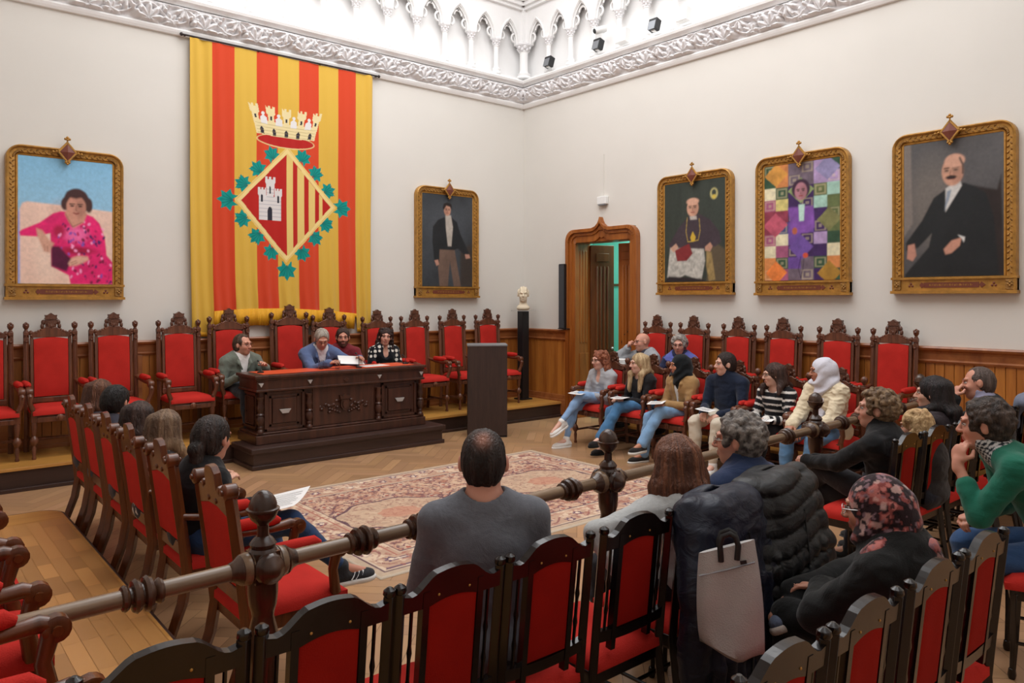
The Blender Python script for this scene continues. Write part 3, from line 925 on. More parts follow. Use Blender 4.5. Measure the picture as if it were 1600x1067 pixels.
# lower armchairs of the front row
AC = throne('councillor_armchair', 'x', 'chair', H=1.13, w=.47, balls=True, group='ball topped armchairs of the front row')
used = []
FRX = 6.72
front = [(6.32, 'ball topped carved armchair of the curly haired woman in grey'),
    (5.70, 'ball topped carved armchair of the long blonde woman'),
    (5.12, 'ball topped carved armchair of the woman in the black headscarf'),
    (4.55, 'ball topped carved armchair of the man in cream trousers'),
    (3.99, 'ball topped carved armchair of the woman in the striped sweater'),
    (3.45, 'ball topped carved armchair of the woman in the white headscarf')]
for y, lab in front: place(AC, used, (FRX, y, 0), PI / 2, lab)

# walnut armchairs of the left row, seen from behind
WC = scroll_chair()
WC['group'] = 'walnut armchairs of the left row'
used = []
leftrow = [(6.29, 'farthest walnut scroll armchair of the left row, at the platform step'),
    (5.72, 'walnut scroll armchair behind the black haired boy'),
    (5.22, 'walnut scroll armchair of the woman with long dark hair'),
    (4.66, 'walnut scroll armchair of the blonde girl'),
    (4.05, 'walnut scroll armchair of the woman with the low bun'),
    (3.27, 'empty walnut scroll armchair with a bright red seat beside the near railing post')]
for y, lab in leftrow: place(WC, used, (1.37, y, 0), -PI / 2, lab)
sidearm = [(4.62, 'walnut scroll armchair on the left platform, farthest one at the photo edge'),
    (4.02, 'walnut scroll armchair on the left platform, second from the far end'),
    (3.41, 'walnut scroll armchair on the left platform, its arm end just beyond the railing'),
    (2.86, 'walnut scroll armchair on the left platform, close beyond the railing bar'),
    (2.13, 'walnut scroll armchair on the left platform, nearest one, below the railing bar')]
for y, lab in sidearm:
    o = place(WC, used, (.17, y, HP), -PI / 2, lab); o['group'] = 'walnut armchairs on the left platform'

# black chairs of the public rows
BC = black_chair()
used = []
BC['group'] = 'black lacquered chairs with red backs, railing row'
row1 = [(.50, 'black chair back cut by the bottom edge at the far left of the railing row'),
    (.905, 'empty black chair at the foot of the near railing post'),
    (1.30, 'black chair directly behind the left arm of the man in the grey sweater'),
    (1.70, 'black chair directly behind the right arm of the man in the grey sweater'),
    (2.13, 'black chair with the grey sleeve of the brown haired woman along its side'),
    (2.58, 'black chair with the navy coat and grey tote bag hung on it'),
    (3.00, 'black chair with the black puffer jacket hung on it'),
    (4.62, 'black chair behind the curly haired man in black'),
    (5.03, 'black chair standing right behind the curly haired man, next to his own'),
    (5.50, 'black chair of the woman with long dark hair in the right group'),
    (5.92, 'black chair just left of the bald man, seen past the green sweater man'),
    (6.33, 'black chair of the bald man leaning on his hand'),
    (6.78, 'black chair at the right photo edge beside the wainscot')]
for x, lab in row1: place(BC, used, (x, 2.06 + (.07 if x > 4 else 0), 0), 0, lab)
row2 = [(1.58, 'black chair cut by the bottom edge, nearest of the rear row'),
    (1.985, 'black chair of the rear row, second from the bottom edge, behind the black trousers'),
    (2.43, 'black chair of the rear row right behind the floral headscarf woman'),
    (2.84, 'black chair of the rear row, its crest against the blue jeans')]
for x, lab in row2:
    o = place(BC, used, (x, 1.16, 0), 0, lab); o['group'] = 'black lacquered chairs with red backs, rear row'
o = place(BC, used, (4.22, 1.05, 0), .35, 'black chair under the man in the green sweater, at the right photo edge'); o['group'] = 'black lacquered chairs with red backs, rear row'

# ================================================================ railing
def rail_y(x): return 2.46 + .035 * x
NW = [1.0, 2.775, 4.95, 6.85]
def newel():
    t = thing('railing_post', 'x', 'post')
    m = MB()
    m.lathe([(.085, 0), (.085, .05), (.07, .06), (.055, .10), (.05, .30), (.07, .36), (.05, .40), (.045, .52), (.055, .6), (.036, .68), (.04, .70), (.046, .72), (.05, .76), (.05, .82)], n=18)
    m.lathe([(.052, 0), (.062, .015), (.062, .06), (.052, .085), (.04, .10), (.045, .115), (.034, .13), (.022, .14)], (0, 0, .81), n=18)
    m.box((0, 0, .85), (.085, .085, .10), 0)
    m.lathe([(.02, 0), (.019, .05), (.025, .055)], (0, 0, .94), n=12)
    m.build('shaft', 'newel', t, 40, .0)
    f = MB().lathe([(.018, 0), (.024, .008), (.040, .022), (.048, .038), (.050, .048), (.055, .051), (.055, .057), (.047, .060), (.046, .072), (.041, .088), (.031, .103), (.016, .115), (.004, .119)], (0, 0, .985), n=18)
    f.build('ball_finial', 'newel', t, 38)
    for a in range(4):
        d = Vector((math.cos(a * PI / 2), math.sin(a * PI / 2), 0))
        m = MB().lathe([(.05, 0), (.052, .012), (.04, .022), (.046, .034), (.03, .045), (.02, .055), (.008, .06)] if a in (1, 3) else [(.05, 0), (.055, .012), (.04, .025), (.05, .04), (.035, .06), (.03, .075)], d * .04 + Vector((0, 0, .85)), d, 16)
        m.build('boss', 'newel', t, 60)
    return t
N0 = newel(); N0['group'] = 'ball topped railing posts'; used = []
for x, lab in zip(NW, ('turned railing post with ball top, nearest one, in front of the empty red armchair',
    'turned railing post with ball top standing before the rug, left of the brown haired woman',
    'turned railing post with ball top in front of the white headscarf woman',
    'railing post with ball top at the far end, behind the long dark haired woman')):
    place(N0, used, (x, rail_y(x), 0), .035, lab)
def rail(x0, x1, collars, label):
    t = thing('railing_bar', label, 'railing', (x0, rail_y(x0), .85), math.atan(.035), group='turned railing bars between the posts')
    k = math.hypot(x1 - x0, .035 * (x1 - x0)); m = MB()
    L = k
    pr = [(.026, .05 if x0 > -.5 else 0), (.028, .12), (.026, L / 2), (.028, L - .12), (.026, L - .05)]
    m.lathe(pr, (0, 0, 0), (1, 0, 0), 16)
    m.build('bar', 'railw', t, 60)
    for c in collars:
        g = MB().lathe([(.027, -.062), (.036, -.058), (.040, -.050), (.036, -.042), (.029, -.038), (.029, -.032), (.046, -.028), (.052, -.018), (.046, -.008), (.036, -.004), (.036, .0), (.050, .004), (.055, .014), (.050, .024), (.034, .028), (.029, .034), (.036, .04), (.04, .048), (.036, .056), (.027, .06)], (c - x0, 0, 0), (1, 0, 0), 18)
        g.build('collar', 'newel', t, 35)
    for e in (.055, L - .055):
        if e == .055 and x0 < -.5: continue
        MB().lathe([(.03, -.03), (.05, -.022), (.055, 0), (.05, .018), (.032, .03)], (e, 0, 0), (1, 0, 0), 16).build('collar', 'railw', t, 60)
    return t
rail(-1.0, 1.0, [.62, -.1], 'turned railing bar crossing the left platform to the nearest post')
rail(1.0, 2.775, [1.38, 1.64, 2.5], 'turned railing bar passing behind the man in the grey sweater')
rail(2.775, 4.95, [3.4, 4.55], 'turned railing bar behind the man with glasses, up to the third post')
rail(4.95, 6.85, [5.35, 5.62, 6.4], 'turned railing bar right of the third post, behind the curly haired man')

# ================================================================ presidential desk
def desk():
    DX0, DX1, DY_, DYB = 3.03, 5.09, 7.72, 8.22
    pl = struct(MB().b2((2.93, 7.56, .0), (5.26, 8.12, .17)).b2((2.91, 7.54, .0), (5.28, 8.12, .045)).b2((2.90, 7.53, .165), (5.29, 8.12, HP)).build('floor_platform_desk', 'riser', smooth=0, bevel=.008))
    t = thing('presidential_desk', 'long carved dark oak desk with turned columns in front of the flag', 'desk', (0, 0, 0))
    z0 = HP; zt = .945
    m = MB()
    m.b2((DX0 + .04, DY_ + .04, z0 + .1), (DX1 - .04, DYB, zt - .1))
    m.build('body', 'dark', t, 0, .004)
    m = MB().b2((DX0 - .03, DY_ - .03, zt - .035), (DX1 + .03, DYB + .03, zt)).b2((DX0 - .012, DY_ - .012, zt - .055), (DX1 + .012, DYB + .01, zt - .03))
    m.build('desktop', 'dark', t, 0, .008)
    MB().b2((DX0 + .1, DY_ + .08, zt), (DX1 - .08, DYB - .02, zt + .003)).build('leather_inlay', 'leather', t, 0)
    m = MB().b2((DX0, DY_, zt - .155), (DX1, DYB, zt - .055)).b2((DX0 - .012, DY_ - .012, zt - .175), (DX1 + .012, DYB, zt - .15))
    m.build('frieze', 'dark', t, 0, .006)
    m = MB().b2((DX0 - .02, DY_ - .02, z0), (DX1 + .02, DYB, z0 + .10)).b2((DX0 - .005, DY_ - .005, z0 + .10), (DX1 + .005, DYB, z0 + .125))
    m.build('plinth', 'dark', t, 0, .01)
    cols = [DX0 + .04, 3.615, 4.475, DX1 - .04]
    for x in cols:
        c = MB().lathe([(.036, 0), (.036, .02), (.024, .035), (.03, .055), (.022, .07), (.036, .10), (.042, .14), (.03, .175), (.04, .19), (.024, .205), (.034, .25), (.038, .27), (.024, .30), (.03, .32), (.024, .34), (.036, .36), (.036, .375)], (x, DY_ + .01, z0 + .125), n=14)
        c.build('column', 'dark', t, 50)
        d = MB().prism([(-.028, .02), (.028, .02), (0, -.025)], .02, (x, DY_ - .01, zt - .10))
        d.build('triangle_stud', 'silver', t, 0, .002)
    MB().prism([(-.035, 0), (0, .025), (.035, 0), (0, -.025)], .02, (4.05, DY_ - .01, zt - .105)).build('lozenge_stud', 'dark', t, 0, .003)
    def pan(xa, xb, za, zb, name='panel'):
        m = MB(); y = DY_ + .035
        for k, (i, d) in enumerate(((0, .016), (.055, .0), (.07, .012))):
            a, b, c, e = xa + i, xb - i, za + i * .8, zb - i * .8
            w = .028 if k < 2 else 0
            if w:
                m.b2((a, y - d, c), (a + w, y + .02, e)); m.b2((b - w, y - d, c), (b, y + .02, e)); m.b2((a, y - d, c), (b, y + .02, c + w)); m.b2((a, y - d, e - w), (b, y + .02, e))
            else: m.b2((a + .02, y - d, c + .02), (b - .02, y + .02, e - .02))
        return m.build(name, 'dark', t, 0, .003)
    for xa, xb in ((cols[0] + .05, cols[1] - .05), (cols[2] + .05, cols[3] - .05)):
        pan(xa, xb, z0 + .13, zt - .18)
        xc = (xa + xb) / 2
        MB().prism([(-.065, .022), (.065, .022), (.035, -.022), (-.035, -.022)], .02, (xc, DY_ + .012, z0 + .33)).build('metal_plate', 'silver', t, 0, .002)
    m = MB(); y = DY_ + .03; xa, xb = cols[1] + .05, cols[2] - .05
    m.b2((xa, y - .0, z0 + .13), (xb, y + .02, zt - .18))
    m.build('centre_panel', 'dark', t, 0, .003)
    # carved arms with leafy scrolls
    c = MB(); xc = (xa + xb) / 2; zc = z0 + .335
    sh = [(-.05, .06), (-.055, -.01), (-.03, -.05), (0, -.065), (.03, -.05), (.055, -.01), (.05, .06)]
    c.prism(sh, .04, (xc, y - .01, zc)); c.prism([(x * .6, z * .6) for x, z in sh], .06, (xc, y - .01, zc))
    c.prism([(-.055, .065), (.055, .065), (.065, .11), (.03, .1), (0, .12), (-.03, .1), (-.065, .11)], .04, (xc, y - .01, zc))
    for s in (-1, 1):
        for k in range(5):
            c.sph((xc + s * (.09 + .046 * k), y + .0, zc + .03 - .012 * k + .02 * math.cos(k * 2.2)), (.030, .016, .018), 8, 6)
            c.sph((xc + s * (.105 + .046 * k), y + .004, zc - .005 - .01 * math.cos(k * 1.9)), (.016, .012, .024), 7, 5)
            c.sph((xc + s * (.085 + .048 * k), y - .008, zc - .02 + .05 * math.sin(k * 2.4)), (.022, .014, .016), 7, 5)
            c.sph((xc + s * (.06 + .03 * k), y - .008, zc - .08 + .012 * k), (.018, .012, .014), 7, 5)
    c.build('carved_arms', 'dark', t, 50)
    # end panel facing the left row
    m = MB(); x = DX0 + .04
    for (a, b, w) in ((DY_ + .08, DYB - .03, .03), (DY_ + .15, DYB - .10, .015)):
        za = z0 + .15 + (a - DY_ - .08) * .6; zb = zt - .19 - (a - DY_ - .08) * .6
        m.b2((x - .018, a, za), (x + .01, a + w, zb)); m.b2((x - .018, b - w, za), (x + .01, b, zb)); m.b2((x - .018, a, za), (x + .01, b, za + w)); m.b2((x - .018, a, zb - w), (x + .01, b, zb))
    m.build('end_panel', 'dark', t, 0, .003)
    return zt + .003
DESK_Z = desk()

# things on the desk
def glass(x, y, label):
    t = thing('water_glass', label, 'glass', (x, y, DESK_Z), group='water glasses on the desk')
    m = MB().lathe([(.028, 0), (.033, .10), (.031, .10), (.026, .006)], n=16)
    m.build('tumbler', 'glass', t, 40)
glass(3.86, 7.95, 'clear water glass on the desk before the blue blazer man, left one')
glass(4.02, 7.86, 'clear water glass on the desk before the blue blazer man, right one')
def sheet(name, label, loc, rot, w=.21, h=.297, cat='paper', group=None, curl=.0, lines=True):
    t = thing(name, label, cat, loc, group=group); t.rotation_euler = rot
    n = 9; P = np.zeros((n, n, 3)); u = np.linspace(-.5, .5, n)
    U, V = np.meshgrid(u, u, indexing='ij')
    P[..., 0] = U * w; P[..., 1] = V * h; P[..., 2] = curl * (V * 2) ** 2 + .3 * curl * (U * 2)
    Q = P.copy(); Q[..., 2] -= .0012
    idx = np.arange(n * n).reshape(n, n)
    q = np.stack([idx[:-1, :-1], idx[1:, :-1], idx[1:, 1:], idx[:-1, 1:]], -1).reshape(-1, 4)
    rim = np.concatenate([idx[0, :-1], idx[:-1, -1], idx[-1, :0:-1], idx[:0:-1, 0]])
    side = np.stack([rim, np.roll(rim, -1), np.roll(rim, -1) + n * n, rim + n * n], -1)
    V_ = np.concatenate([P.reshape(-1, 3), Q.reshape(-1, 3)]); F = np.concatenate([q, q[:, ::-1] + n * n, side])
    np_mesh('sheet', V_, F, None, 'paper', t, 30)
    if lines:
        m = MB()
        for k in range(7):
            y = h * (.34 - .1 * k)
            f = lambda yy: curl * (yy / h * 2) ** 2 + .0012 + abs(curl) * .3
            m.add([(-w * .36, y, f(y)), (w * (.36 - .1 * (k % 3 == 2)), y, f(y)), (w * (.36 - .1 * (k % 3 == 2)), y + .004, f(y)), (-w * .36, y + .004, f(y))], [(0, 1, 2, 3)])
        m.build('text_lines', 'grille', t, 0)
    return t
sheet('speech_paper', 'folded cream speech paper held up by the man in the blue blazer', (4.21, 7.90, DESK_Z + .085), (.85, .1, .12), .33, .12, lines=False, curl=.01)
sheet('document', 'white document lying on the desk before the dark red shirt man', (4.55, 7.98, DESK_Z + .002), (0, 0, .1), .34, .2)
def mic(x, y, h, label):
    t = thing('gooseneck_microphone', label, 'microphone', (x, y, DESK_Z), group='gooseneck microphones on the desk')
    MB().lathe([(.035, 0), (.035, .012), (.012, .02)], n=14).build('base', 'blackm', t, 40)
    MB().tube([(0, 0, .01), (0, 0, h * .7), (0, .03, h * .95), (0, .06, h)], .004, 6).build('gooseneck', 'blackm', t, 60)
    MB().sph((0, .07, h + .004), (.011, .02, .011)).build('head', 'blackm', t, 60)
mic(4.28, 7.84, .16, 'black gooseneck microphone before the folded speech paper')
mic(3.18, 8.0, .12, 'short black gooseneck microphone at the left end of the desk')
mic(4.98, 7.95, .10, 'short black gooseneck microphone at the right end of the desk')

# lectern
def lectern():
    t = thing('lectern', 'tall plain dark brown lectern standing on the parquet right of the desk', 'lectern', (6.0, 7.63, 0), -math.atan2(.58, .815))
    W, D, Hh = .50, .36, 1.155
    m = MB().box((0, -D / 2 + .01, Hh / 2 + .01), (W, .02, Hh - .02)); m.build('front_panel', 'lect', t, 0, .002)
    for s in (-1, 1): MB().box((s * (W / 2 - .01), 0, Hh / 2 + .01), (.02, D - .045, Hh - .02)).build('side_panel', 'lect', t, 0, .002)
    MB().box((0, .0, Hh + .004), (W + .01, D + .01, .02)).build('top', 'grey', t, 0, .002)
    MB().box((0, .02, .8), (W - .05, D - .08, .018)).build('shelf', 'lect', t, 0)
    MB().box((0, 0, .006), (W, D, .012)).build('base', 'blackm', t, 0)
lectern()

# bust on its pedestal, loudspeaker, exit light box
def corner_things():
    t = thing('pedestal', 'slim square black pedestal with a round glass plate in the corner', 'pedestal', (7.53, 8.68, HP))
    MB().box((0, 0, .67), (.125, .125, 1.34)).box((0, 0, .01), (.2, .2, .02)).build('column', 'blackm', t, 0, .003)
    MB().lathe([(.19, 0), (.19, .01)], (0, 0, 1.342), n=32).build('glass_plate', 'glass', t, 40)
corner_things()
def wall_speaker():
    t = thing('column_loudspeaker', 'tall dark grey column loudspeaker beside the door frame', 'loudspeaker', (7.76, 8.03, 1.30))
    MB().box((0, 0, .48), (.10, .12, .96)).build('cabinet', 'blackm', t, 0, .006)
    MB().box((-.053, 0, .48), (.01, .105, .93)).build('grille', 'grille', t, 0, .003)
    MB().box((.03, 0, .006), (.12, .2, .012)).build('foot', 'blackm', t, 0, .003)
wall_speaker()
t = thing('emergency_light', 'small white emergency light box on the wall above the door', 'light', (XR, 7.3, 3.13))
MB().box((-.03, 0, 0), (.06, .17, .11)).build('housing', 'whitep', t, 0, .008)
MB().box((-.035, 0, -.062), (.05, .12, .02)).build('lens', 'grey', t, 0, .003)
MB().box((-.006, .0, .35), (.012, .012, .6)).build('conduit', 'wall', t, 0)
# ================================================================ painted and woven surfaces
class Pic:
    """picture rasterised on a grid of points; u right 0..1, v down 0..1 unless metric"""
    def __init__(s, nu, nv, bg):
        s.U, s.V = np.meshgrid(np.linspace(0, 1, nu), np.linspace(0, 1, nv), indexing='ij')
        s.C = np.ones((nu, nv, 3)) * np.array(lin(bg))
    def blend(s, m, c, f=None):
        m = np.clip(m, 0, 1)[..., None]
        c = np.array(lin(c)) if isinstance(c, str) else c
        if f is not None: c = c * f[..., None]
        s.C = s.C * (1 - m) + c * m
    def poly(s, pts, c, soft=0, f=None):
        pts = np.array(pts, float); ins = np.zeros(s.U.shape, bool)
        dm = np.full(s.U.shape, 9.0)
        for (x0, y0), (x1, y1) in zip(pts, np.roll(pts, -1, 0)):
            cnd = (y0 > s.V) != (y1 > s.V)
            if y1 != y0: ins ^= cnd & (s.U < (x1 - x0) * (s.V - y0) / (y1 - y0) + x0)
            if soft:
                t = np.clip(((s.U - x0) * (x1 - x0) + (s.V - y0) * (y1 - y0)) / ((x1 - x0) ** 2 + (y1 - y0) ** 2 + 1e-9), 0, 1)
                dm = np.minimum(dm, np.hypot(s.U - x0 - t * (x1 - x0), s.V - y0 - t * (y1 - y0)))
        m = ins.astype(float)
        if soft: m = np.clip(.5 + np.where(ins, dm, -dm) / soft, 0, 1)
        s.blend(m, c, f); return s
    def ell(s, cx, cy, rx, ry, c, rot=0, soft=.15, f=None, a=1):
        dx, dy = s.U - cx, (s.V - cy)
        x = dx * math.cos(rot) + dy * math.sin(rot); y = -dx * math.sin(rot) + dy * math.cos(rot)
        r = np.sqrt((x / rx) ** 2 + (y / ry) ** 2)
        s.blend(np.clip((1 - r) / soft + .5, 0, 1) * a, c, f); return s
    def line(s, pts, w, c, a=1):
        for (x0, y0), (x1, y1) in zip(pts[:-1], pts[1:]):
            t = np.clip(((s.U - x0) * (x1 - x0) + (s.V - y0) * (y1 - y0)) / ((x1 - x0) ** 2 + (y1 - y0) ** 2 + 1e-9), 0, 1)
            d = np.hypot(s.U - x0 - t * (x1 - x0), s.V - y0 - t * (y1 - y0))
            s.blend(np.clip((w - d) / w * 2, 0, 1) * a, c)
        return s
    def blur(s, k=1):
        for _ in range(k):
            C = np.pad(s.C, ((1, 1), (1, 1), (0, 0)), 'edge')
            s.C = (C[:-2, 1:-1] + C[2:, 1:-1] + C[1:-1, :-2] + C[1:-1, 2:] + 2 * C[1:-1, 1:-1]) / 6
        s.C *= (.90 + .2 * fnoise(s.U * 40, s.V * 55, 3.0, 2))[..., None]
        return s
    def n(s, k, o=3, z=0.0): return fnoise(s.U * k, s.V * k * 1.4, z, o)
    def grad(s, a, b, k=None):
        t = (s.V if k is None else k)[..., None]
        s.C = np.array(lin(a)) * (1 - t) + np.array(lin(b)) * t; return s

def face(p, cx, cy, r, skin='#c99078', hair=None, turn=0, asp=.68, must=False, glasses=False, dark='#6b4236', smile=False):
    """small painted face; r is the half height of the head in v units"""
    a = asp
    p.ell(cx, cy, r * .82 * a, r, skin)
    p.ell(cx + .35 * r * a * (1 if turn <= 0 else -1), cy + .1 * r, r * .45 * a, r * .8, dark, a=.35, soft=.6)
    ex = turn * r * a * .25
    for s_ in (-1, 1):
        x = cx + ex + s_ * r * a * .34
        p.ell(x, cy - .08 * r, r * .17 * a, r * .07, '#2d1b18', soft=.5)
        p.line([(x - r * .22 * a, cy - .24 * r), (x + r * .2 * a, cy - .26 * r)], r * .06, '#3a2620')
        if glasses: p.ell(x, cy - .06 * r, r * .3 * a, r * .18, '#8a7060', soft=.3, a=.35)
    p.line([(cx + ex * 1.3, cy - .05 * r), (cx + ex * 1.7 - .03 * r, cy + .25 * r), (cx + ex * 1.1 + .06 * r, cy + .3 * r)], r * .05, dark, .8)
    p.line([(cx + ex - r * .25 * a, cy + .5 * r), (cx + ex, cy + (.58 if smile else .5) * r), (cx + ex + r * .25 * a, cy + .5 * r)], r * .07, '#8c3f3a')
    if must: p.ell(cx + ex, cy + .4 * r, r * .42 * a, r * .13, '#2b201e', soft=.4)

NP = (150, 215)
def pic_pink():
    p = Pic(*NP, '#8fc4e2'); p.grad('#86bde0', '#a9cfe4')
    p.poly([(0, .45), (.03, .42), (.03, 1), (0, 1)], '#9aa0e0', .02)
    p.poly([(.03, 1), (.025, .42), (.05, .375), (.1, .36), (.5, .375), (1, .40), (1, 1)], '#ecc9b8', .012, .92 + .16 * p.n(3))
    p.ell(.42, .5, .1, .14, '#b98a7c', soft=.9, a=.4); p.ell(.3, .75, .12, .25, '#f3d8c6', soft=.8, a=.6)
    dress = '#e0246f'; fl = .75 + .5 * p.n(9)
    p.poly([(.44, .42), (.36, .44), (.22, .52), (.05, .58), (.02, .60), (.03, .63), (.2, .63), (.33, .60), (.34, .86), (.52, .93), (.54, 1), (1, 1), (1, .82), (.93, .76), (.91, .62), (.85, .50), (.78, .45), (.70, .43)], dress, .01, fl)
    p.ell(.6, .6, .12, .06, '#f06aa8', soft=.9); p.ell(.42, .58, .06, .05, '#b01848', soft=.8); p.ell(.62, .73, .18, .03, '#a3123f', soft=.9)
    r = np.random.default_rng(3)
    for i in range(150):
        x, y = r.uniform(.34, 1), r.uniform(.45, 1)
        inside = (y > .82 and x > .54) or (.4 < x < .9 and .48 < y < .82)
        if inside: p.ell(x, y, r.uniform(.008, .022), r.uniform(.006, .014), ['#4a1a60', '#7a1440', '#f598c8', '#c02060', '#8a50b0'][i % 5], rot=r.uniform(0, 3), soft=.4)
    p.poly([(.34, .70), (.42, .70), (.55, .80), (.50, .90), (.34, .86)], '#551238', .02, fl)
    p.poly([(.19, .565), (.25, .58), (.33, .66), (.37, .68), (.335, .72), (.325, .755), (.29, .75), (.265, .745), (.24, .70), (.20, .62)], '#d3a08b', .02); p.line([(.30, .70), (.30, .745)], .004, '#a8705c'); p.line([(.27, .69), (.275, .74)], .004, '#a8705c')
    p.poly([(.515, .835), (.55, .79), (.62, .77), (.72, .775), (.735, .80), (.69, .82), (.60, .85), (.53, .855)], '#dcab96', .02); p.line([(.54, .83), (.60, .81)], .004, '#ab7462'); p.line([(.55, .845), (.61, .825)], .004, '#ab7462')
    p.poly([(.50, .40), (.72, .42), (.68, .50), (.57, .55), (.52, .50), (.48, .44)], '#cf9580', .02)
    p.line([(.49, .44), (.56, .54), (.66, .50)], .004, '#8a5a50')
    p.ell(.605, .335, .135, .105, '#4b2f2c', soft=.12); p.ell(.48, .36, .04, .05, '#4b2f2c', soft=.3); p.ell(.735, .36, .04, .06, '#4b2f2c', soft=.3)
    face(p, .60, .38, .095, '#cd927e', asp=1.32, smile=True)
    p.poly([(.47, .32), (.50, .26), (.60, .24), (.70, .26), (.735, .33), (.70, .335), (.66, .30), (.60, .315), (.53, .305), (.50, .34)], '#452b2a', .02)
    return p
def pic_gentleman():
    p = Pic(*NP, '#3d4146'); p.blend(np.ones_like(p.U), np.array(lin('#3c4045')), .6 + .8 * p.n(3, 4))
    p.ell(.45, .35, .4, .25, '#4c5056', soft=.9, a=.6)
    p.poly([(.75, .6), (1, .52), (1, 1), (.75, 1)], '#3a332f', .05)
    p.poly([(.33, .58), (.62, .56), (.76, 1), (.62, 1), (.54, .72), (.50, 1), (.34, 1), (.31, .8)], '#6b564b', .012, .8 + .4 * p.n(6))
    p.poly([(.42, .25), (.31, .28), (.21, .36), (.20, .52), (.24, .74), (.33, .74), (.34, .60), (.62, .60), (.70, .58), (.86, .66), (.92, .62), (.75, .42), (.68, .29), (.56, .24)], '#1f2124', .012, .8 + .5 * p.n(8))
    p.poly([(.45, .22), (.56, .22), (.60, .35), (.57, .56), (.50, .56), (.46, .36)], '#b3aaa0', .012, .8 + .3 * p.n(12))
    face(p, .49, .17, .06, '#c08f78', turn=.3, asp=1.35)
    p.poly([(.40, .15), (.42, .10), (.49, .085), (.57, .10), (.59, .16), (.55, .13), (.47, .12), (.42, .17)], '#241a18', .01)
    p.poly([(.24, .72), (.31, .71), (.33, .76), (.28, .78)], '#b58674', .01); p.poly([(.84, .64), (.93, .64), (.95, .68), (.86, .69)], '#b58674', .01)
    return p
def pic_bishop():
    p = Pic(*NP, '#39403a'); p.blend(np.ones_like(p.U), np.array(lin('#363d37')), .75 + .5 * fnoise(p.U * 9, p.V * 1.5))
    p.ell(.82, .15, .06, .055, '#b5ad74', soft=.3); p.ell(.82, .14, .035, .03, '#39403a', soft=.4); p.ell(.82, .18, .03, .02, '#c9b04a', soft=.4)
    p.poly([(.78, .6), (1, .7), (1, 1), (.7, 1)], '#5a4f3e', .03)
    p.poly([(.45, .33), (.25, .45), (.08, .62), (.10, .72), (.5, .72), (.85, .66), (.93, .62), (.90, .52), (.76, .40), (.60, .34)], '#40363d', .012, .8 + .4 * p.n(7))
    p.poly([(.10, .65), (.05, .95), (.20, .98), (.35, .93), (.62, .99), (.68, .80), (.66, .68)], '#b9b6ae', .015, .55 + .8 * fnoise(p.U * 26, p.V * 34))
    p.poly([(.08, .94), (.6, .97), (.72, 1), (0, 1)], '#2a2428', .02)
    p.line([(.39, .36), (.37, .50), (.40, .60), (.48, .60), (.57, .59), (.60, .50), (.585, .38)], .006, '#b59a4e')
    p.poly([(.48, .50), (.53, .56), (.51, .60), (.46, .60), (.44, .56)], '#caa83c', .006)
    p.poly([(.18, .68), (.42, .62), (.48, .72), (.38, .79), (.22, .79)], '#7a2b2e', .01, .8 + .5 * p.n(10))
    p.poly([(.10, .66), (.20, .61), (.24, .65), (.16, .70)], '#c39a85', .01); p.poly([(.68, .66), (.76, .62), (.80, .66), (.76, .71), (.68, .70)], '#b98c76', .01)
    p.poly([(.70, .70), (.78, .72), (.84, .98), (.74, 1), (.70, .85)], '#9a8355', .02, .5 + .9 * fnoise(p.U * 30, p.V * 20))
    face(p, .48, .27, .085, '#cf9f86', turn=-.1, asp=1.35, glasses=True)
    p.ell(.48, .205, .10, .035, '#d2a48c', soft=.3); p.poly([(.43, .35), (.54, .35), (.55, .385), (.44, .385)], '#b8b0a8', .01)
    return p
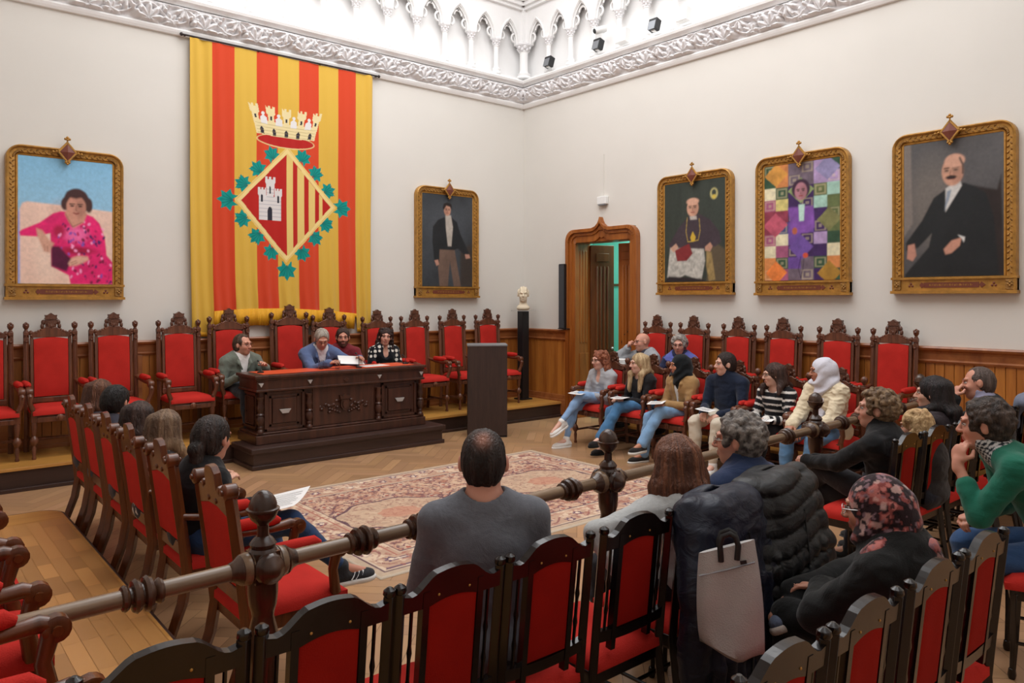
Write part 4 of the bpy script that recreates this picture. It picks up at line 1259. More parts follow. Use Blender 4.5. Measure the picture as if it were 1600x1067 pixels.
def pic_patch():
    p = Pic(*NP, '#4a2c5a')
    pal = {'o': '#c8804a', 'v': '#6a4a94', 'V': '#3d2556', 'c': '#d8cfae', 'g': '#5f6a42', 'G': '#33503a', 'l': '#a890b8', 'L': '#9fc3b4', 'p': '#a05878', 'r': '#8a3a4c', 'y': '#d0c27a', 'b': '#3a4470', 'm': '#6d5f6c', 'd': '#2b1c38', 't': '#2f5a64'}
    rows = ['GGmmGb', 'cGVVgL', 'pyVVLg', 'rrvvVg', 'btvvVV', 'pcVVlG', 'cpVVVc', 'GVVVGV', 'dpmmdg']
    rows = ['bGmmGbb', 'GomVGll']
    cell = ['GommlG', 'Gommll', 'cGVVgL', 'pyVVLg', 'rrVvVg', 'rbvvVg', 'pcvVlG', 'cpVVVc', 'oGvmGo', 'opmmVG']
    nr = len(cell)
    for j, row in enumerate(cell):
        for i, ch in enumerate(row):
            x0, x1, y0, y1 = i / 6, (i + 1) / 6, j / nr, (j + 1) / nr
            m = ((p.U >= x0) & (p.U < x1) & (p.V >= y0) & (p.V < y1)).astype(float)
            p.blend(m, pal[ch], .7 + .6 * fnoise(p.U * 16 + i, p.V * 22 + j))
            if (i + j) % 3 == 0:
                r = np.maximum(np.abs(p.U - (x0 + x1) / 2) * 6, np.abs(p.V - (y0 + y1) / 2) * nr)
                p.blend(m * (np.sin(r * 22) > .3) * .35, '#d8c8a0')
    for (cx, cy, rx, ry, c) in ((.17, .09, .16, .10, '#c98f42'), (.84, .08, .16, .10, '#8d86ac'), (.16, .52, .17, .105, '#b8566a'), (.86, .5, .15, .10, '#7b7a4e'), (.17, .93, .15, .10, '#d97a3c'), (.86, .94, .15, .10, '#a97f34'), (.5, .24, .17, .11, '#8fa06a'), (.5, .72, .16, .11, '#6b4e98')):
        m = ((np.abs(p.U - cx) / rx + np.abs(p.V - cy) / ry) < 1).astype(float)
        p.blend(m, c, .65 + .7 * fnoise(p.U * 12 + cx * 9, p.V * 16 + cy * 5))
    p.poly([(.33, .38), (.66, .38), (.68, .56), (.60, .60), (.38, .60)], '#7d4fa0', .02, .6 + .8 * p.n(9)); p.poly([(.47, .36), (.55, .36), (.54, .50), (.48, .50)], '#b8d8cc', .01)
    p.ell(.5, .23, .12, .085, '#3a2338'); face(p, .5, .25, .075, '#b07a86', asp=1.3)
    p.ell(.42, .58, .035, .03, '#b06048'); p.ell(.56, .79, .035, .022, '#c9523a')
    p.line([(.5, .8), (.47, .9), (.5, .98), (.53, .9), (.54, .82)], .005, '#2a1838')
    return p
def pic_moustache():
    p = Pic(*NP, '#575454'); k = p.U
    p.blend(np.ones_like(p.U), np.array(lin('#545253')), .75 + .35 * p.n(3) + .2 * (1 - p.V))
    p.ell(.3, .45, .25, .3, '#756d66', soft=.9, a=.7); p.poly([(0, 0), (.08, 0), (.10, .6), (0, .7)], '#7b726c', .02)
    p.poly([(.72, .36), (.93, .40), (.97, .30), (1, 1), (.6, 1), (.7, .7)], '#2a211f', .02, .7 + .6 * p.n(6))
    p.poly([(.45, .36), (.32, .42), (.20, .58), (.03, .74), (.03, .80), (.16, .78), (.30, .68), (.27, .78), (.02, .98), (.02, 1), (.95, 1), (.93, .8), (.90, .58), (.83, .42), (.72, .36), (.62, .33)], '#1e2022', .012, .75 + .5 * p.n(6))
    p.poly([(.44, .36), (.58, .30), (.60, .35), (.44, .53)], '#c9c6c2', .01); p.poly([(.455, .38), (.50, .37), (.475, .44), (.43, .52)], '#8792a0', .008)
    p.poly([(.05, .76), (.12, .75), (.14, .84), (.10, .88), (.04, .86)], '#b98472', .01); p.poly([(.42, .80), (.50, .74), (.60, .72), (.58, .78), (.50, .83), (.44, .84)], '#c08b76', .01)
    p.poly([(.56, .70), (.63, .72), (.62, .76), (.60, .73)], '#d6d4d0', .006)
    face(p, .51, .24, .105, '#c8967e', turn=-.45, asp=1.25, must=True, glasses=True)
    p.ell(.53, .165, .10, .05, '#cd9d86', soft=.2); p.line([(.58, .15), (.61, .2), (.61, .26)], .012, '#5e4a42')
    return p

def framed(name, label, pic, loc, rz, W=1.10, H=1.53, red='#7b2f22'):
    """gilt frame with round upper corners, lozenge finial and a plaque rail. local: x right, z up, faces -y"""
    t = thing(name, label, 'painting', loc, rz, group='gilt framed portraits on the walls')
    pic.blur(2)
    iw, ih = W - .20, H - .23
    z0 = .15
    nu, nv = pic.U.shape
    P = np.stack([(pic.U - .5) * iw, np.full(pic.U.shape, -.035), z0 + ih * (1 - pic.V)], -1)
    c = grid_mesh('canvas', P[:, ::-1], pic.C[:, ::-1], 'paint', t, 0)
    so = c.modifiers.new('thickness', 'SOLIDIFY'); so.thickness = .015; so.offset = 0
    # frame moulding swept round the opening, round top corners
    def path(off):
        hw = iw / 2 + off; zt = z0 + ih + off; r = .02 + off * 1.25
        pts = [(-hw, 0), (-hw, zt - r)] + [(-hw + r - r * math.cos(a), zt - r + r * math.sin(a)) for a in [PI / 2 * k / 7 for k in range(1, 8)]]
        return pts + [(-x, z) for x, z in pts[::-1]]
    prof = [(-.012, .03), (-.006, .045), (.008, .05), (.016, .04), (.02, .052), (.068, .058), (.072, .07), (.085, .08), (.097, .07), (.10, .045), (.10, 0)]
    m = MB()
    for (o, d), (o2, d2) in zip(prof[:-1], prof[1:]):
        A, B = path(o), path(o2)
        for i in range(len(A) - 1):
            m.add([(A[i][0], -d, A[i][1]), (A[i + 1][0], -d, A[i + 1][1]), (B[i + 1][0], -d2, B[i + 1][1]), (B[i][0], -d2, B[i][1])], [(0, 1, 2, 3)])
    m.b2((-W / 2, -.06, 0), (W / 2, 0, .135)); m.b2((-W / 2 - .01, -.085, -.012), (W / 2 + .01, 0, .016)); m.b2((-W / 2 - .006, -.08, .125), (W / 2 + .006, 0, .148))
    fr = m.build('frame', 'gold', t, 35)
    # leafy relief band in the hollow of the moulding
    A = path(.044); rng = random.Random(5); g = MB()
    for (x0, a0), (x1, a1) in zip(A[:-1], A[1:]):
        L = math.hypot(x1 - x0, a1 - a0); n = max(1, int(L / .026))
        for k in range(n):
            u = (k + .5) / n; x = x0 + (x1 - x0) * u; z = a0 + (a1 - a0) * u
            if z < .15: continue
            dx, dz = (x1 - x0) / L, (a1 - a0) / L; o = .012 * (1 if k % 2 else -1)
            ang = math.atan2(dz, dx) + (.7 if k % 2 else -.7)
            g.sph((x - dz * o, -.056, z + dx * o), (.017, .010, .007), 6, 4, Matrix.Rotation(-ang, 3, 'Y'))
    g.build('relief_band', 'goldr', fr, 60)
    for s in (-1, 1):
        g = MB()
        g.b2((s * (W / 2 - .05) - .036, -.075, .025), (s * (W / 2 - .05) + .036, -.05, .118))
        for a in range(4): g.sph((s * (W / 2 - .05) + .014 * math.cos(a * PI / 2), -.078, .072 + .014 * math.sin(a * PI / 2)), (.011, .008, .011), 6, 4)
        g.build('corner_block', 'goldr', fr, 60)
    g = MB().b2((-.24, -.064, .045), (.24, -.05, .095))
    for s in (-1, 1):
        g.prism([(0, -.028), (.035, 0), (0, .028), (-.02, 0)], .012, (s * .26, -.06, .07))
        for q in ((0, .014), (-.014, -.008), (.014, -.008)): g.sph((s * .36 + q[0], -.062, .07 + q[1]), (.011, .006, .011), 7, 5)
    g.build('name_plaque', 'brown', t, 40)
    mk = MB()
    for k in range(26): mk.b2((-.19 + .0148 * k, -.066, .062), (-.19 + .0148 * k + (.004 if k % 3 else .009), -.064, .062 + (.014 if k % 2 else .018)))
    mk.build('lettering', 'gold', t, 0)
    # lozenge finial
    zt = z0 + ih + .06; g = MB(); q = .098
    for (ax, az), (bx, bz) in (((-q * .8, 0), (0, q)), ((0, q), (q * .8, 0)), ((q * .8, 0), (0, -q)), ((0, -q), (-q * .8, 0))):
        g.tube([(ax, -.085, zt + az), (bx, -.085, zt + bz)], .013, 6)
    g.tube([(0, -.085, zt + q - .02), (0, -.085, zt + q + .05)], .008, 6).tube([(-q - .03, -.085, zt - .006), (q + .03, -.085, zt - .006)], .007, 6)
    for x, z in ((0, q + .035), (0, q + .055), (-.018, q + .04), (.018, q + .04), (-q, 0), (-q - .03, -.006), (q, 0), (q + .03, -.006), (0, -q - .02), (-.015, -q - .005), (.015, -q - .005)):
        g.sph((x, -.085, zt + z), .014, 7, 5)
    f = g.build('lozenge_finial', 'gold', t, 50)
    g = MB().prism([(-q * .72, 0), (0, -q * .9), (q * .72, 0), (0, q * .9)], .02, (0, -.085, zt))
    g.add([(-q * .66, -.097, zt), (0, -.097, zt - q * .84), (q * .66, -.097, zt), (0, -.097, zt + q * .84), (0, -.115, zt)], [(0, 1, 4), (1, 2, 4), (2, 3, 4), (3, 0, 4)])
    g.build('lozenge_field', 'brown', f, 0)
    return t
framed('framed_portrait', 'gilt framed portrait of a woman in a pink dress on a cream armchair', pic_pink(), (1.513, YB - .002, 1.75), 0, 1.07)
framed('framed_portrait', 'gilt framed dark portrait of a standing young man in a tailcoat', pic_gentleman(), (6.34, YB - .002, 1.775), 0, 1.10, 1.56)
framed('framed_portrait', 'gilt framed portrait of a seated bishop in a dark cape and white lace', pic_bishop(), (XR - .002, 5.74, 1.81), -PI / 2, 1.12, 1.49)
framed('framed_portrait', 'gilt framed purple patchwork painting of coloured squares', pic_patch(), (XR - .002, 4.318, 1.80), -PI / 2, 1.10, 1.54)
framed('framed_portrait', 'gilt framed portrait of a seated moustached man in a black suit', pic_moustache(), (XR - .002, 2.792, 1.81), -PI / 2, 1.08, 1.54)

# ---------------------------------------------------------------- the flag
def flag():
    X0, X1, Z1, Z0 = 2.735, 5.10, 4.735, 1.24
    t = thing('striped_flag', 'huge red and yellow striped flag with a crowned diamond coat of arms', 'flag', (X0, YB, 0))
    nu, nv = 400, 560
    p = Pic(nu, nv, '#e0b548')
    Xs = X0 + p.U * (X1 - X0); Zs = Z1 - p.V * (Z1 - Z0)
    yel, red = '#d6ac46', '#cf4526'
    b = [X0, 2.987, 3.245, 3.515, 3.783, 4.053, 4.318, 4.595, 4.85, X1 + .01]
    for i in range(1, 9, 2): p.blend(((Xs >= b[i]) & (Xs < b[i + 1])).astype(float), red)
    p.blend(((Xs < b[1]) | ((Xs >= b[2]) & (Xs < b[3])) | ((Xs >= b[4]) & (Xs < b[5])) | ((Xs >= b[6]) & (Xs < b[7])) | (Xs >= b[8])).astype(float), yel)
    N = lambda x, z: ((x - X0) / (X1 - X0), (Z1 - z) / (Z1 - Z0))
    PP = lambda pts, c: p.poly([N(*q) for q in pts], c)
    def star(cx, cz, r, rot, c):
        pts = []
        for k in range(14):
            a = rot + k * PI / 7; rr = r * (1 if k % 2 == 0 else .62)
            if k == 7: rr = r * .3
            pts.append((cx + rr * math.cos(a), cz + rr * math.sin(a)))
        PP(pts, c)
    L_, T_, R_, B_ = EMB['L'], EMB['T'], EMB['R'], EMB['B']
    cx, cz = (L_[0] + R_[0]) / 2, (T_[1] + B_[1]) / 2
    for i, (x, z) in enumerate(EMB['leaves']):
        a = math.atan2(z - cz, x - cx)
        big = i in (3, 7, 11)
        star(x, z, .135 if big else .115, a, '#0c8f86')
        for k in (-2, -1, 0, 1, 2):
            q = a + k * .55
            p.line([N(x - .06 * math.cos(a), z - .06 * math.sin(a)), N(x + .09 * math.cos(q), z + .09 * math.sin(q))], .0022, '#0a6a66', .8)
    dia = lambda k: [(cx + (q[0] - cx) * k, cz + (q[1] - cz) * k) for q in (L_, T_, R_, B_)]
    PP(dia(1.0), '#e6c980'); PP(dia(.985), '#dfbf6e'); PP(dia(.96), '#e9d08c'); PP(dia(.88), '#b4231d')
    bars = EMB['bars']
    inner = dia(.88)
    def clipx(xa, xb, c):
        m = (Xs >= xa) & (Xs < xb)
        f = np.abs(Xs - cx) / ((R_[0] - L_[0]) / 2 * .88) + np.abs(Zs - cz) / ((T_[1] - B_[1]) / 2 * .88) < 1
        p.blend((m & f).astype(float), c)
    clipx(bars[0], bars[1], '#e0c274')
    for i in (2, 4, 6): clipx(bars[i], bars[i + 1], '#e0c274')
    # castle
    x0, x1, zb, zt = EMB['castle']; w = x1 - x0; h = zt - zb
    st = '#d9d4d2'
    def C(pts, c): PP([(x0 + u * w, zb + v * h) for u, v in pts], c)
    C([(.04, 0), (.96, 0), (.96, .55), (1, .60), (1, .75), (.9, .75), (.9, .70), (.86, .70), (.86, .75), (.78, .75), (.78, .7), (.74, .7), (.74, .75), (.66, .75), (.66, .6), (.64, .55), (.68, .55), (.68, .82), (.72, .88), (.72, 1), (.63, 1), (.63, .95), (.56, .95), (.56, 1), (.46, 1), (.46, .95), (.39, .95), (.39, 1), (.3, 1), (.3, .88), (.34, .82), (.34, .55), (.36, .6), (.36, .75), (.27, .75), (.27, .7), (.23, .7), (.23, .75), (.14, .75), (.14, .7), (.1, .7), (.1, .75), (0, .75), (0, .6), (.04, .55)], st)
    for k in range(1, 9):
        p.line([N(x0 + .05 * w, zb + h * k * .09), N(x0 + .95 * w, zb + h * k * .09)] if k < 6 else [N(x0 + .36 * w, zb + h * k * .09), N(x0 + .66 * w, zb + h * k * .09)], .0012, '#9a9aa6', .8)
    C([(.4, 0), (.6, 0), (.6, .22), (.57, .29), (.5, .32), (.43, .29), (.4, .22)], '#2e2e38')
    for u, v in ((.16, .42), (.84, .42), (.5, .62)): C([(u - .035, v), (u + .035, v), (u + .035, v + .14), (u, v + .18), (u - .035, v + .14)], '#2e2e38')
    # crown
    kx0, kx1, kz0, kz1 = EMB['crown']; kw = kx1 - kx0; kh = kz1 - kz0; kc = (kx0 + kx1) / 2
    K = lambda u, v: (kc + (u - .5) * kw * (.80 + .2 * v), kz0 + v * kh - .04 * kh * math.cos((u - .5) * PI) + 0.02)
    p.ell(*N(kc, kz0 - .01), kw * .41 / (X1 - X0), .085 / (Z1 - Z0), '#e2c98c', soft=.04)
    p.ell(*N(kc, kz0 - .008), kw * .395 / (X1 - X0), .073 / (Z1 - Z0), '#b32420', soft=.04)
    PP([K(u, .08) for u in np.linspace(.0, 1, 9)] + [K(u, .52) for u in np.linspace(1, 0, 9)], '#e3d2a0')
    for k in range(5):
        u = .04 + .23 * k; PP([K(u - .045, .4), K(u + .045, .4), K(u + .045, .72), K(u + .065, .76), K(u + .065, 1), K(u + .03, 1), K(u + .03, .92), K(u - .0, .92), K(u, 1), K(u - .03, 1), K(u - .03, .92), K(u - .065, 1), K(u - .065, .76), K(u - .045, .72)], '#e3d2a0')
        PP([K(u - .014, .56), K(u + .014, .56), K(u + .014, .68), K(u - .014, .68)], '#33303a')
        if k < 4:
            u2 = u + .115; PP([K(u2 - .05, .42), K(u2 + .05, .42), K(u2 + .05, .62), K(u2, .70), K(u2 - .05, .62)], '#dfdcda')
            p.ell(*N(*K(u2, .74)), .009, .006, '#dfdcda')
        PP([K(.10 + .2 * k - .028, .10), K(.10 + .2 * k + .028, .10), K(.10 + .2 * k + .028, .26), K(.10 + .2 * k, .33), K(.10 + .2 * k - .028, .26)], '#33303a')
    for v in (.12, .22, .32, .42): p.line([N(*K(u, v)) for u in np.linspace(.02, .98, 7)], .0011, '#9a8450', .6)
    # cloth shape: vertical folds growing towards the bottom, slack sides
    V = p.V
    fold = .018 * np.sin(Xs * 22 + 1.2 * fnoise(Xs * 1.5, Zs * .8)) + .012 * np.sin(Xs * 51 + Zs * 1.1)
    amp = .12 + .9 * V ** 1.3 + .8 * np.exp(-((Xs - X0) / .25) ** 2) + .8 * np.exp(-((Xs - X1) / .2) ** 2)
    mid = np.exp(-(((Xs - cx) / .7) ** 2 + ((Zs - cz) / .9) ** 2))
    Y = -.062 + fold * amp * (1 - .75 * mid) * .75 + .012 * (fnoise(Xs * 3, Zs * 1.2, 4.0) - .5)
    # bottom hem curves up towards the middle
    e = np.abs((Xs - (X0 + X1) / 2) / ((X1 - X0) / 2))
    hem = np.interp(Xs.ravel(), [X0, X0 + .246, X0 + .252, 3.4, 3.9, 4.5, 4.846, 4.852, X1], [1.33, 1.33, 1.575, 1.60, 1.60, 1.56, 1.52, 1.33, 1.30]).reshape(Xs.shape)
    Zc = np.maximum(Z1 - (Z1 - hem) * V, hem) + 0
    # keep the drawing undistorted: only compress in the lowest eighth
    Zc = np.where(Zs > 1.9, Zs, 1.9 - (1.9 - hem) * (1.9 - Zs) / (1.9 - Z0))
    top = .0035 * 0
    XX = Xs - X0 + .02 * np.sin(Zs * 1.3) * (V ** 2) - .03 * V * (Xs > X1 - .3) * (Xs - X1 + .3) / .3 * 2
    P = np.stack([XX, Y, Zc], -1)
    c = grid_mesh('cloth', P[:, ::-1], p.C[:, ::-1], 'flagc', t, 180)
    so = c.modifiers.new('thickness', 'SOLIDIFY'); so.thickness = .004
    # yellow bullion fringe below the middle stripes
    m = MB(); fx = np.arange(0, nu - 1, 1)
    rr = random.Random(2)
    pts_t, pts_b = [], []
    for i in fx:
        x = XX[i, -1]; y = Y[i, -1]; z = Zc[i, -1]
        L = .17 + .008 * rr.random() if .252 < x < 2.09 else .02
        pts_t.append((x, y - .004, z + .03)); pts_b.append((x, y - .006 + .004 * rr.random(), z - L))
    n = len(pts_t); k = len(m.v)
    vs = pts_t + pts_b; fs = [(i, i + 1, n + i + 1, n + i) for i in range(n - 1)]
    m.add(vs, fs)
    f = m.build('fringe', flat('bullion_fringe', '#d99b12', .7, bump=1.0, bscale=110, var=.05, vscale=60, stretch=(1, 1, .04)), t, 20)
    so = f.modifiers.new('thickness', 'SOLIDIFY'); so.thickness = .006
    # rod and hooks
    g = MB().tube([(-.08, -.065, Z1 + .012), (X1 - X0 + .08, -.065, Z1 + .012)], .011, 8)
    for x in (-.09, X1 - X0 + .09): g.sph((x, -.065, Z1 + .012), .02)
    for x in (-.05, .8, 1.6, X1 - X0 + .05): g.tube([(x, 0, Z1 + .015), (x, -.07, Z1 + .0)], .008, 6)
    g.build('rod', 'rodm', t, 50)
EMB = dict(L=(3.247, 2.925), T=(3.905, 3.636), R=(4.563, 2.925), B=(3.88, 2.193),
    leaves=[(3.708, 3.508), (3.533, 3.317), (3.354, 3.122), (3.172, 2.916), (3.346, 2.702), (3.517, 2.505), (3.692, 2.32), (3.888, 2.10), (4.097, 2.32), (4.27, 2.521), (4.419, 2.701), (4.64, 2.922), (4.446, 3.13), (4.278, 3.334), (4.106, 3.517)],
    bars=[3.896, 3.975, 4.036, 4.123, 4.185, 4.272, 4.325, 4.372], castle=(3.53, 3.835, 2.705, 3.235), crown=(3.43, 4.345, 3.70, 4.09))
flag()

# ---------------------------------------------------------------- the rug
def rug():
    X0, X1, Y0, Y1 = 2.40, 5.76, 4.12, 6.50
    W, Hh = X1 - X0, Y1 - Y0
    nu, nv = 440, 310
    p = Pic(nu, nv, '#c39a80')
    x = p.U * W; y = p.V * Hh
    d = np.minimum(np.minimum(x, W - x), np.minimum(y, Hh - y))
    n1 = fnoise(x * 14, y * 14, 0, 3); n2 = fnoise(x * 30, y * 30, 5., 2); n3 = fnoise(x * 7, y * 7, 9., 2)
    # floral mottling of the field
    p.C[:] = lin('#b08470')
    p.blend((n3 > .5) * .5, '#cda58a'); p.blend((np.abs(n1 - .5) < .035) * .7, '#6b4652'); p.blend((n1 > .62) * .8, '#c7a98f'); p.blend((n1 < .36) * .6, '#9a6556')
    p.blend((n2 > .66) * .6, '#c9b09a'); p.blend((n2 < .32) * .6, '#5c4650')
    fx = x % .30 - .15; fy = y % .26 - .13
    r = np.hypot(fx, fy); th = np.arctan2(fy, fx)
    p.blend((r < .05 * (1 + .3 * np.cos(5 * th))) * .7, '#cbb098'); p.blend((np.abs(r - .06 * (1 + .3 * np.cos(5 * th))) < .007) * .8, '#704655'); p.blend((r < .02) * .9, '#a04f45')
    # medallions with cream ground and dark scrolled outline
    for cx, cy, rx, ry in ((W * .26, Hh * .5, .52, .40), (W * .74, Hh * .5, .52, .40), (W * .5, Hh * .5, .30, .24)):
        q = np.hypot((x - cx) / rx, (y - cy) / ry); a = np.arctan2((y - cy) / ry, (x - cx) / rx)
        q = q * (1 + .05 * np.cos(8 * a))
        p.blend((q < 1) * .78, '#c0a58c', .86 + .25 * n2); p.blend((np.abs(q - 1) < .03) * .85, '#54394a')
        p.blend(((q < .9) & (np.abs(n1 - .52) < .03)) * .7, '#93685e'); p.blend(((q < .35)) * .6, '#b97b66')
        p.blend((np.abs(q - 1.22 - .08 * np.cos(6 * a)) < .02) * .6, '#54394a')
    # borders
    s = np.where((x < .36) | (x > W - .36), y, x)
    b1 = d < .36
    p.blend(b1 * 1.0, '#ba9a84', .9 + .2 * n1)
    wave = .18 + .05 * np.sin(s * 2 * PI / .34)
    p.blend((b1 & (np.abs(d - wave) < .011)) * .85, '#8a5a58')
    fs = s % .17 - .085; fl = np.hypot(fs, (d - .36 + wave))
    p.blend((b1 & (fl < .042 * (1 + .25 * np.cos(6 * np.arctan2(fs, d - .36 + wave))))) * .85, '#5d4560'); p.blend((b1 & (fl < .02)) * .9, '#e6d2ba')
    p.blend((b1 & (n1 > .6)) * .5, '#e2cdb2'); p.blend((b1 & (n2 < .34)) * .6, '#9c5e55')
    for dd, c in ((.36, '#54394a'), (.345, '#cbb8a2'), (.30, '#a86a5e'), (.075, '#54394a'), (.09, '#cbb8a2')): p.blend((np.abs(d - dd) < .007) * .85, c)
    p.blend((d < .065) * 1.0, '#b8a28c', .9 + .2 * n2); p.blend((d < .014) * 1.0, '#cabaa6')
    t = thing('patterned_rug', 'large salmon and cream oriental rug with medallions on the parquet', 'rug', (X0, Y0, 0))
    P = np.stack([x, y, np.where(d < .003, .001, .012 + .002 * n2)], -1)
    grid_mesh('pile', P, p.C, 'rug', t, 180)
rug()

# ---------------------------------------------------------------- lamps and boxes on the cornice of the right wall
def gadgets():
    zc = ZC1 + .1
    def box(y, c, label, mat, tilt=.3, sz=(.10, .13, .15)):
        t = thing('spotlight', label, 'spotlight', (XR - .10, y, zc), group='small lamps standing on the right cornice')
        MB().box((0, 0, .085), sz, ry=tilt).build('housing', mat, t, 0, .006)
        if mat == 'blackm':
            MB().box((-sz[0] / 2 - .006, 0, .085 - .01), (.006, sz[1] * .85, sz[2] * .8), ry=tilt).build('lens', 'grey', t, 0)
        MB().box((0, 0, .012), (.07, .05, .025)).build('bracket', 'whitep', t, 0, .003)
    box(8.33, 0, 'small black spotlight box on the right cornice nearest the corner', 'blackm')
    box(7.32, 0, 'small black spotlight box under the round camera', 'blackm')
    box(6.32, 0, 'black spotlight box at the right of the cornice lamps', 'blackm')
    box(6.86, 0, 'white lamp box on the right cornice between two black ones', 'whitep', .1, (.10, .17, .19))
    box(5.86, 0, 'white lamp box on the right cornice, rightmost of all', 'whitep', .1, (.10, .17, .17))
    t = thing('security_camera', 'small white security camera with dark lens under the arcade', 'camera', (XR - .05, 7.33, 5.53))
    MB().lathe([(.045, -.09), (.05, -.07), (.05, .07), (.04, .09)], (0, 0, 0), (-1, .35, -.35), 14).build('housing', 'whitep', t, 40)
    MB().lathe([(.038, 0), (.03, .012), (.01, .016)], Vector((-1, .35, -.35)).normalized() * .088, (-1, .35, -.35), 12).build('lens', 'blackm', t, 40)
    MB().tube([(.02, 0, -.02), (.08, 0, -.02)], .012, 8).build('bracket', 'whitep', t, 60)
gadgets()
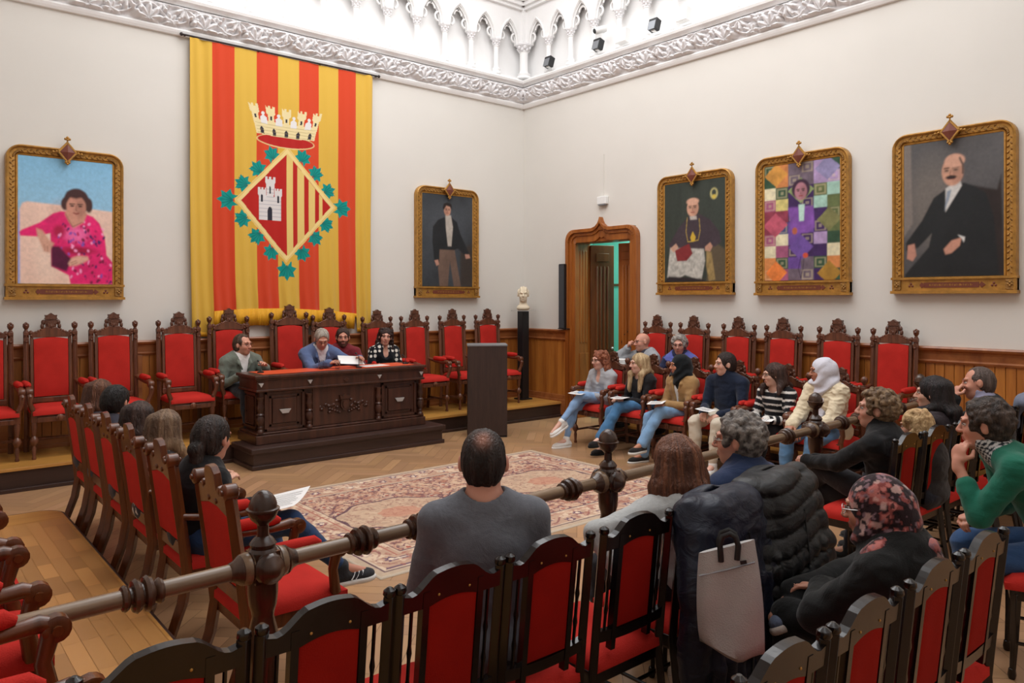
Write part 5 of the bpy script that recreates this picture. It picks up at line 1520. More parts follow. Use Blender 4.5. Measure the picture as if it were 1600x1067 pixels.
# ================================================================ people
EDGE = [((0,0,0),(1,0,0)),((0,1,0),(1,1,0)),((0,0,1),(1,0,1)),((0,1,1),(1,1,1)),((0,0,0),(0,1,0)),((1,0,0),(1,1,0)),((0,0,1),(0,1,1)),((1,0,1),(1,1,1)),((0,0,0),(0,0,1)),((1,0,0),(1,0,1)),((0,1,0),(0,1,1)),((1,1,0),(1,1,1))]
class Vox:
    """signed distance field on a grid; smooth unions, then surface nets"""
    def __init__(s, lo, hi, h):
        s.h = h; s.lo = np.array(lo, float) - 2 * h
        s.n = tuple(int(math.ceil((hi[i] - s.lo[i]) / h)) + 3 for i in range(3))
        s.F = np.full(s.n, .08, np.float32)
    def win(s, lo, hi, pad):
        a = [max(0, int((lo[i] - pad - s.lo[i]) / s.h)) for i in range(3)]
        b = [min(s.n[i], int((hi[i] + pad - s.lo[i]) / s.h) + 2) for i in range(3)]
        if any(b[i] <= a[i] for i in range(3)): return None, None
        g = [np.arange(a[i], b[i], dtype=np.float32) * s.h + s.lo[i] for i in range(3)]
        P = np.meshgrid(*g, indexing='ij', sparse=True)
        return tuple(slice(a[i], b[i]) for i in range(3)), P
    def op(s, w, d, k, mode='u'):
        f = s.F[w]
        if mode == 'u':
            hh = np.maximum(k - np.abs(f - d), 0) / k; s.F[w] = np.minimum(f, d) - hh * hh * k * .25
        elif mode == 's':
            d = -d; hh = np.maximum(k - np.abs(f - d), 0) / k; s.F[w] = np.maximum(f, d) + hh * hh * k * .25
        else: s.F[w] = np.maximum(f, d)
    def cap(s, a, b, ra, rb, k=.02, mode='u', sq=None):
        a = np.array(a, float); b = np.array(b, float); R = max(ra, rb)
        w, P = s.win(np.minimum(a, b) - R, np.maximum(a, b) + R, k + .012)
        if w is None: return s
        ab = b - a; L2 = max(float(ab @ ab), 1e-9)
        t = np.clip(((P[0] - a[0]) * ab[0] + (P[1] - a[1]) * ab[1] + (P[2] - a[2]) * ab[2]) / L2, 0, 1)
        d = np.sqrt((P[0] - a[0] - t * ab[0]) ** 2 + (P[1] - a[1] - t * ab[1]) ** 2 + (P[2] - a[2] - t * ab[2]) ** 2) - (ra + (rb - ra) * t)
        s.op(w, d.astype(np.float32), k, mode); return s
    def ell(s, c, r, M3=None, k=.02, mode='u'):
        c = np.array(c, float); r = np.array(r, float); R = r.max() if M3 is not None else r
        w, P = s.win(c - R, c + R, k + .012)
        if w is None: return s
        q = [P[i] - c[i] for i in range(3)]
        if M3 is not None:
            q = [q[0] * M3[0][i] + q[1] * M3[1][i] + q[2] * M3[2][i] for i in range(3)]   # columns are axes
        k0 = np.sqrt((q[0] / r[0]) ** 2 + (q[1] / r[1]) ** 2 + (q[2] / r[2]) ** 2)
        k1 = np.sqrt((q[0] / r[0] ** 2) ** 2 + (q[1] / r[1] ** 2) ** 2 + (q[2] / r[2] ** 2) ** 2)
        d = k0 * (k0 - 1) / np.maximum(k1, 1e-6)
        s.op(w, d.astype(np.float32), k, mode); return s
    def plane(s, o, n):
        """keep the side n points away from"""
        g = [np.arange(s.n[i], dtype=np.float32) * s.h + s.lo[i] for i in range(3)]
        P = np.meshgrid(*g, indexing='ij', sparse=True)
        d = sum((P[i] - o[i]) * n[i] for i in range(3))
        s.F = np.maximum(s.F, d.astype(np.float32)); return s
    def noise(s, fn):
        m = np.argwhere(np.abs(s.F) < .035)
        if len(m) == 0: return s
        p = m * s.h + s.lo
        s.F[m[:, 0], m[:, 1], m[:, 2]] += fn(p).astype(np.float32); return s
    def mesh(s):
        F = s.F; F[0] = F[-1] = .05; F[:, 0] = F[:, -1] = .05; F[:, :, 0] = F[:, :, -1] = .05
        S = F < 0; nx, ny, nz = s.n
        cnt = np.zeros((nx - 1, ny - 1, nz - 1), np.int8)
        for dx in (0, 1):
            for dy in (0, 1):
                for dz in (0, 1): cnt += S[dx:nx - 1 + dx, dy:ny - 1 + dy, dz:nz - 1 + dz]
        act = np.argwhere((cnt > 0) & (cnt < 8))
        idx = np.full((nx - 1, ny - 1, nz - 1), -1, np.int64)
        idx[act[:, 0], act[:, 1], act[:, 2]] = np.arange(len(act))
        acc = np.zeros((len(act), 3)); num = np.zeros(len(act))
        for a, b in EDGE:
            fa = F[act[:, 0] + a[0], act[:, 1] + a[1], act[:, 2] + a[2]]; fb = F[act[:, 0] + b[0], act[:, 1] + b[1], act[:, 2] + b[2]]
            m = (fa < 0) != (fb < 0); t = np.where(m, fa / np.where(m, fa - fb, 1), 0)
            for i in range(3): acc[:, i] += np.where(m, a[i] + t * (b[i] - a[i]), 0)
            num += m
        V = (act + acc / num[:, None]) * s.h + s.lo
        Q = []
        for ax in range(3):
            sl0 = [slice(None)] * 3; sl1 = [slice(None)] * 3; sl0[ax] = slice(0, -1); sl1[ax] = slice(1, None)
            A = S[tuple(sl0)]; B = S[tuple(sl1)]
            e = np.argwhere(A != B); ins = A[e[:, 0], e[:, 1], e[:, 2]]
            u, v = [(1, 2), (2, 0), (0, 1)][ax]
            def cell(du, dv):
                c = e.copy(); c[:, u] -= du; c[:, v] -= dv; return idx[c[:, 0], c[:, 1], c[:, 2]]
            ok = (e[:, u] > 0) & (e[:, v] > 0) & (e[:, u] < s.n[u] - 1) & (e[:, v] < s.n[v] - 1)
            e = e[ok]; ins = ins[ok]
            q = np.stack([cell(1, 1), cell(0, 1), cell(0, 0), cell(1, 0)], -1)
            q[~ins] = q[~ins][:, ::-1]; Q.append(q)
        Q = np.concatenate(Q)
        return V, Q[(Q >= 0).all(1)]

def RM(yaw=0, pitch=0, roll=0):
    """columns right, forward, up: yaw left positive, pitch down positive (degrees)"""
    return np.array(Matrix.Rotation(math.radians(yaw), 3, 'Z') @ Matrix.Rotation(math.radians(-pitch), 3, 'X') @ Matrix.Rotation(math.radians(roll), 3, 'Y'))
def ik(a, b, l1, l2, pole):
    a = np.array(a, float); b = np.array(b, float); d = b - a; L = np.linalg.norm(d)
    mx = (l1 + l2) * .995
    if L > mx: b = a + d / L * mx; d = b - a; L = mx
    u = d / L; x = (l1 * l1 - l2 * l2 + L * L) / (2 * L); hgt = math.sqrt(max(l1 * l1 - x * x, 0))
    p = np.array(pole, float); p = p - u * (p @ u); p /= np.linalg.norm(p) + 1e-9
    return a + u * x + p * hgt, b

def skeleton(sp):
    k = sp.get('k', 1.0); fem = sp.get('fem', False); wd = sp.get('wide', 1.0)
    j = {'k': k}
    top = sp.get('top', 1.22); seat = sp.get('seat', .45)
    hip = np.array([0, sp.get('hipy', -.02), seat + .085 * k])
    lean = math.radians(sp.get('lean', 0)); side = math.radians(sp.get('side', 0))
    hyaw, hpit, hrol = sp.get('head', (0, 0, 0))
    hh = .117 * k; nl = .056 * k
    tl = sp.get('tl') or (top - hh * 1.98 * math.cos(math.radians(hpit) * .5) - nl - hip[2]) / (math.cos(lean) * math.cos(side))
    up = np.array([math.sin(side), math.sin(lean), math.cos(lean) * math.cos(side)]); up /= np.linalg.norm(up)
    tyaw = math.radians(sp.get('twist', 0))
    rt = np.array([math.cos(tyaw), math.sin(tyaw), -.0]); rt = rt - up * (rt @ up); rt /= np.linalg.norm(rt)
    fw = np.cross(up, rt)
    slump = sp.get('slump', .03)
    chest = hip + up * tl * .66 - fw * slump * .3
    neck = hip + up * tl + fw * slump
    TR = np.stack([rt, fw, up], 1)
    sw = (.152 if fem else .172) * k * wd
    shz = -.062 * k + sp.get('shrug', 0)
    sh = {s: neck + rt * s * sw + up * shz for s in (-1, 1)}
    HM = RM(hyaw, hpit, hrol)
    off = sp.get('hoff', (0, .02, 0))
    hc = neck + up * nl * .7 + np.array(off) + HM @ np.array([0, .012, .085 * k])
    j.update(hip=hip, chest=chest, neck=neck, TR=TR, rt=rt, fw=fw, up=up, sh=sh, HM=HM, hc=hc, tl=tl)
    lu, lf = .275 * k, .245 * k
    arms = {}
    for s, nm in ((-1, 'L'), (1, 'R')):   # -1 is the person's left when x is to the right
        tgt = sp.get('hand' + nm, (s * .10, .34, seat + .20))
        pole = sp.get('pole' + nm, (s * .6, -.5, -.8))
        e, w = ik(sh[s], tgt, lu, lf, pole)
        arms[s] = (sh[s], e, w)
    j['arms'] = arms
    legs = {}
    for s, nm in ((-1, 'L'), (1, 'R')):
        h0 = hip + np.array([s * .085 * k, .02, -.01])
        ft = sp.get('foot' + nm, (s * .11, .44, .07))
        pole = sp.get('kpole' + nm, (s * .12, .6, 1))
        kn, an = ik(h0, ft, .42 * k, .41 * k, pole)
        legs[s] = (h0, kn, an)
    j['legs'] = legs
    return j

def bounds(j, ks, pad=.16):
    P = np.array(ks); return P.min(0) - pad, P.max(0) + pad

def head_field(v, c, Mh, k, bald=False, thin=1.0):
    L = lambda x, y, z: c + Mh @ (np.array([x, y, z]) * k)
    E = lambda p, r, kk=.02, mode='u': v.ell(L(*p), np.array(r) * k, Mh, kk * k, mode)
    E((0, -.014, .030), (.073, .092, .086)); E((0, .022, -.030), (.058 * thin, .066, .082), .03)
    E((0, .058, -.088), (.024, .020, .020), .025); E((0, .02, -.07), (.046 * thin, .055, .035), .02)
    for s in (-1, 1):
        E((s * .034, .055, -.024), (.024, .026, .024), .02)
        v.ell(L(s * .031, .094, .008), np.array((.016, .014, .012)) * k, Mh, .012 * k, 's')
        v.cap(L(s * .012, .086, .030), L(s * .045, .076, .032), .010 * k, .009 * k, .012 * k)
        E((s * .079, -.008, -.002), (.012, .019, .031), .006); v.ell(L(s * .090, .002, .002), np.array((.005, .010, .018)) * k, Mh, .004, 's')
        E((s * .012, .098, -.026), (.009, .010, .008), .006)
    v.cap(L(0, .086, .014), L(0, .108, -.022), .0085 * k, .0115 * k, .010 * k)
    E((0, .084, -.052), (.024, .013, .008), .008); E((0, .083, -.064), (.020, .012, .008), .006)
    v.cap(L(-.022, .096, -.0575), L(.022, .096, -.0575), .0025 * k, .0025 * k, .003, 's')

def hand_field(v, w, d, n, k, curl=.6, s=1, sz=1.0):
    """w wrist, d finger direction, n back-of-hand normal; s side (+1 right)"""
    d = np.array(d, float); d /= np.linalg.norm(d); n = np.array(n, float); n = n - d * (n @ d); n /= np.linalg.norm(n) + 1e-9
    x = np.cross(d, n) * -s      # towards the thumb
    k = k * sz
    pm = w + d * .048 * k
    v.ell(pm, (.038 * k, .050 * k, .0145 * k), np.stack([x, d, n], 1), .012)
    v.cap(w - d * .02, w + d * .02, .023 * k, .022 * k, .015)
    for i, (o, L) in enumerate(((.028, .066), (.0095, .074), (-.0095, .070), (-.027, .056))):
        b = w + d * (.084 - .006 * abs(i - 1)) * k + x * o * k
        c1 = curl * (1 + .12 * i)
        d1 = d * math.cos(c1 * .7) - n * math.sin(c1 * .7); d2 = d * math.cos(c1 * 1.5) - n * math.sin(c1 * 1.5); d3 = d * math.cos(c1 * 2.0) - n * math.sin(c1 * 2.0)
        p1 = b + d1 * L * .48 * k; p2 = p1 + d2 * L * .32 * k; p3 = p2 + d3 * L * .24 * k
        v.cap(b - d * .012 * k, p1, .0092 * k, .0085 * k, .0045); v.cap(p1, p2, .0085 * k, .0078 * k, .003); v.cap(p2, p3, .0078 * k, .0068 * k, .003)
    t0 = w + d * .025 * k + x * .024 * k; t1 = t0 + (d * .6 + x * .75 - n * .35 * (1 + curl)) * .036 * k; t2 = t1 + (d * .9 + x * (.35 - .4 * curl) - n * .3) * .030 * k
    v.cap(t0, t1, .0125 * k, .0105 * k, .01); v.cap(t1, t2, .0105 * k, .008 * k, .004)

def torso_field(v, j, inf=0.0, fem=False, kk=.05, belly=0, wd=1.0, waist=True):
    k = j['k']; TR = j['TR']; hip, chest, neck = j['hip'], j['chest'], j['neck']; rt, fw, up = j['rt'], j['fw'], j['up']; tl = j['tl']
    v.ell(hip + up * .01, (np.array((.165 * (1.04 if fem else 1) , .115, .10)) * k + inf) * np.array((wd, 1, 1)), TR, kk)
    v.ell(hip + up * tl * .36 + fw * (.012 + belly * .5), (np.array((.128 if fem else .145, .10 + belly, .15)) * k + inf) * np.array((wd, 1, 1)), TR, kk)
    v.ell(chest + fw * .005 + up * .01, (np.array((.150 if fem else .172, .112, .165)) * k + inf) * np.array((wd, 1, 1)), TR, kk)
    if fem:
        for s in (-1, 1): v.ell(chest + fw * .075 * k + rt * s * .065 * k, np.array((.062, .055, .062)) * k + inf, TR, .05)
    for s in (-1, 1):
        v.cap(neck + up * .004 * k, j['sh'][s] + up * .0, .044 * k + inf, .050 * k + inf, .06)
def arm_field(v, j, s, inf=0.0, to=1.0, kk=.03, thick=1.0):
    a, e, w = j['arms'][s]; k = j['k']
    v.cap(a, e, .049 * k * thick + inf, .039 * k * thick + inf, kk)
    if to > 0:
        v.cap(e, e + (w - e) * to, .038 * k * thick + inf, (.038 + (.025 - .038) * to) * k * thick + inf, .02)
def leg_field(v, j, s, inf=0.0, to=1.0, flare=0, kk=.03, th=1.0):
    h0, kn, an = j['legs'][s]; k = j['k']
    v.cap(h0, kn, .086 * k * th + inf, .058 * k * th + inf, kk)
    m = kn + (an - kn) * .35; e = kn + (an - kn) * to
    v.cap(kn, m, .056 * k * th + inf, .055 * k * th + inf, .02); v.cap(m, e, .055 * k * th + inf, .034 * k * th + inf + flare, .02)

def jcol(base, V, var=.08, sc=30, seed=0.0):
    c = np.array(lin(base)); n = fnoise(V[:, 0] * sc, V[:, 1] * sc, V[:, 2] * sc + seed, 3)[:, None]
    return c * (1 - var + 2 * var * n)

def folds(amp=.006, f=16, seed=0.0):
    def fn(p):
        n = fnoise(p[:, 0] * f * .7 + seed, p[:, 1] * f * .7, p[:, 2] * f, 2) - .5
        m = np.abs(fnoise(p[:, 0] * f * .45 + 3 + seed, p[:, 1] * f * .45, p[:, 2] * f * .8 + 5, 2) - .5) - .12
        return -amp * (n * 1.2 + np.minimum(m, .1) * -3)
    return fn

def person(label, loc, face_dir, sp):
    """face_dir: world rotation of local +y.  Empty root with a continuous body and garment parts."""
    k = sp.get('k', 1.0); h = sp.get('h', .0072); fem = sp.get('fem', False)
    t = thing('person', label, 'person', loc, math.radians(face_dir))
    j = skeleton(sp); wd = sp.get('wide', 1.0)
    allp = [j['hip'], j['neck'], j['hc'] + [0, 0, .05]] + [p for s in (-1, 1) for p in j['arms'][s]] + [p for s in (-1, 1) for p in j['legs'][s]]
    lo, hi = bounds(j, allp, .17); lo[2] = max(lo[2], -.02 if True else lo[2])
    skinc = sp.get('skin', '#cf9c84')
    # ---- body: one continuous surface
    v = Vox(lo, hi, h)
    torso_field(v, j, -.012, fem, .05, sp.get('belly', 0), wd)
    for s in (-1, 1):
        arm_field(v, j, s, -.004); leg_field(v, j, s, -.006)
    nk = j['neck']; v.cap(nk - j['up'] * .04, j['hc'] + j['HM'] @ np.array([0, -.022, -.055]) * k, .056 * k * (.88 if fem else 1) * sp.get('neckw', 1), .050 * k * (.86 if fem else 1) * sp.get('neckw', 1), .03)
    head_field(v, j['hc'], j['HM'], k, thin=sp.get('jaw', .93 if fem else 1.0))
    for s, nm in ((-1, 'L'), (1, 'R')):
        a, e, w = j['arms'][s]
        d = sp.get('fd' + nm); d = (w - e) / np.linalg.norm(w - e) if d is None else np.array(d, float)
        n = sp.get('fn' + nm, (0, .2, 1)); hand_field(v, w, d, n, k, sp.get('curl', .55), s)
        h0, kn, an = j['legs'][s]; fdv = sp.get('toe' + nm, (s * .12, 1, 0)); fdv = np.array(fdv, float); fdv /= np.linalg.norm(fdv)
        v.cap(an, an + fdv * .14 * k + np.array([0, 0, -.045]), .034 * k, .024 * k, .02)
    V, Q = v.mesh()
    C = jcol(skinc, V, .05, 25)
    hl = (V - j['hc']) @ j['HM'] / k
    hm = np.abs(V - j['hc']).max(1) < .2
    def tint(m, c, a):
        nonlocal C
        m = (np.clip(m, 0, 1) * a * hm)[:, None]; C = C * (1 - m) + np.array(lin(c)) * m
    g = lambda x, y, z, r: np.exp(-(((hl[:, 0] - x) ** 2 + (hl[:, 1] - y) ** 2 + (hl[:, 2] - z) ** 2) / r ** 2))
    tint(g(-.038, .07, -.025, .022) + g(.038, .07, -.025, .022) + g(0, .108, -.02, .014), '#c0705c', .38)
    tint((np.abs(hl[:, 2] + .0575) < .011) & (np.abs(hl[:, 0]) < .022) & (hl[:, 1] > .075), '#a5564c' if fem else '#a8645a', .75)
    tint(g(-.031, .088, .006, .017) + g(.031, .088, .006, .017), '#7d4c3e', .4)
    if sp.get('beard'):
        bc, ba = sp['beard']
        m = (hl[:, 1] > .005) & (hl[:, 2] < -.035 + .0 * hl[:, 0]) & (hl[:, 2] > -.13) & ~((np.abs(hl[:, 2] + .058) < .008) & (np.abs(hl[:, 0]) < .02))
        tint(m.astype(float), bc, ba)
    if sp.get('shaved'):
        sc_, sa = sp['shaved']; m = (hl[:, 2] > .0) & (hl[:, 1] < .045 - .0) & ~((hl[:, 2] > .07) & (hl[:, 1] > -.04))
        tint(m.astype(float) * (np.abs(hl[:, 0]) < .09), sc_, sa)
    np_mesh('body', V, Q, C, 'skin', t)
    L = lambda x, y, z: Vector(j['hc'] + j['HM'] @ (np.array([x, y, z]) * k))
    R3 = Matrix(j['HM'].tolist())
    # eyes, brows
    for s in (-1, 1):
        m = MB(); n0 = (.83, .82, .8)
        if not sp.get('closed'):
            m.sph(L(s * .031, .0765, .008), (.0120 * k, .0120 * k, .0068 * k), 10, 7, R3, (.62, .6, .58))
            m.sph(L(s * .031 + .002 * sp.get('gaze', 0), .0835, .008), (.0056 * k, .006 * k, .0056 * k), 8, 6, R3, lin('#2e1f19'))
            m.tube([L(s * .018, .084, .011), L(s * .031, .0885, .0148), L(s * .046, .081, .0105)], .0026 * k, 5, lin('#4a2e26'))
        else:
            m.tube([L(s * .018, .089, .006), L(s * .031, .0925, .002), L(s * .046, .085, .005)], .003 * k, 5, lin('#5a3a30'))
        m.build('eye', 'skin', t, 60)
        b = MB().tube([L(s * .013, .0925, .031), L(s * .030, .0905, .0365), L(s * .048, .077, .033)], [.0028 * k, .0034 * k, .0014 * k], 5, lin(sp.get('brow', sp.get('hairc', '#3a2a22'))), sq=.6)
        b.build('eyebrow', 'hair', t, 60)
    if sp.get('glasses'):
        m = MB(); gc = sp['glasses']
        for s in (-1, 1):
            m.tube([L(s * .033 + .023 * math.cos(a), .101 - .004 * abs(math.cos(a)), .004 + .018 * math.sin(a)) for a in np.linspace(0, 2 * PI, 15)], .0015 * k, 5)
            m.tube([L(s * .056, .095, .01), L(s * .077, .06, .012), L(s * .080, -.005, .012), L(s * .078, -.018, -.004)], .0018 * k, 5)
        m.tube([L(-.010, .103, .008), L(.010, .103, .008)], .0018 * k, 5)
        m.build('glasses', gc, t, 60)
    # ---- hair
    if sp.get('hair'): hair(t, sp, j, h)
    if sp.get('scarf'): headscarf(t, sp, j, h)
    # ---- garments
    for gm_ in sp.get('wear', []): garment(t, j, sp, lo, hi, h, **gm_)
    for s, nm in ((-1, 'L'), (1, 'R')):
        if sp.get('shoes'): shoe(t, j, sp, s, nm)
    return t

def hair(t, sp, j, h):
    st = sp['hair']; k = j['k']; c = j['hc']; Mh = j['HM']
    L = lambda x, y, z: c + Mh @ (np.array([x, y, z]) * k)
    th = sp.get('hth', .012); ln = sp.get('hlen', 0)
    lo = c - .22; hi = c + .22
    if ln: lo = lo - np.array([.05, .05, ln])
    v = Vox(lo, hi, min(h, .007))
    E = lambda p, r, kk=.02, mode='u': v.ell(L(*p), np.array(r) * k, Mh, kk * k, mode)
    E((0, -.018, .034), (.075 + th, .092 + th, .086 + th), .01)
    E((0, -.045, -.01), (.070 + th, .062 + th, .075 + th * .6), .03)
    if st in ('short', 'receding', 'curly', 'balding'):
        face_y = {'short': .050, 'receding': .02, 'curly': .040, 'balding': .03}[st]
        E((0, .125 if st != 'receding' else .112, .0), (.096, .085 if st != 'receding' else .10, .10), .01, 's')      # face opening
        E((0, .105, -.045), (.12, .082, .085), .012, 's'); E((0, .07, -.10), (.11, .09, .09), .01, 's'); E((0, -.02, -.13), (.12, .12, .068), .01, 's')
        for s in (-1, 1): E((s * .088, .008, -.02), (.026, .034, .042), .008, 's')
    if st == 'receding':
        for s in (-1, 1): E((s * .05, .075, .09), (.04, .05, .05), .02, 's')
    if st == 'curly':
        r = np.random.default_rng(int(sp.get('seed', 1)))
        vol = sp.get('vol', .022)
        for i in range(330):
            a = r.uniform(0, 2 * PI); z = r.uniform(-.55 if not ln else -.75, 1); q = math.sqrt(1 - min(z * z, 1))
            p = np.array([math.cos(a) * q * (.078 + vol), -.02 + math.sin(a) * q * (.096 + vol), .03 + z * (.088 + vol)])
            if p[1] > .052 and p[2] < .085: continue
            if p[2] < -.02 and p[1] > .0: continue
            v.ell(L(*p), np.full(3, r.uniform(.009, .017) * k), None, .008)
        for s in (-1, 1): E((s * .102, .006, -.008), (.034, .030, .036), .008, 's')
    if st in ('long', 'wavy', 'bob', 'curlylong'):
        E((0, .12, -.018), (.062, .076, .098), .008, 's')
        w = sp.get('hw', .085)
        nk = j['neck']; dn = np.array([0, 0, -1.0])
        r = np.random.default_rng(int(sp.get('seed', 1)))
        back = -j['fw']
        for i in range(19):
            a = -1.35 + 2.7 * i / 18      # around the back of the head
            p0 = L(math.sin(a) * (.060 + th * .8), -.022 - math.cos(a) * (.070 + th) * .8, .055)
            sp_ = 1.0 + .25 * ln
            p1 = L(math.sin(a) * (w + .004), -.02 - math.cos(a) * .082, -.08)
            fr = sp.get('front') and abs(a) > .75 or abs(a) > 1.15
            yy = (.105 if fr else -.118 - .012 * abs(math.cos(a))) * k
            xx = math.sin(a) * (w + .012)
            pm = j['neck'] + j['up'] * .01 + j['rt'] * xx + j['fw'] * yy * .8
            p2 = j['neck'] - j['up'] * max(ln - .10, .0) + j['rt'] * (xx + r.uniform(-.012, .012)) + j['fw'] * (yy + (.02 if fr else 0)) + j['up'] * r.uniform(-.03, .02)
            if ln > .12:
                v.cap(p0, p1, .026 * k, .026 * k, .035); v.cap(p1, pm, .026 * k, .024 * k, .03); v.cap(pm, p2, .024 * k, .013 * k, .02)
                continue
            p2 = np.array([p1[0], p1[1], c[2] - .07 - ln]) + Mh @ np.array([math.sin(a) * .03, -.03 * math.cos(a), 0]) + np.array([r.uniform(-.01, .01), r.uniform(-.01, .01), r.uniform(-.02, .02)])
            v.cap(p0, p1, .026 * k, .028 * k, .02); v.cap(p1, p2, .028 * k, .020 * k, .02)
        if st == 'curlylong':
            for i in range(420):
                a = r.uniform(-2.2, 2.2); z = r.uniform(0, 1)
                rr = .075 + .035 * math.sin(min(z * 1.6, 1.4))
                p = L(math.sin(a) * rr * 1.02, -.015 - math.cos(a) * rr * 1.0, .11 - z * (.21 + ln * .6))
                if z > .25 and abs(a) > 1.75: continue
                v.ell(p, np.full(3, r.uniform(.009, .019) * k), None, .008)
    if st == 'bun':
        E((0, .122, -.0), (.080, .080, .10), .01, 's'); E((0, .0, -.135), (.12, .12, .06), .012, 's')
        for s in (-1, 1): E((s * .088, .008, -.02), (.026, .034, .042), .008, 's')
        E((0, -.125, -.045), (.042, .036, .044), .012); E((.01, -.12, -.10), (.036, .03, .04), .02); v.cap(L(0, -.11, -.1), L(.01, -.10, -.19), .03 * k, .018 * k, .02)
    hc_ = sp.get('hairc', '#3a2a22')
    if st in ('curly', 'curlylong'):
        v.noise(lambda p: -.004 * (fnoise(p[:, 0] * 60, p[:, 1] * 60, p[:, 2] * 60, 2) - .5) * 2)
    else:
        def strand(p):
            q = (p - c) @ Mh; a = np.arctan2(q[:, 0], -q[:, 1]) if st != 'short' else q[:, 0] * 12
            e = 0
            if st == 'wavy': e = -.016 * (fnoise(q[:, 0] * 22, q[:, 1] * 22, q[:, 2] * 13 + 4, 2) - .5) * 2 * np.clip(.3 - q[:, 2] * 9, 0, 1)
            return e - .006 * (fnoise(a * 18, q[:, 2] * 5, 0.0, 2) - .5) * 2
        v.noise(strand)
    V, Q = v.mesh(); q = (V - c) @ Mh
    a = np.arctan2(q[:, 0], -q[:, 1])
    n = fnoise(a * 16, q[:, 2] * 7, 0.0, 3)[:, None] if st not in ('curly', 'curlylong') else fnoise(q[:, 0] * 60, q[:, 1] * 60, q[:, 2] * 60, 2)[:, None]
    A = np.array(lin(hc_)); B = np.array(lin(sp.get('hair2', hc_)))
    C = A + (B - A) * np.clip((n - .35) * 2.6, 0, 1); C = C * (.8 + .4 * n)
    if sp.get('tips'):
        w = np.clip((-q[:, 2] - .03) / .16, 0, 1)[:, None]; C = C * (1 - w) + np.array(lin(sp['tips'])) * w * (.75 + .5 * n)
    if st == 'balding':
        w = (.75 * np.exp(-((q[:, 0] / .026) ** 2 + ((q[:, 1] + .085) / .034) ** 2 + ((q[:, 2] - .098) / .03) ** 2)))[:, None]; C = C * (1 - w) + np.array(lin('#b07a66')) * w
    np_mesh('hair', V, Q, C, 'hair', t)

def headscarf(t, sp, j, h):
    k = j['k']; c = j['hc']; Mh = j['HM']; L = lambda x, y, z: c + Mh @ (np.array([x, y, z]) * k)
    v = Vox(c - np.array([.3, .3, .42]), c + .22, min(h, .007))
    E = lambda p, r, kk=.02, mode='u': v.ell(L(*p), np.array(r) * k, Mh, kk * k, mode)
    E((0, -.022, .028), (.092, .108, .103)); E((0, -.03, -.06), (.085, .09, .10), .05)
    E((0, -.06, -.02), (.082, .085, .10), .05)
    nk, up, fw, rt = j['neck'], j['up'], j['fw'], j['rt']
    v.cap(L(0, -.01, -.08), nk + up * .01, .078 * k, .088 * k, .05)
    for s in (-1, 1): v.cap(nk + up * .0, j['sh'][s] * .75 + nk * .25 + up * .035, .075 * k, .058 * k, .05)
    v.cap(nk + fw * .03, j['chest'] + fw * .10 * k + up * .03, .075 * k, .05 * k, .05); v.cap(nk - fw * .03, j['chest'] - fw * .09 * k + up * .07, .08 * k, .05 * k, .05)
    if sp.get('tail'): v.cap(nk + fw * .05, j['hip'] + up * .12 + fw * .14, .05 * k, .04 * k, .04)
    E((0, .13, -.022), (.058, .085, .088), .008, 's')
    sd = sp.get('seed', 1.0)
    def dr(p):
        q = (p - c) @ Mh; r_ = np.arctan2(q[:, 1] + .1, q[:, 2] + .15)
        lower = np.clip((-q[:, 2] - .02) / .08, 0, 1)
        return -.011 * (np.sin(q[:, 2] * 60 + q[:, 1] * 46 + 7 * fnoise(q[:, 0] * 7 + sd, q[:, 1] * 7, q[:, 2] * 7, 2)) * (.22 + .78 * lower))
    v.noise(dr)
    V, Q = v.mesh(); base = sp['scarf']; C = jcol(base, V, .08, 20)
    if sp.get('floral'):
        q = (V - c) @ Mh
        n1 = fnoise(q[:, 0] * 33, q[:, 1] * 33, q[:, 2] * 33, 2)[:, None]; n2 = fnoise(q[:, 0] * 60 + 9, q[:, 1] * 60, q[:, 2] * 60, 2)[:, None]
        n3 = fnoise(q[:, 0] * 34 + 4, q[:, 1] * 34, q[:, 2] * 34 + 8, 2)[:, None]
        for m, cc, a in (((n1 > .54) , '#8c4743', .9), ((n1 > .63), '#b87069', .85), ((np.abs(n1 - .52) < .02), '#1d1214', .95), ((n2 > .66), '#8d6f78', .7), ((n2 < .32), '#150d10', .9), ((n3 > .68), '#d0a9a0', .6)):
            m = m * a; C = C * (1 - m) + np.array(lin(cc)) * m
    np_mesh('headscarf', V, Q, C, 'cloth', t)

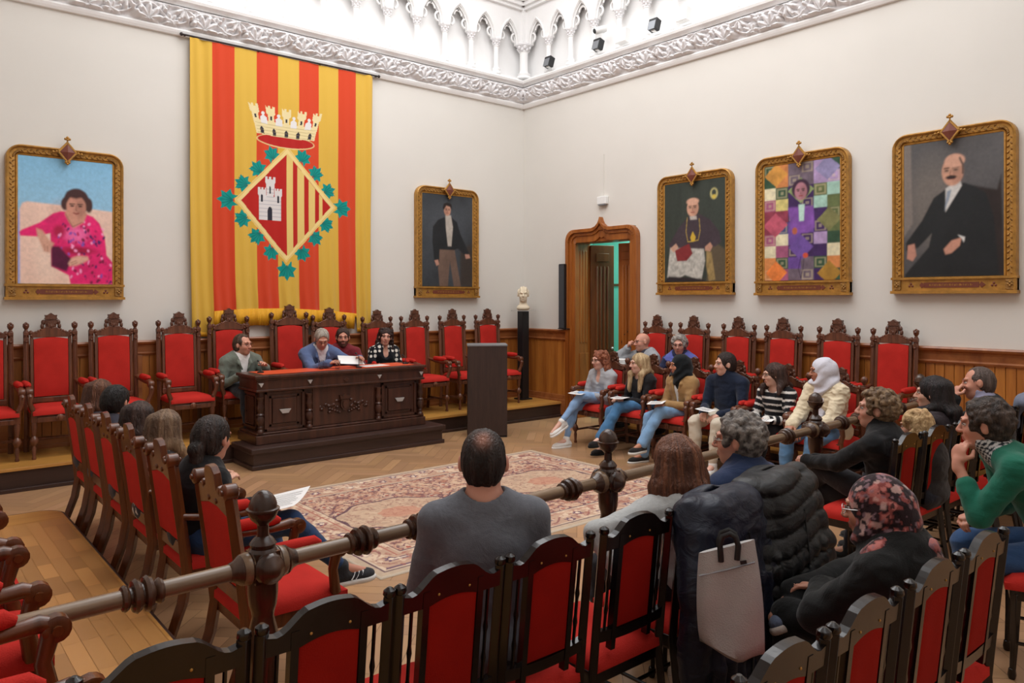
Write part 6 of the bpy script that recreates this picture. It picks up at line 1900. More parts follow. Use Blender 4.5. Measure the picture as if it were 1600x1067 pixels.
def garment(t, j, sp, lo, hi, h, kind='top', name='sweater', color='#808080', sleeve=1.0, inf=.012, neck='crew', hem=None, pattern=None, fold=.005, mat='cloth', vee=.0, legs_to=.97, flare=.0, collar=None, c2='#ffffff', thick=1.0, open=None, hang=0, ff=16, wd_=1.0):
    k = j['k']; fem = sp.get('fem', False); v = Vox(lo, hi, h); inf = inf * .62; fold = fold * 1.7; wd = sp.get('wide', 1.0) * wd_
    hip, neckp, rt, fw, up = j['hip'], j['neck'], j['rt'], j['fw'], j['up']; TR = j['TR']
    if kind == 'top':
        torso_field(v, j, inf, fem, .05, sp.get('belly', 0), wd)
        for s in (-1, 1):
            if sleeve > 0: arm_field(v, j, s, inf, 0 if sleeve <= .5 else (sleeve - .5) * 2, thick=thick)
            if 0 < sleeve <= .5: pass
        if sleeve == 0:
            for s in (-1, 1):
                a, e, w = j['arms'][s]; v.cap(a + (e - a) * .25, e, .1, .1, .01, 's')
        # cuffs thicker
        if sleeve >= .9:
            for s in (-1, 1):
                a, e, w = j['arms'][s]; v.cap(e + (w - e) * .9, e + (w - e) * .97, .03 * k + inf, .032 * k + inf, .01)
        if fold: v.noise(folds(fold, ff, len(name) % 7))
        if hang:
            for s in (-1, 1): v.cap(hip + rt * s * .12 + fw * .03, hip + rt * s * .13 + fw * .10 - up * .05, .09, .07, .05)
        # neckline
        hcn = j['hc'] + j['HM'] @ np.array([0, -.02, -.05]) * k
        if neck == 'crew': v.cap(neckp + up * .040 * k - fw * .01, hcn + up * .05, .062 * k * sp.get('neckw', 1), .085 * k, .008, 's')
        elif neck == 'v': v.cap(neckp + up * .03 * k, hcn, .066 * k, .08 * k, .008, 's'); v.ell(neckp + fw * .12 * k - up * .05, np.array((.05, .08, .11)) * k, TR, .01, 's')
        elif neck == 'scoop': v.cap(neckp + up * .01 * k + fw * .02, hcn, .085 * k, .09 * k, .008, 's')
        elif neck == 'high': v.cap(neckp - up * .01, neckp + up * .07 * k + fw * .012, .073 * k, .066 * k, .02); v.cap(neckp + up * .07 * k, hcn + up * .06, .058 * k, .08 * k, .006, 's')
        if open:   # jacket front opening down to the waist
            n = 9
            for i in range(n):
                u = i / (n - 1); w_ = open * (1 - u) ** .8 + .006
                pc = neckp * (1 - u) + (hip + up * .10) * u + fw * .20 * k + fw * .04 * u
                v.ell(pc, (w_ * k + .004, .19 * k, .05 * k), TR, .006, 's')
            # lapels
            for s in (-1, 1):
                v.cap(neckp + rt * s * .062 * k + up * .02, neckp + rt * s * .07 * k + fw * .105 * k - up * .07, .016, .018, .008); v.cap(neckp + rt * s * .07 * k + fw * .105 * k - up * .07, neckp * .45 + (hip + up * .10) * .55 + rt * s * .035 + fw * .128 * k, .016, .010, .008)
            v.cap(neckp + rt * -.062 * k + up * .03 - fw * .0, neckp - fw * .066 * k + up * .045, .018, .02, .01); v.cap(neckp + rt * .062 * k + up * .03, neckp - fw * .066 * k + up * .045, .018, .02, .01)
        v.plane(hip - up * (.10 if hem is None else hem), -up)
        for s in (-1, 1):
            a, e, w = j['arms'][s]; kk_ = j['k']
        if collar:
            pass
    elif kind == 'bottom':
        v.ell(hip + up * .005, (np.array((.168 * (1.04 if fem else 1), .118, .105)) * k + inf) * np.array((wd, 1, 1)), TR, .05)
        for s in (-1, 1): leg_field(v, j, s, inf, legs_to, flare, th=thick)
        v.cap(j['legs'][-1][0], j['legs'][1][0], .09 * k, .09 * k, .05)
        if fold: v.noise(folds(fold, 14, 2.0))
    elif kind == 'skirt':
        for s in (-1, 1):
            h0, kn, an = j['legs'][s]; v.cap(h0, kn, .10 * k, .085 * k, .08); v.cap(kn, kn + (an - kn) * .6, .085 * k, .09 * k, .08)
        v.ell(hip, np.array((.18, .13, .11)) * k, TR, .06)
        m0 = (j['legs'][-1][1] + j['legs'][1][1]) / 2; v.cap(hip + fw * .1, m0, .10 * k, .08 * k, .06)
        if fold: v.noise(folds(fold, 12, 4.0))
    V, Q = v.mesh(); C = jcol(color, V, .06, 40)
    # coordinates along torso for patterns
    zt = (V - hip) @ up
    if pattern == 'stripes':
        dist = np.full(len(V), 9.0); s_ = zt.copy()
        for s in (-1, 1):
            a, e, w = j['arms'][s]
            for p0, p1, off in ((a, e, 0), (e, w, .275)):
                ab = p1 - p0; tt = np.clip((V - p0) @ ab / (ab @ ab), 0, 1); d = np.linalg.norm(V - p0 - tt[:, None] * ab, axis=1)
                m = (d < .075) & (tt > .15 if off == 0 else True)
                s_ = np.where(m, off + tt * np.linalg.norm(ab), s_)
        m = ((s_ % .062) < .021)[:, None]; C = np.where(m, np.array(lin('#ddd8d2')), C)
    elif pattern == 'dots':
        q = V * 17; ij = np.floor(q); r = np.sin(ij[:, 0] * 12.98 + ij[:, 1] * 78.2 + ij[:, 2] * 37.7) * 43758.5; r = r - np.floor(r)
        d = np.linalg.norm(q - ij - .5, axis=1); C = np.where(((d < .36) & (r > .25))[:, None], np.array(lin('#e0dad0')), C)
    elif pattern == 'check':
        q = ((V @ rt) * 90, (V @ up) * 90); m = ((np.floor(q[0]) + np.floor(q[1])) % 2 == 0)[:, None]; C = np.where(m, np.array(lin('#d8d8d8')), C)
    elif pattern == 'heather':
        n = fnoise(V[:, 0] * 120, V[:, 1] * 120, V[:, 2] * 120, 2)[:, None]; C = C * (.86 + .28 * n)
    elif pattern == 'denim':
        n = fnoise(V[:, 0] * 9, V[:, 1] * 9, V[:, 2] * 9, 3)[:, None]; C = C * (.75 + .5 * n)
    elif pattern == 'floralneck':
        n = fnoise(V[:, 0] * 45, V[:, 1] * 45, V[:, 2] * 45, 2)[:, None]; C = np.where(n > .55, np.array(lin('#cfc8c0')), C)
    np_mesh(name, V, Q, C, mat, t)

def shoe(t, j, sp, s, nm):
    k = j['k']; an = j['legs'][s][2]; col, sole = sp['shoes'][:2]
    d = np.array(sp.get('toe' + nm, (s * .12, 1, 0)), float); d /= np.linalg.norm(d)
    un = sp.get('soleup' + nm, (0, 0, 1)); u = np.array(un, float); u = u - d * (u @ d); u /= np.linalg.norm(u); x = np.cross(d, u); Mx = np.stack([x, d, u], 1)
    o = an - u * .055 * k
    lo = an - .24; hi = an + .24
    v = Vox(lo, hi, .006)
    v.ell(o + d * .06 + u * .006, (.040 * k, .13 * k, .036 * k), Mx, .02); v.ell(o + d * .12, (.044 * k, .075 * k, .026 * k), Mx, .02); v.ell(o - d * .03 + u * .01, (.034 * k, .045 * k, .045 * k), Mx, .02)
    lg = j['legs'][s][1] - an; lg /= np.linalg.norm(lg); v.cap(an - u * .025, an + lg * .018, .042 * k, .043 * k, .02); v.cap(an + lg * .026, an + lg * .075, .030 * k, .034 * k, .004, 's')
    v.plane(o - u * .016, -u)
    V, Q = v.mesh(); C = jcol(col, V, .05)
    sh = np_mesh('shoe', V, Q, C, 'cloth', t)
    v = Vox(lo, hi, .006)
    v.ell(o + d * .07 - u * .020, (.045 * k, .135 * k, .03 * k), Mx, .01); v.ell(o - d * .02 - u * .020, (.037 * k, .055 * k, .03 * k), Mx, .02); v.ell(o + d * .12 - u * .02, (.049 * k, .08 * k, .03 * k), Mx, .02)
    v.plane(o - u * .036, -u); v.plane(o - u * .006, u)
    V, Q = v.mesh(); np_mesh('sole', V, Q, jcol(sole, V, .04), 'cloth', sh)
    if len(sp['shoes']) > 2:
        m = MB()
        for q in range(3):
            for sd in (-1, 1):
                b = o + d * (.045 + .026 * q)
                m.tube([b + x * sd * .036 + u * -.005 - d * .012, b + x * sd * .036 + u * .012, b + x * sd * .024 + u * .032 + d * .014], .006, 4, lin('#e8e8e8'), sq=1.2)
        m.build('side_stripes', 'cloth', sh, 40)
def bust():
    t = thing('bust', 'cream plaster bust of a head standing on the glass plate of the black pedestal', 'sculpture', (7.53, 8.68, HP + 1.352), math.radians(140))
    v = Vox((-.2, -.2, -.01), (.2, .2, .45), .006)
    c = np.array([0, 0, .235]); I = RM(0, 0, 0)
    head_field(v, c, I, 1.0)
    v.ell(c + [0, -.03, .045], (.078, .092, .082), None, .03); v.ell(c + [0, .13, -.02], (.062, .06, .085), None, .01, 's') if False else None
    v.cap((0, -.02, .16), (0, -.02, .05), .052, .06, .03); v.ell((0, -.01, .035), (.10, .075, .045), None, .05)
    v.noise(lambda p: np.where((p[:, 2] > .27) | (p[:, 1] < -.03), -.006 * np.sin(p[:, 0] * 150 + 4 * fnoise(p[:, 0] * 20, p[:, 1] * 20, p[:, 2] * 20)), 0))
    v.plane((0, 0, .0), (0, 0, -1))
    V, Q = v.mesh(); np_mesh('head', V, Q, None, 'marble', t)
bust()
# ---------------------------------------------------------------- at the desk (face -y)
T = lambda **k: dict(kind='top', **k)
B = lambda **k: dict(kind='bottom', **k)
def P(label, x, y, z, deg, **sp): return person(label, (x, y, z), deg, sp)
DS = DESK_Z - HP
P('man in a grey green blazer at the left end of the desk', 3.17, 8.60, HP, 186, top=1.17, seat=.46, head=(22, 0, 0), lean=6,
  hair='receding', hairc='#43342a', hair2='#5a483b', skin='#cf9680', glasses='steel', beard=('#7a5a48', .3), wide=1.05,
  handL=(-.16, .30, DS + .03), handR=(.14, .26, .66), poleR=(.5, -.5, -.8),
  wear=[T(name='shirt', color='#e4e0de', inf=.010, neck='crew', fold=.002), T(name='blazer', color='#6a7066', inf=.024, open=.075, neck='scoop'), B(name='trousers', color='#22242b')], shoes=('#1b1513', '#0f0d0c'))
P('grey haired man in a blue blazer reading from folded paper at the desk', 4.06, 8.47, HP, 176, top=1.225, seat=.50, head=(-12, 26, 0), lean=14, closed=True,
  hair='short', hairc='#8a8279', hair2='#b5aca0', skin='#c48a74', beard=('#8f7a70', .25), wide=1.08, glasses='steel',
  handL=(-.33, .49, DS + .09), handR=(.05, .50, DS + .06), fnL=(-.6, -.3, .8), fnR=(.6, -.3, .8),
  wear=[T(name='shirt', color='#dcdde2', inf=.010, neck='crew', fold=.002), T(name='blazer', color='#56668a', inf=.026, open=.075, neck='scoop'), B(name='trousers', color='#22252e')], shoes=('#1b1513', '#0f0d0c'))
P('bearded man in a dark red shirt seated behind the blue blazer man', 4.47, 8.64, HP, 172, top=1.205, seat=.47, head=(-16, 2, 0), lean=3,
  hair='short', hairc='#3a2a25', skin='#c08670', beard=('#2e1f1b', .8), shaved=('#4a3630', .5), wide=1.0,
  handL=(-.13, .34, DS + .03), handR=(.10, .34, DS + .02),
  wear=[T(name='shirt', color='#74242c', inf=.018), B(name='trousers', color='#1d1f28')], shoes=('#1b1513', '#0f0d0c'))
P('woman with dark curly hair in a black and white polka dot blouse', 5.06, 8.62, HP, 172, fem=True, top=1.19, seat=.47, head=(-18, 0, -8), lean=2, k=.97,
  hair='curlylong', hlen=.10, hairc='#251816', hair2='#402c27', skin='#d09c88', seed=4,
  handL=(-.10, .30, .60), handR=(.10, .30, .60),
  wear=[T(name='blouse', color='#14141a', inf=.016, neck='v', pattern='dots', sleeve=1), B(name='trousers', color='#17171c')], shoes=('#141214', '#0c0b0b'))

# ---------------------------------------------------------------- front row along the right wall (face -x, local +y -> -x : 90 deg)
# the row looks towards the desk, heads turned to the person's right
Y = {'a': 6.32, 'b': 5.70, 'c': 5.12, 'd': 4.55, 'e': 3.99, 'f': 3.45}
P('woman with curly auburn hair and glasses in a light grey top and blue jeans', 6.78, Y['a'], 0, 88, fem=True, top=1.16, head=(-12, 3, 0), lean=2, k=.98,
  hair='curlylong', hlen=.08, hairc='#7a4430', hair2='#9c6146', skin='#d6a693', glasses='steel', seed=2, vol=.02,
  handL=(-.02, .30, .60), handR=(.05, .30, .59), footL=(.04, .66, .30), kpoleL=(.0, .5, 1), footR=(.06, .56, .08), toeL=(.1, .9, -.45),
  wear=[T(name='top', color='#a3a4a8', inf=.022, neck='v', sleeve=.85, hang=1), B(name='jeans', color='#86a5cb', pattern='denim', legs_to=.86, inf=.004, thick=.93)], shoes=('#e6e3de', '#eceae6'))
P('woman with very long straight blonde hair in a black top and flared jeans', 6.78, Y['b'], 0, 84, fem=True, top=1.16, head=(-24, 2, 0), lean=3, k=.97,
  hair='long', hlen=.27, hairc='#a58a66', hair2='#c9b08a', front=1, skin='#d9ae9b', brow='#6b5138',
  handL=(.02, .28, .60), handR=(.07, .26, .60), footL=(.02, .62, .20), kpoleL=(.05, .5, 1), footR=(.08, .50, .08),
  wear=[T(name='top', color='#1d1b1d', inf=.014, neck='scoop', sleeve=.95), B(name='flared_jeans', color='#49749c', pattern='denim', inf=.008, flare=.035)], shoes=('#221e1e', '#111111'))
P('woman in a black headscarf and tan cardigan with light blue jeans', 6.78, Y['c'], 0, 84, fem=True, top=1.18, head=(-30, 4, 0), lean=3, k=.97,
  scarf='#15191c', skin='#b67d62', handL=(-.03, .29, .61), handR=(.05, .29, .60), footL=(.0, .64, .22), kpoleL=(.1, .5, 1), footR=(.12, .50, .08),
  wear=[T(name='shirt', color='#d8d6d4', inf=.010, neck='crew', fold=.002), T(name='cardigan', color='#a07d52', inf=.028, open=.05, neck='scoop', hang=1), B(name='jeans', color='#7da0c4', pattern='denim', inf=.01, flare=.02)], shoes=('#26211f', '#d8d4ce'))
P('man in a navy zip neck sweater and cream trousers with white sneakers', 6.78, Y['d'], 0, 92, top=1.235, head=(-34, 0, 0), lean=4, wide=1.03,
  hair='short', hairc='#2d221f', skin='#d5a592', handL=(-.10, .33, .585), handR=(.09, .33, .585), footL=(-.10, .46, .09), footR=(.12, .42, .09), jaw=.96,
  wear=[T(name='sweater', color='#1a2336', inf=.020, neck='high'), B(name='trousers', color='#cdc2b0', inf=.010, legs_to=.90)], shoes=('#e4e1dd', '#efedea'))
P('woman with straight brown hair in a black and white striped sweater', 6.78, Y['e'], 0, 86, fem=True, top=1.16, head=(-38, 4, 0), lean=3, k=.96,
  hair='bob', hlen=.16, hairc='#33231e', hair2='#4d372f', skin='#d8ac99', glasses='steel', handL=(-.09, .32, .60), handR=(.08, .30, .585), footL=(-.08, .46, .08), footR=(.10, .46, .08),
  wear=[T(name='striped_sweater', color='#17161a', inf=.018, pattern='stripes', neck='scoop'), B(name='trousers', color='#1a181b', inf=.008)], shoes=('#201c1c', '#111111'))
P('woman in a white headscarf and fluffy cream jacket leaning forward', 6.76, Y['f'], 0, 80, fem=True, top=1.25, head=(-38, 4, 0), lean=8, k=1.0,
  scarf='#d3d2dc', skin='#b07a62', tail=1, seed=3., handL=(-.08, .42, .58), handR=(.10, .42, .60), footL=(-.10, .46, .08), footR=(.14, .46, .08),
  wear=[T(name='fluffy_jacket', color='#dccdb0', inf=.036, neck='crew', fold=.008, hang=1, ff=30), B(name='jeans', color='#5f86ad', pattern='denim', inf=.008)], shoes=('#d8d4ce', '#efedea'))
# on the thrones behind
P('bald man with glasses in a grey cardigan leaning his cheek on his fist', 7.44, 6.22, HR, 82, top=1.16, head=(-16, 2, 8), lean=0, skin='#d0957f', glasses='steel', beard=('#9c8478', .25), wide=1.05,
  handR=(.20, .11, .92), poleR=(1, .3, -1), fdR=(-.5, .25, .9), fnR=(.5, .6, .5), curl=1.2, handL=(-.12, .28, .60), shaved=('#b98e7c', .3), footL=(-.1, .42, .08), footR=(.1, .42, .08),
  wear=[T(name='shirt', color='#3b3b44', inf=.010, neck='crew', fold=.002), T(name='cardigan', color='#9b9ea3', inf=.026, open=.05, neck='scoop'), B(name='trousers', color='#33353c')], shoes=('#1b1513', '#0f0d0c'))
P('woman with short wavy grey hair and glasses in a violet blue scarf', 7.44, 5.68, HR, 112, fem=True, top=1.15, head=(5, 3, 0), lean=0, hair='curly', hairc='#7d7672', hair2='#a8a19a', vol=.012, skin='#cc9684', glasses='steel',
  handL=(-.12, .28, .62), handR=(.16, .24, .66), footL=(-.1, .42, .08), footR=(.1, .42, .08),
  wear=[T(name='jacket', color='#2e3350', inf=.02, neck='high'), T(name='scarf', color='#5a62a8', inf=.034, sleeve=0, open=.05, neck='scoop'), B(name='trousers', color='#2a2c36')], shoes=('#1b1513', '#0f0d0c'))

# ---------------------------------------------------------------- left row, backs to the camera (face +x, -90 deg)
LX = 1.27
P('person with long reddish brown hair farthest along the left row', LX, 6.42, 0, -90, fem=True, top=1.17, head=(40, 5, 0), hair='long', hlen=.18, hairc='#4c2f23', hair2='#6a4430', k=.97,
  wear=[T(name='sweater', color='#3a2f33', inf=.016), B(name='trousers', color='#23232b')], shoes=('#222222', '#dddddd'))
P('boy with short black hair in the left row', LX, 5.93, 0, -84, top=1.165, head=(34, 4, 0), hair='short', hairc='#161211', skin='#c58e78', k=.95, hth=.016,
  wear=[T(name='shirt', color='#33303a', inf=.014), B(name='trousers', color='#23232b')], shoes=('#222222', '#dddddd'))
P('woman with long dark brown hair seen from behind in the left row', LX, 5.30, 0, -90, fem=True, top=1.12, head=(42, 6, 0), hair='long', hlen=.17, hairc='#2a1d1a', hair2='#44322b', k=.96,
  wear=[T(name='sweater', color='#453438', inf=.016), B(name='trousers', color='#23232b')], shoes=('#222222', '#dddddd'))
P('girl with straight dark blonde hair seen from behind in the left row', LX, 4.72, 0, -92, fem=True, top=1.13, head=(46, 6, 0), hair='long', hlen=.15, hairc='#5b4636', hair2='#7d644d', tips='#a98c68', k=.95,
  wear=[T(name='patterned_blouse', color='#2a2526', inf=.016, pattern='floralneck'), B(name='trousers', color='#23232b')], shoes=('#222222', '#dddddd'))
P('woman with a low dark bun in a black sweater and jeans, paper on her lap', LX + .01, 4.04, 0, -86, fem=True, top=1.175, head=(28, 6, 0), hair='bun', hairc='#1d1614', hair2='#372a25', skin='#c08670', h=.007, lean=4,
  handL=(-.06, .32, .61), handR=(.12, .30, .60), footR=(.32, .66, .27), kpoleR=(.25, .3, 1), footL=(-.0, .46, .08), toeR=(.05, 1, -.05), toeL=(-.1, 1, 0),
  wear=[T(name='sweater', color='#131214', inf=.016), B(name='jeans', color='#23395c', pattern='denim', inf=.006, legs_to=.92)], shoes=('#2b2c30', '#dedcd8', 1))

# ---------------------------------------------------------------- railing row (face +y)
P('broad man with thinning dark hair in a plain grey sweater, seen from behind', 1.61, 2.06, 0, -32, top=1.335, seat=.47, h=.006, k=1.0, wide=.95, neckw=1.13, head=(-8, 2, 0), lean=4, hth=.002,
  hair='balding', hairc='#1c1614', hair2='#2d2421', skin='#c98f7a', handL=(-.14, .26, .58), handR=(.14, .26, .58), poleL=(-.5, -.3, -.8), poleR=(.5, -.3, -.8), slump=.0,
  wear=[T(name='sweater', color='#62646b', inf=.022, fold=.004, ff=11, pattern='heather'), B(name='trousers', color='#2a2e36')], shoes=('#222222', '#333333'))
P('woman with brown hair in a light grey sweater, arm along the next chair back', 2.68, 2.05, 0, -14, fem=True, top=1.18, h=.0065, k=1.0, head=(-10, 6, 0), lean=-2, seat=.46,
  hair='wavy', hlen=.12, hw=.105, hth=.02, hairc='#4a2a1c', hair2='#7a4c34', tips='#5a3626', skin='#c68b75', handL=(-.38, -.20, .62), poleL=(-1, .2, .1), handR=(.12, .30, .60), wide=1.05,
  wear=[T(name='sweater', color='#a9aaa9', inf=.024, pattern='heather', neck='crew', thick=1.05), B(name='trousers', color='#23252c')], shoes=('#222222', '#333333'))
P('man with curly grey hair and glasses in a navy sweater, black jacket behind him', 3.15, 2.02, 0, 0, top=1.24, h=.0065, k=1.03, head=(24, 2, 0), lean=0, seat=.46,
  hair='curly', vol=.014, hairc='#4f4844', hair2='#8a827b', skin='#c68a74', glasses='steel', beard=('#9c8176', .3), handL=(-.12, .30, .60), handR=(.12, .30, .60), seed=5,
  wear=[T(name='sweater', color='#253250', inf=.022, neck='high'), B(name='trousers', color='#23252c')], shoes=('#222222', '#333333'))
P('man with curly light brown hair in black, hands clasped over his crossed knee', 4.74, 2.06, 0, 8, top=1.225, h=.0065, k=1.0, head=(20, -4, 0), lean=4,
  hair='curly', vol=.020, hairc='#5f4a38', hair2='#8d7458', skin='#cf9a86', beard=('#a5705e', .2), seed=8, brow='#7a5f4a',
  handL=(-.02, .48, .69), handR=(.05, .46, .69), fdL=(.5, .6, .1), fdR=(-.5, .6, .2), curl=1.0, footL=(.10, .66, .34), kpoleL=(.1, .4, 1), footR=(.06, .46, .08), toeL=(.2, .9, -.4),
  wear=[T(name='hoodie', color='#141416', inf=.024, neck='high', hang=0), B(name='trousers', color='#242226', inf=.012)], shoes=('#1d1b1b', '#111111'))
P('person with frizzy blonde hair half hidden behind the curly haired man', 5.09, 1.98, 0, 0, fem=True, top=.98, tl=.30, k=.88, head=(0, 10, 0), lean=0, hair='curlylong', hlen=.07, hairc='#a8845a', hair2='#cfae80', seed=9,
  wear=[T(name='jacket', color='#2a2524', inf=.018), B(name='trousers', color='#23232b')], shoes=('#222222', '#333333'))
P('woman with long straight black hair in a dark top in the right group', 5.68, 2.10, 0, 8, fem=True, top=1.245, h=.007, head=(6, 0, 0), lean=2, k=1.0, hair='long', hlen=.24, hairc='#161213', hair2='#2a2123', skin='#d0a18c',
  wear=[T(name='top', color='#2a2024', inf=.016), B(name='trousers', color='#23232b')], shoes=('#222222', '#333333'))
P('heavy bald man in a black sweater resting his chin on his hand', 6.44, 2.0, 0, 12, top=1.28, h=.007, k=1.06, head=(10, 4, 8), lean=8, wide=1.12, belly=.03, skin='#c58b75', hair='receding', hairc='#4a3d37', hair2='#5f504a', hth=.004, brow='#4a3a33',
  handL=(-.105, .262, .99), poleL=(-.5, .3, -1), fdL=(.35, -.15, .9), fnL=(-.5, .75, .2), curl=1.0, handR=(.05, .36, .72),
  wear=[T(name='shirt', color='#8d8aa0', inf=.014, neck='high', fold=.001), T(name='sweater', color='#161515', inf=.026, neck='scoop'), B(name='trousers', color='#23232b')], shoes=('#222222', '#333333'))
# ---------------------------------------------------------------- rear row
P('woman in a red and black floral headscarf and black coat leaning forward', 2.86, 1.16, 0, 8, fem=True, top=1.14, h=.0065, k=1.02, head=(4, 6, 0), lean=12, seat=.46, scarf='#2a1b1f', floral=1, skin='#b9836c', glasses='silver', seed=6.,
  handL=(.06, .33, .60), poleL=(-1, .25, -.5), handR=(.10, .34, .58), footL=(.02, .44, .08), footR=(.05, .44, .55), kpoleR=(1, .3, .2), toeR=(-1, .2, -.1), soleupR=(0, .5, 1),
  wear=[T(name='coat', color='#121211', inf=.036, neck='crew', thick=1.1, fold=.007), B(name='trousers', color='#151515', inf=.02, flare=.015, legs_to=1.0)], shoes=('#5b6478', '#b9aca2', 1))
P('man with dark wavy hair in a green sweater resting his chin on his hand', 4.36, 1.02, 0, 30, top=1.25, h=.006, k=1.03, head=(-14, 4, 0), lean=34, seat=.47, tl=.56, hair='curly', vol=.008, hairc='#2b221e', hair2='#4b3d35', skin='#c98e78', brow='#2b221e', seed=11,
  handL=(-.045, .50, .935), poleL=(.0, .3, -1), fdL=(.15, -.1, 1), fnL=(-.6, .7, 0), curl=1.1, handR=(.10, .40, .66), footL=(-.14, .52, .08), footR=(.14, .40, .08), closed=False,
  wear=[T(name='shirt', color='#2a3038', inf=.012, neck='high', pattern='check', fold=.001, sleeve=.7), T(name='sweater', color='#1f6652', inf=.024, neck='scoop', sleeve=.80), B(name='jeans', color='#2f4a70', pattern='denim', inf=.012)], shoes=('#3a2a22', '#222222'))
# ================================================================ papers, coats, bag
g = 'papers on the laps of the front row'
def lap(label, x, y, z, rz, rx=0, w=.21, h=.30): 
    w *= .8; h *= .8; z -= .012
    o = sheet('paper_sheet', label, (x, y, z), (rx, .0, rz), w, h, group=g, curl=.004)
    return o
lap('white paper on the lap of the auburn haired woman in grey', 6.36, 6.33, .645, .35, .05, .3, .21)
lap('white paper on the lap of the long blonde woman', 6.40, 5.72, .645, .2, .0, .22, .2)
lap('white paper on the lap of the woman in the black headscarf', 6.38, 5.18, .65, .5, -.08, .3, .21)
lap('white crumpled paper in the hands of the man in cream trousers', 6.38, 4.55, .645, .1, .1, .2, .2)
lap('white paper on the knees of the woman in the striped sweater', 6.36, 3.92, .625, .3, .0, .2, .28)
o = sheet('paper_sheet', 'white printed programme held on the knee of the woman with the bun', (1.66, 3.86, .665), (.10, -.22, -.75), .21, .30, curl=.012)
def papers_pile():
    t = thing('paper_stack', 'rumpled white papers lying on the armchair corner before the open door', 'papers', (7.22, 6.48, .93), .5)
    for i in range(5):
        MB().box((.01 * i, .008 * i, .012 * i), (.30, .22, .008), rz=.15 * i, rx=.12 - .03 * i).build('sheet', 'paper', t, 0)
papers_pile()
t = thing('side_stand', 'dark wooden stand carrying the white papers beside the bald man', 'stand', (7.22, 6.52, HR))
MB().box((0, 0, .68), (.30, .26, .04)).build('top', 'throne', t, 0, .006)
MB().lathe([(.06, 0), (.03, .03), (.022, .3), (.035, .36), (.022, .42), (.028, .66)], n=12).build('stem', 'throne', t, 50)
t = thing('cable', 'thin dark cable hanging in the open doorway', 'cable', (XR + .3, 7.1, 1.25))
MB().tube([(0, -.1, .12), (0, 0, .05), (.0, .1, -.02), (0, .14, -.12), (.0, .1, -.24)], .008, 6).build('wire', 'blackm', t, 60)

def coat(name, label, loc, rz, color, quilt, w=.50, hgt=.80, mat='shiny', seed=0, cat='jacket', hood=True, hang=(0, 0)):
    """coat draped over a chair back: shoulders over the top rail, body down the rear, sleeves at the sides"""
    t = thing(name, label, cat, loc, rz)
    v = Vox((-.42, -.28, -hgt - .05), (.42, .26, .17), .0075)
    I = None
    hw = w / 2
    v.cap((-hw * .86, -.01, -.012), (hw * .86, -.01, -.012), .052, .052, .03)
    v.ell((0, -.085, -hgt * .30), (hw, .065, hgt * .36), I, .08); v.ell((.01, -.10, -hgt * .62), (hw * 1.02, .055, hgt * .36), I, .08)
    v.ell((0, .055, -.12), (hw * .85, .05, .16), I, .06)
    for s in (-1, 1):
        v.cap((s * hw * .80, -.03, -.03), (s * hw * 1.12, -.09, -.30), .075, .062, .03)
        v.cap((s * hw * 1.12, -.09, -.30), (s * (hw * 1.08 + .01 * seed), -.08, -.60), .062, .050, .03)
    if hood: v.cap((-.13, -.075, -.015), (.13, -.075, -.035), .05, .045, .03); v.cap((-.10, -.10, -.10), (.12, -.10, -.09), .045, .04, .03)
    for a in np.linspace(-.8, .8, 6): v.cap((a * hw, -.15, -hgt * .35), (a * hw * 1.1, -.17, -hgt), .012, .016, .03)
    def q(p):
        n = folds(.016 if not quilt else .007, 10, seed)(p)
        if quilt: n = n - .018 * (np.abs(np.sin((p[:, 2] + .03 * np.sin(p[:, 0] * 9 + seed)) * PI / quilt)) ** .5 - .6)
        return n
    v.noise(q); v.ell((0, 0, -.2), (hw * .72, .030, .26), None, .01, 's')
    v.plane((0, 0, -hgt), (0.1, 0, -1))
    V, Q = v.mesh(); C = jcol(color, V, .08, 12)
    np_mesh('shell', V, Q, C, mat, t)
    if hood:
        pass
    m = MB().tube([(.02, -.155, -.1), (.025, -.175, -.3), (.02, -.165, -hgt * .9)], .004, 5); m.build('zip', 'blackm', t, 60)
    return t
coat('navy_coat', 'navy winter coat draped over the chair of the brown haired woman', (2.56, 1.80, .945), .05, '#161b2b', .0, .44, .86, seed=1)
coat('puffer_jacket', 'black quilted puffer jacket hung over the chair of the curly grey haired man', (3.0, 1.81, .955), -.02, '#1b1c1e', .085, .46, .78, seed=3)
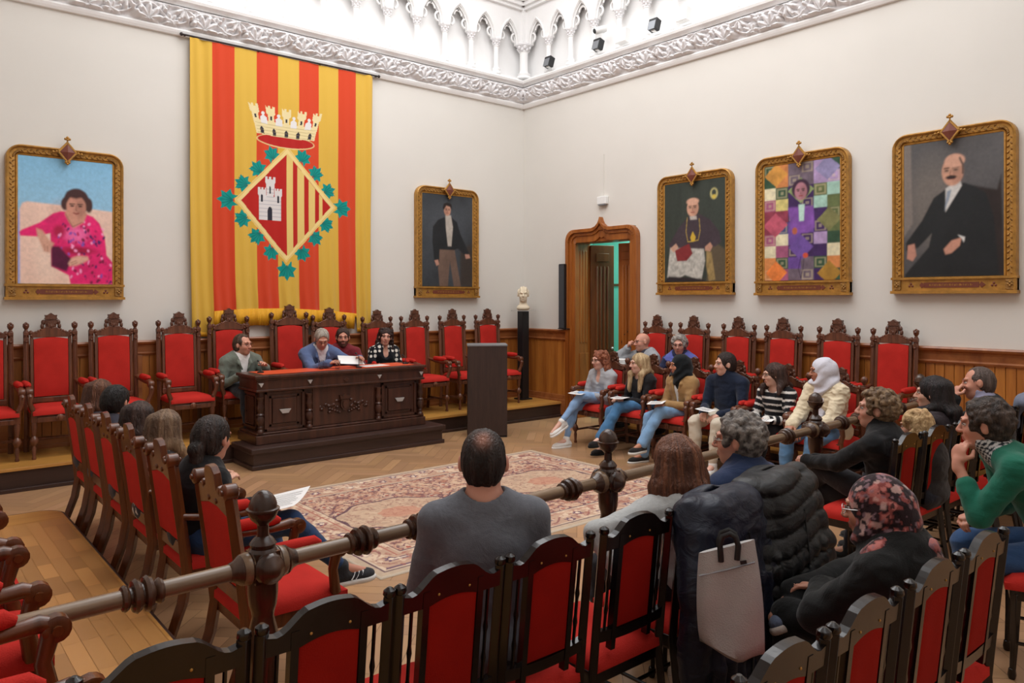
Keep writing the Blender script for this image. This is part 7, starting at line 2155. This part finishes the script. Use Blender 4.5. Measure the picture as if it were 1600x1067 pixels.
def tote():
    t = thing('tote_bag', 'light grey felt tote bag with black strap handle hanging on the coats', 'bag', (2.30, 1.555, .875), -.88)
    # tapered soft bag : top wide and narrow, bottom a folded gusset
    w0, w1, H = .095, .115, .36; n, k = 13, 15
    vs = []; fs = []
    for s in (1, -1):
        for a in range(k):
            tt = a / (k - 1)
            for i in range(n):
                u = -1 + 2 * i / (n - 1); w = w0 + (w1 - w0) * math.sin(tt * 2.2)
                edge = (1 - abs(u) ** 4) ** .5 if abs(u) < 1 else 0
                th = (.012 + .045 * tt) * edge * (1 if tt < .93 else (1 - tt) / .07)
                zb = -H * tt - (.05 * (1 - abs(u - .25)) * (tt ** 3))
                vs.append((u * w + .02 * tt, s * th + .012 * math.sin(u * 4 + tt * 5) * tt, zb + .03 * u * (1 - tt) ))
    for s in (0, 1):
        o = s * n * k
        for a in range(k - 1):
            for i in range(n - 1): fs.append((o + a * n + i, o + a * n + i + 1, o + (a + 1) * n + i + 1, o + (a + 1) * n + i))
    o = n * k
    for i in range(n - 1):
        q = (k - 1) * n; fs.append((i, i + 1, o + i + 1, o + i)); fs.append((q + i, q + i + 1, o + q + i + 1, o + q + i))
    for a in range(k - 1):
        for i in (0, n - 1): fs.append((a * n + i, (a + 1) * n + i, o + (a + 1) * n + i, o + a * n + i))
    b = MB().add(vs, fs).build('bag_body', flat('grey_felt', '#aaa6a4', .85, bump=.3, bscale=200, var=.08, vscale=9), t, 60)
    MB().tube([(-w0, -.018, -.075 - .03), (0, -.026, -.075), (w0, -.018, -.045)], .003, 4).build('seam', 'grey', t, 60)
    MB().box((.055, -.026, -.045), (.022, .004, .012), ry=-.2).build('label_tag', 'blackm', t, 0)
    for yy in (-.022, .022): MB().tube([(-.02, yy, -.05), (-.024, yy, .01), (-.015, yy, .04), (.01, yy, .05), (.03, yy, .04), (.038, yy, .01), (.034, yy, -.04)], .010, 6, sq=.6).build('handle', 'blackm', t, 60)
tote()
t = thing('blue_jacket', 'grey blue jacket hanging on the chair back right of the bald man', 'jacket', (6.72, 1.86, 1.0), 0)
v = Vox((-.3, -.2, -.45), (.3, .2, .1), .012); v.ell((0, 0, -.03), (.19, .07, .07), None, .04); v.ell((0, -.06, -.22), (.2, .05, .22), None, .06); v.ell((0, .05, -.15), (.18, .035, .14), None, .06); v.noise(folds(.01, 10, 3)); v.ell((0, 0, -.22), (.16, .03, .2), None, .01, 's')
V_, Q_ = v.mesh(); np_mesh('shell', V_, Q_, jcol('#6f7486', V_), 'cloth', t)
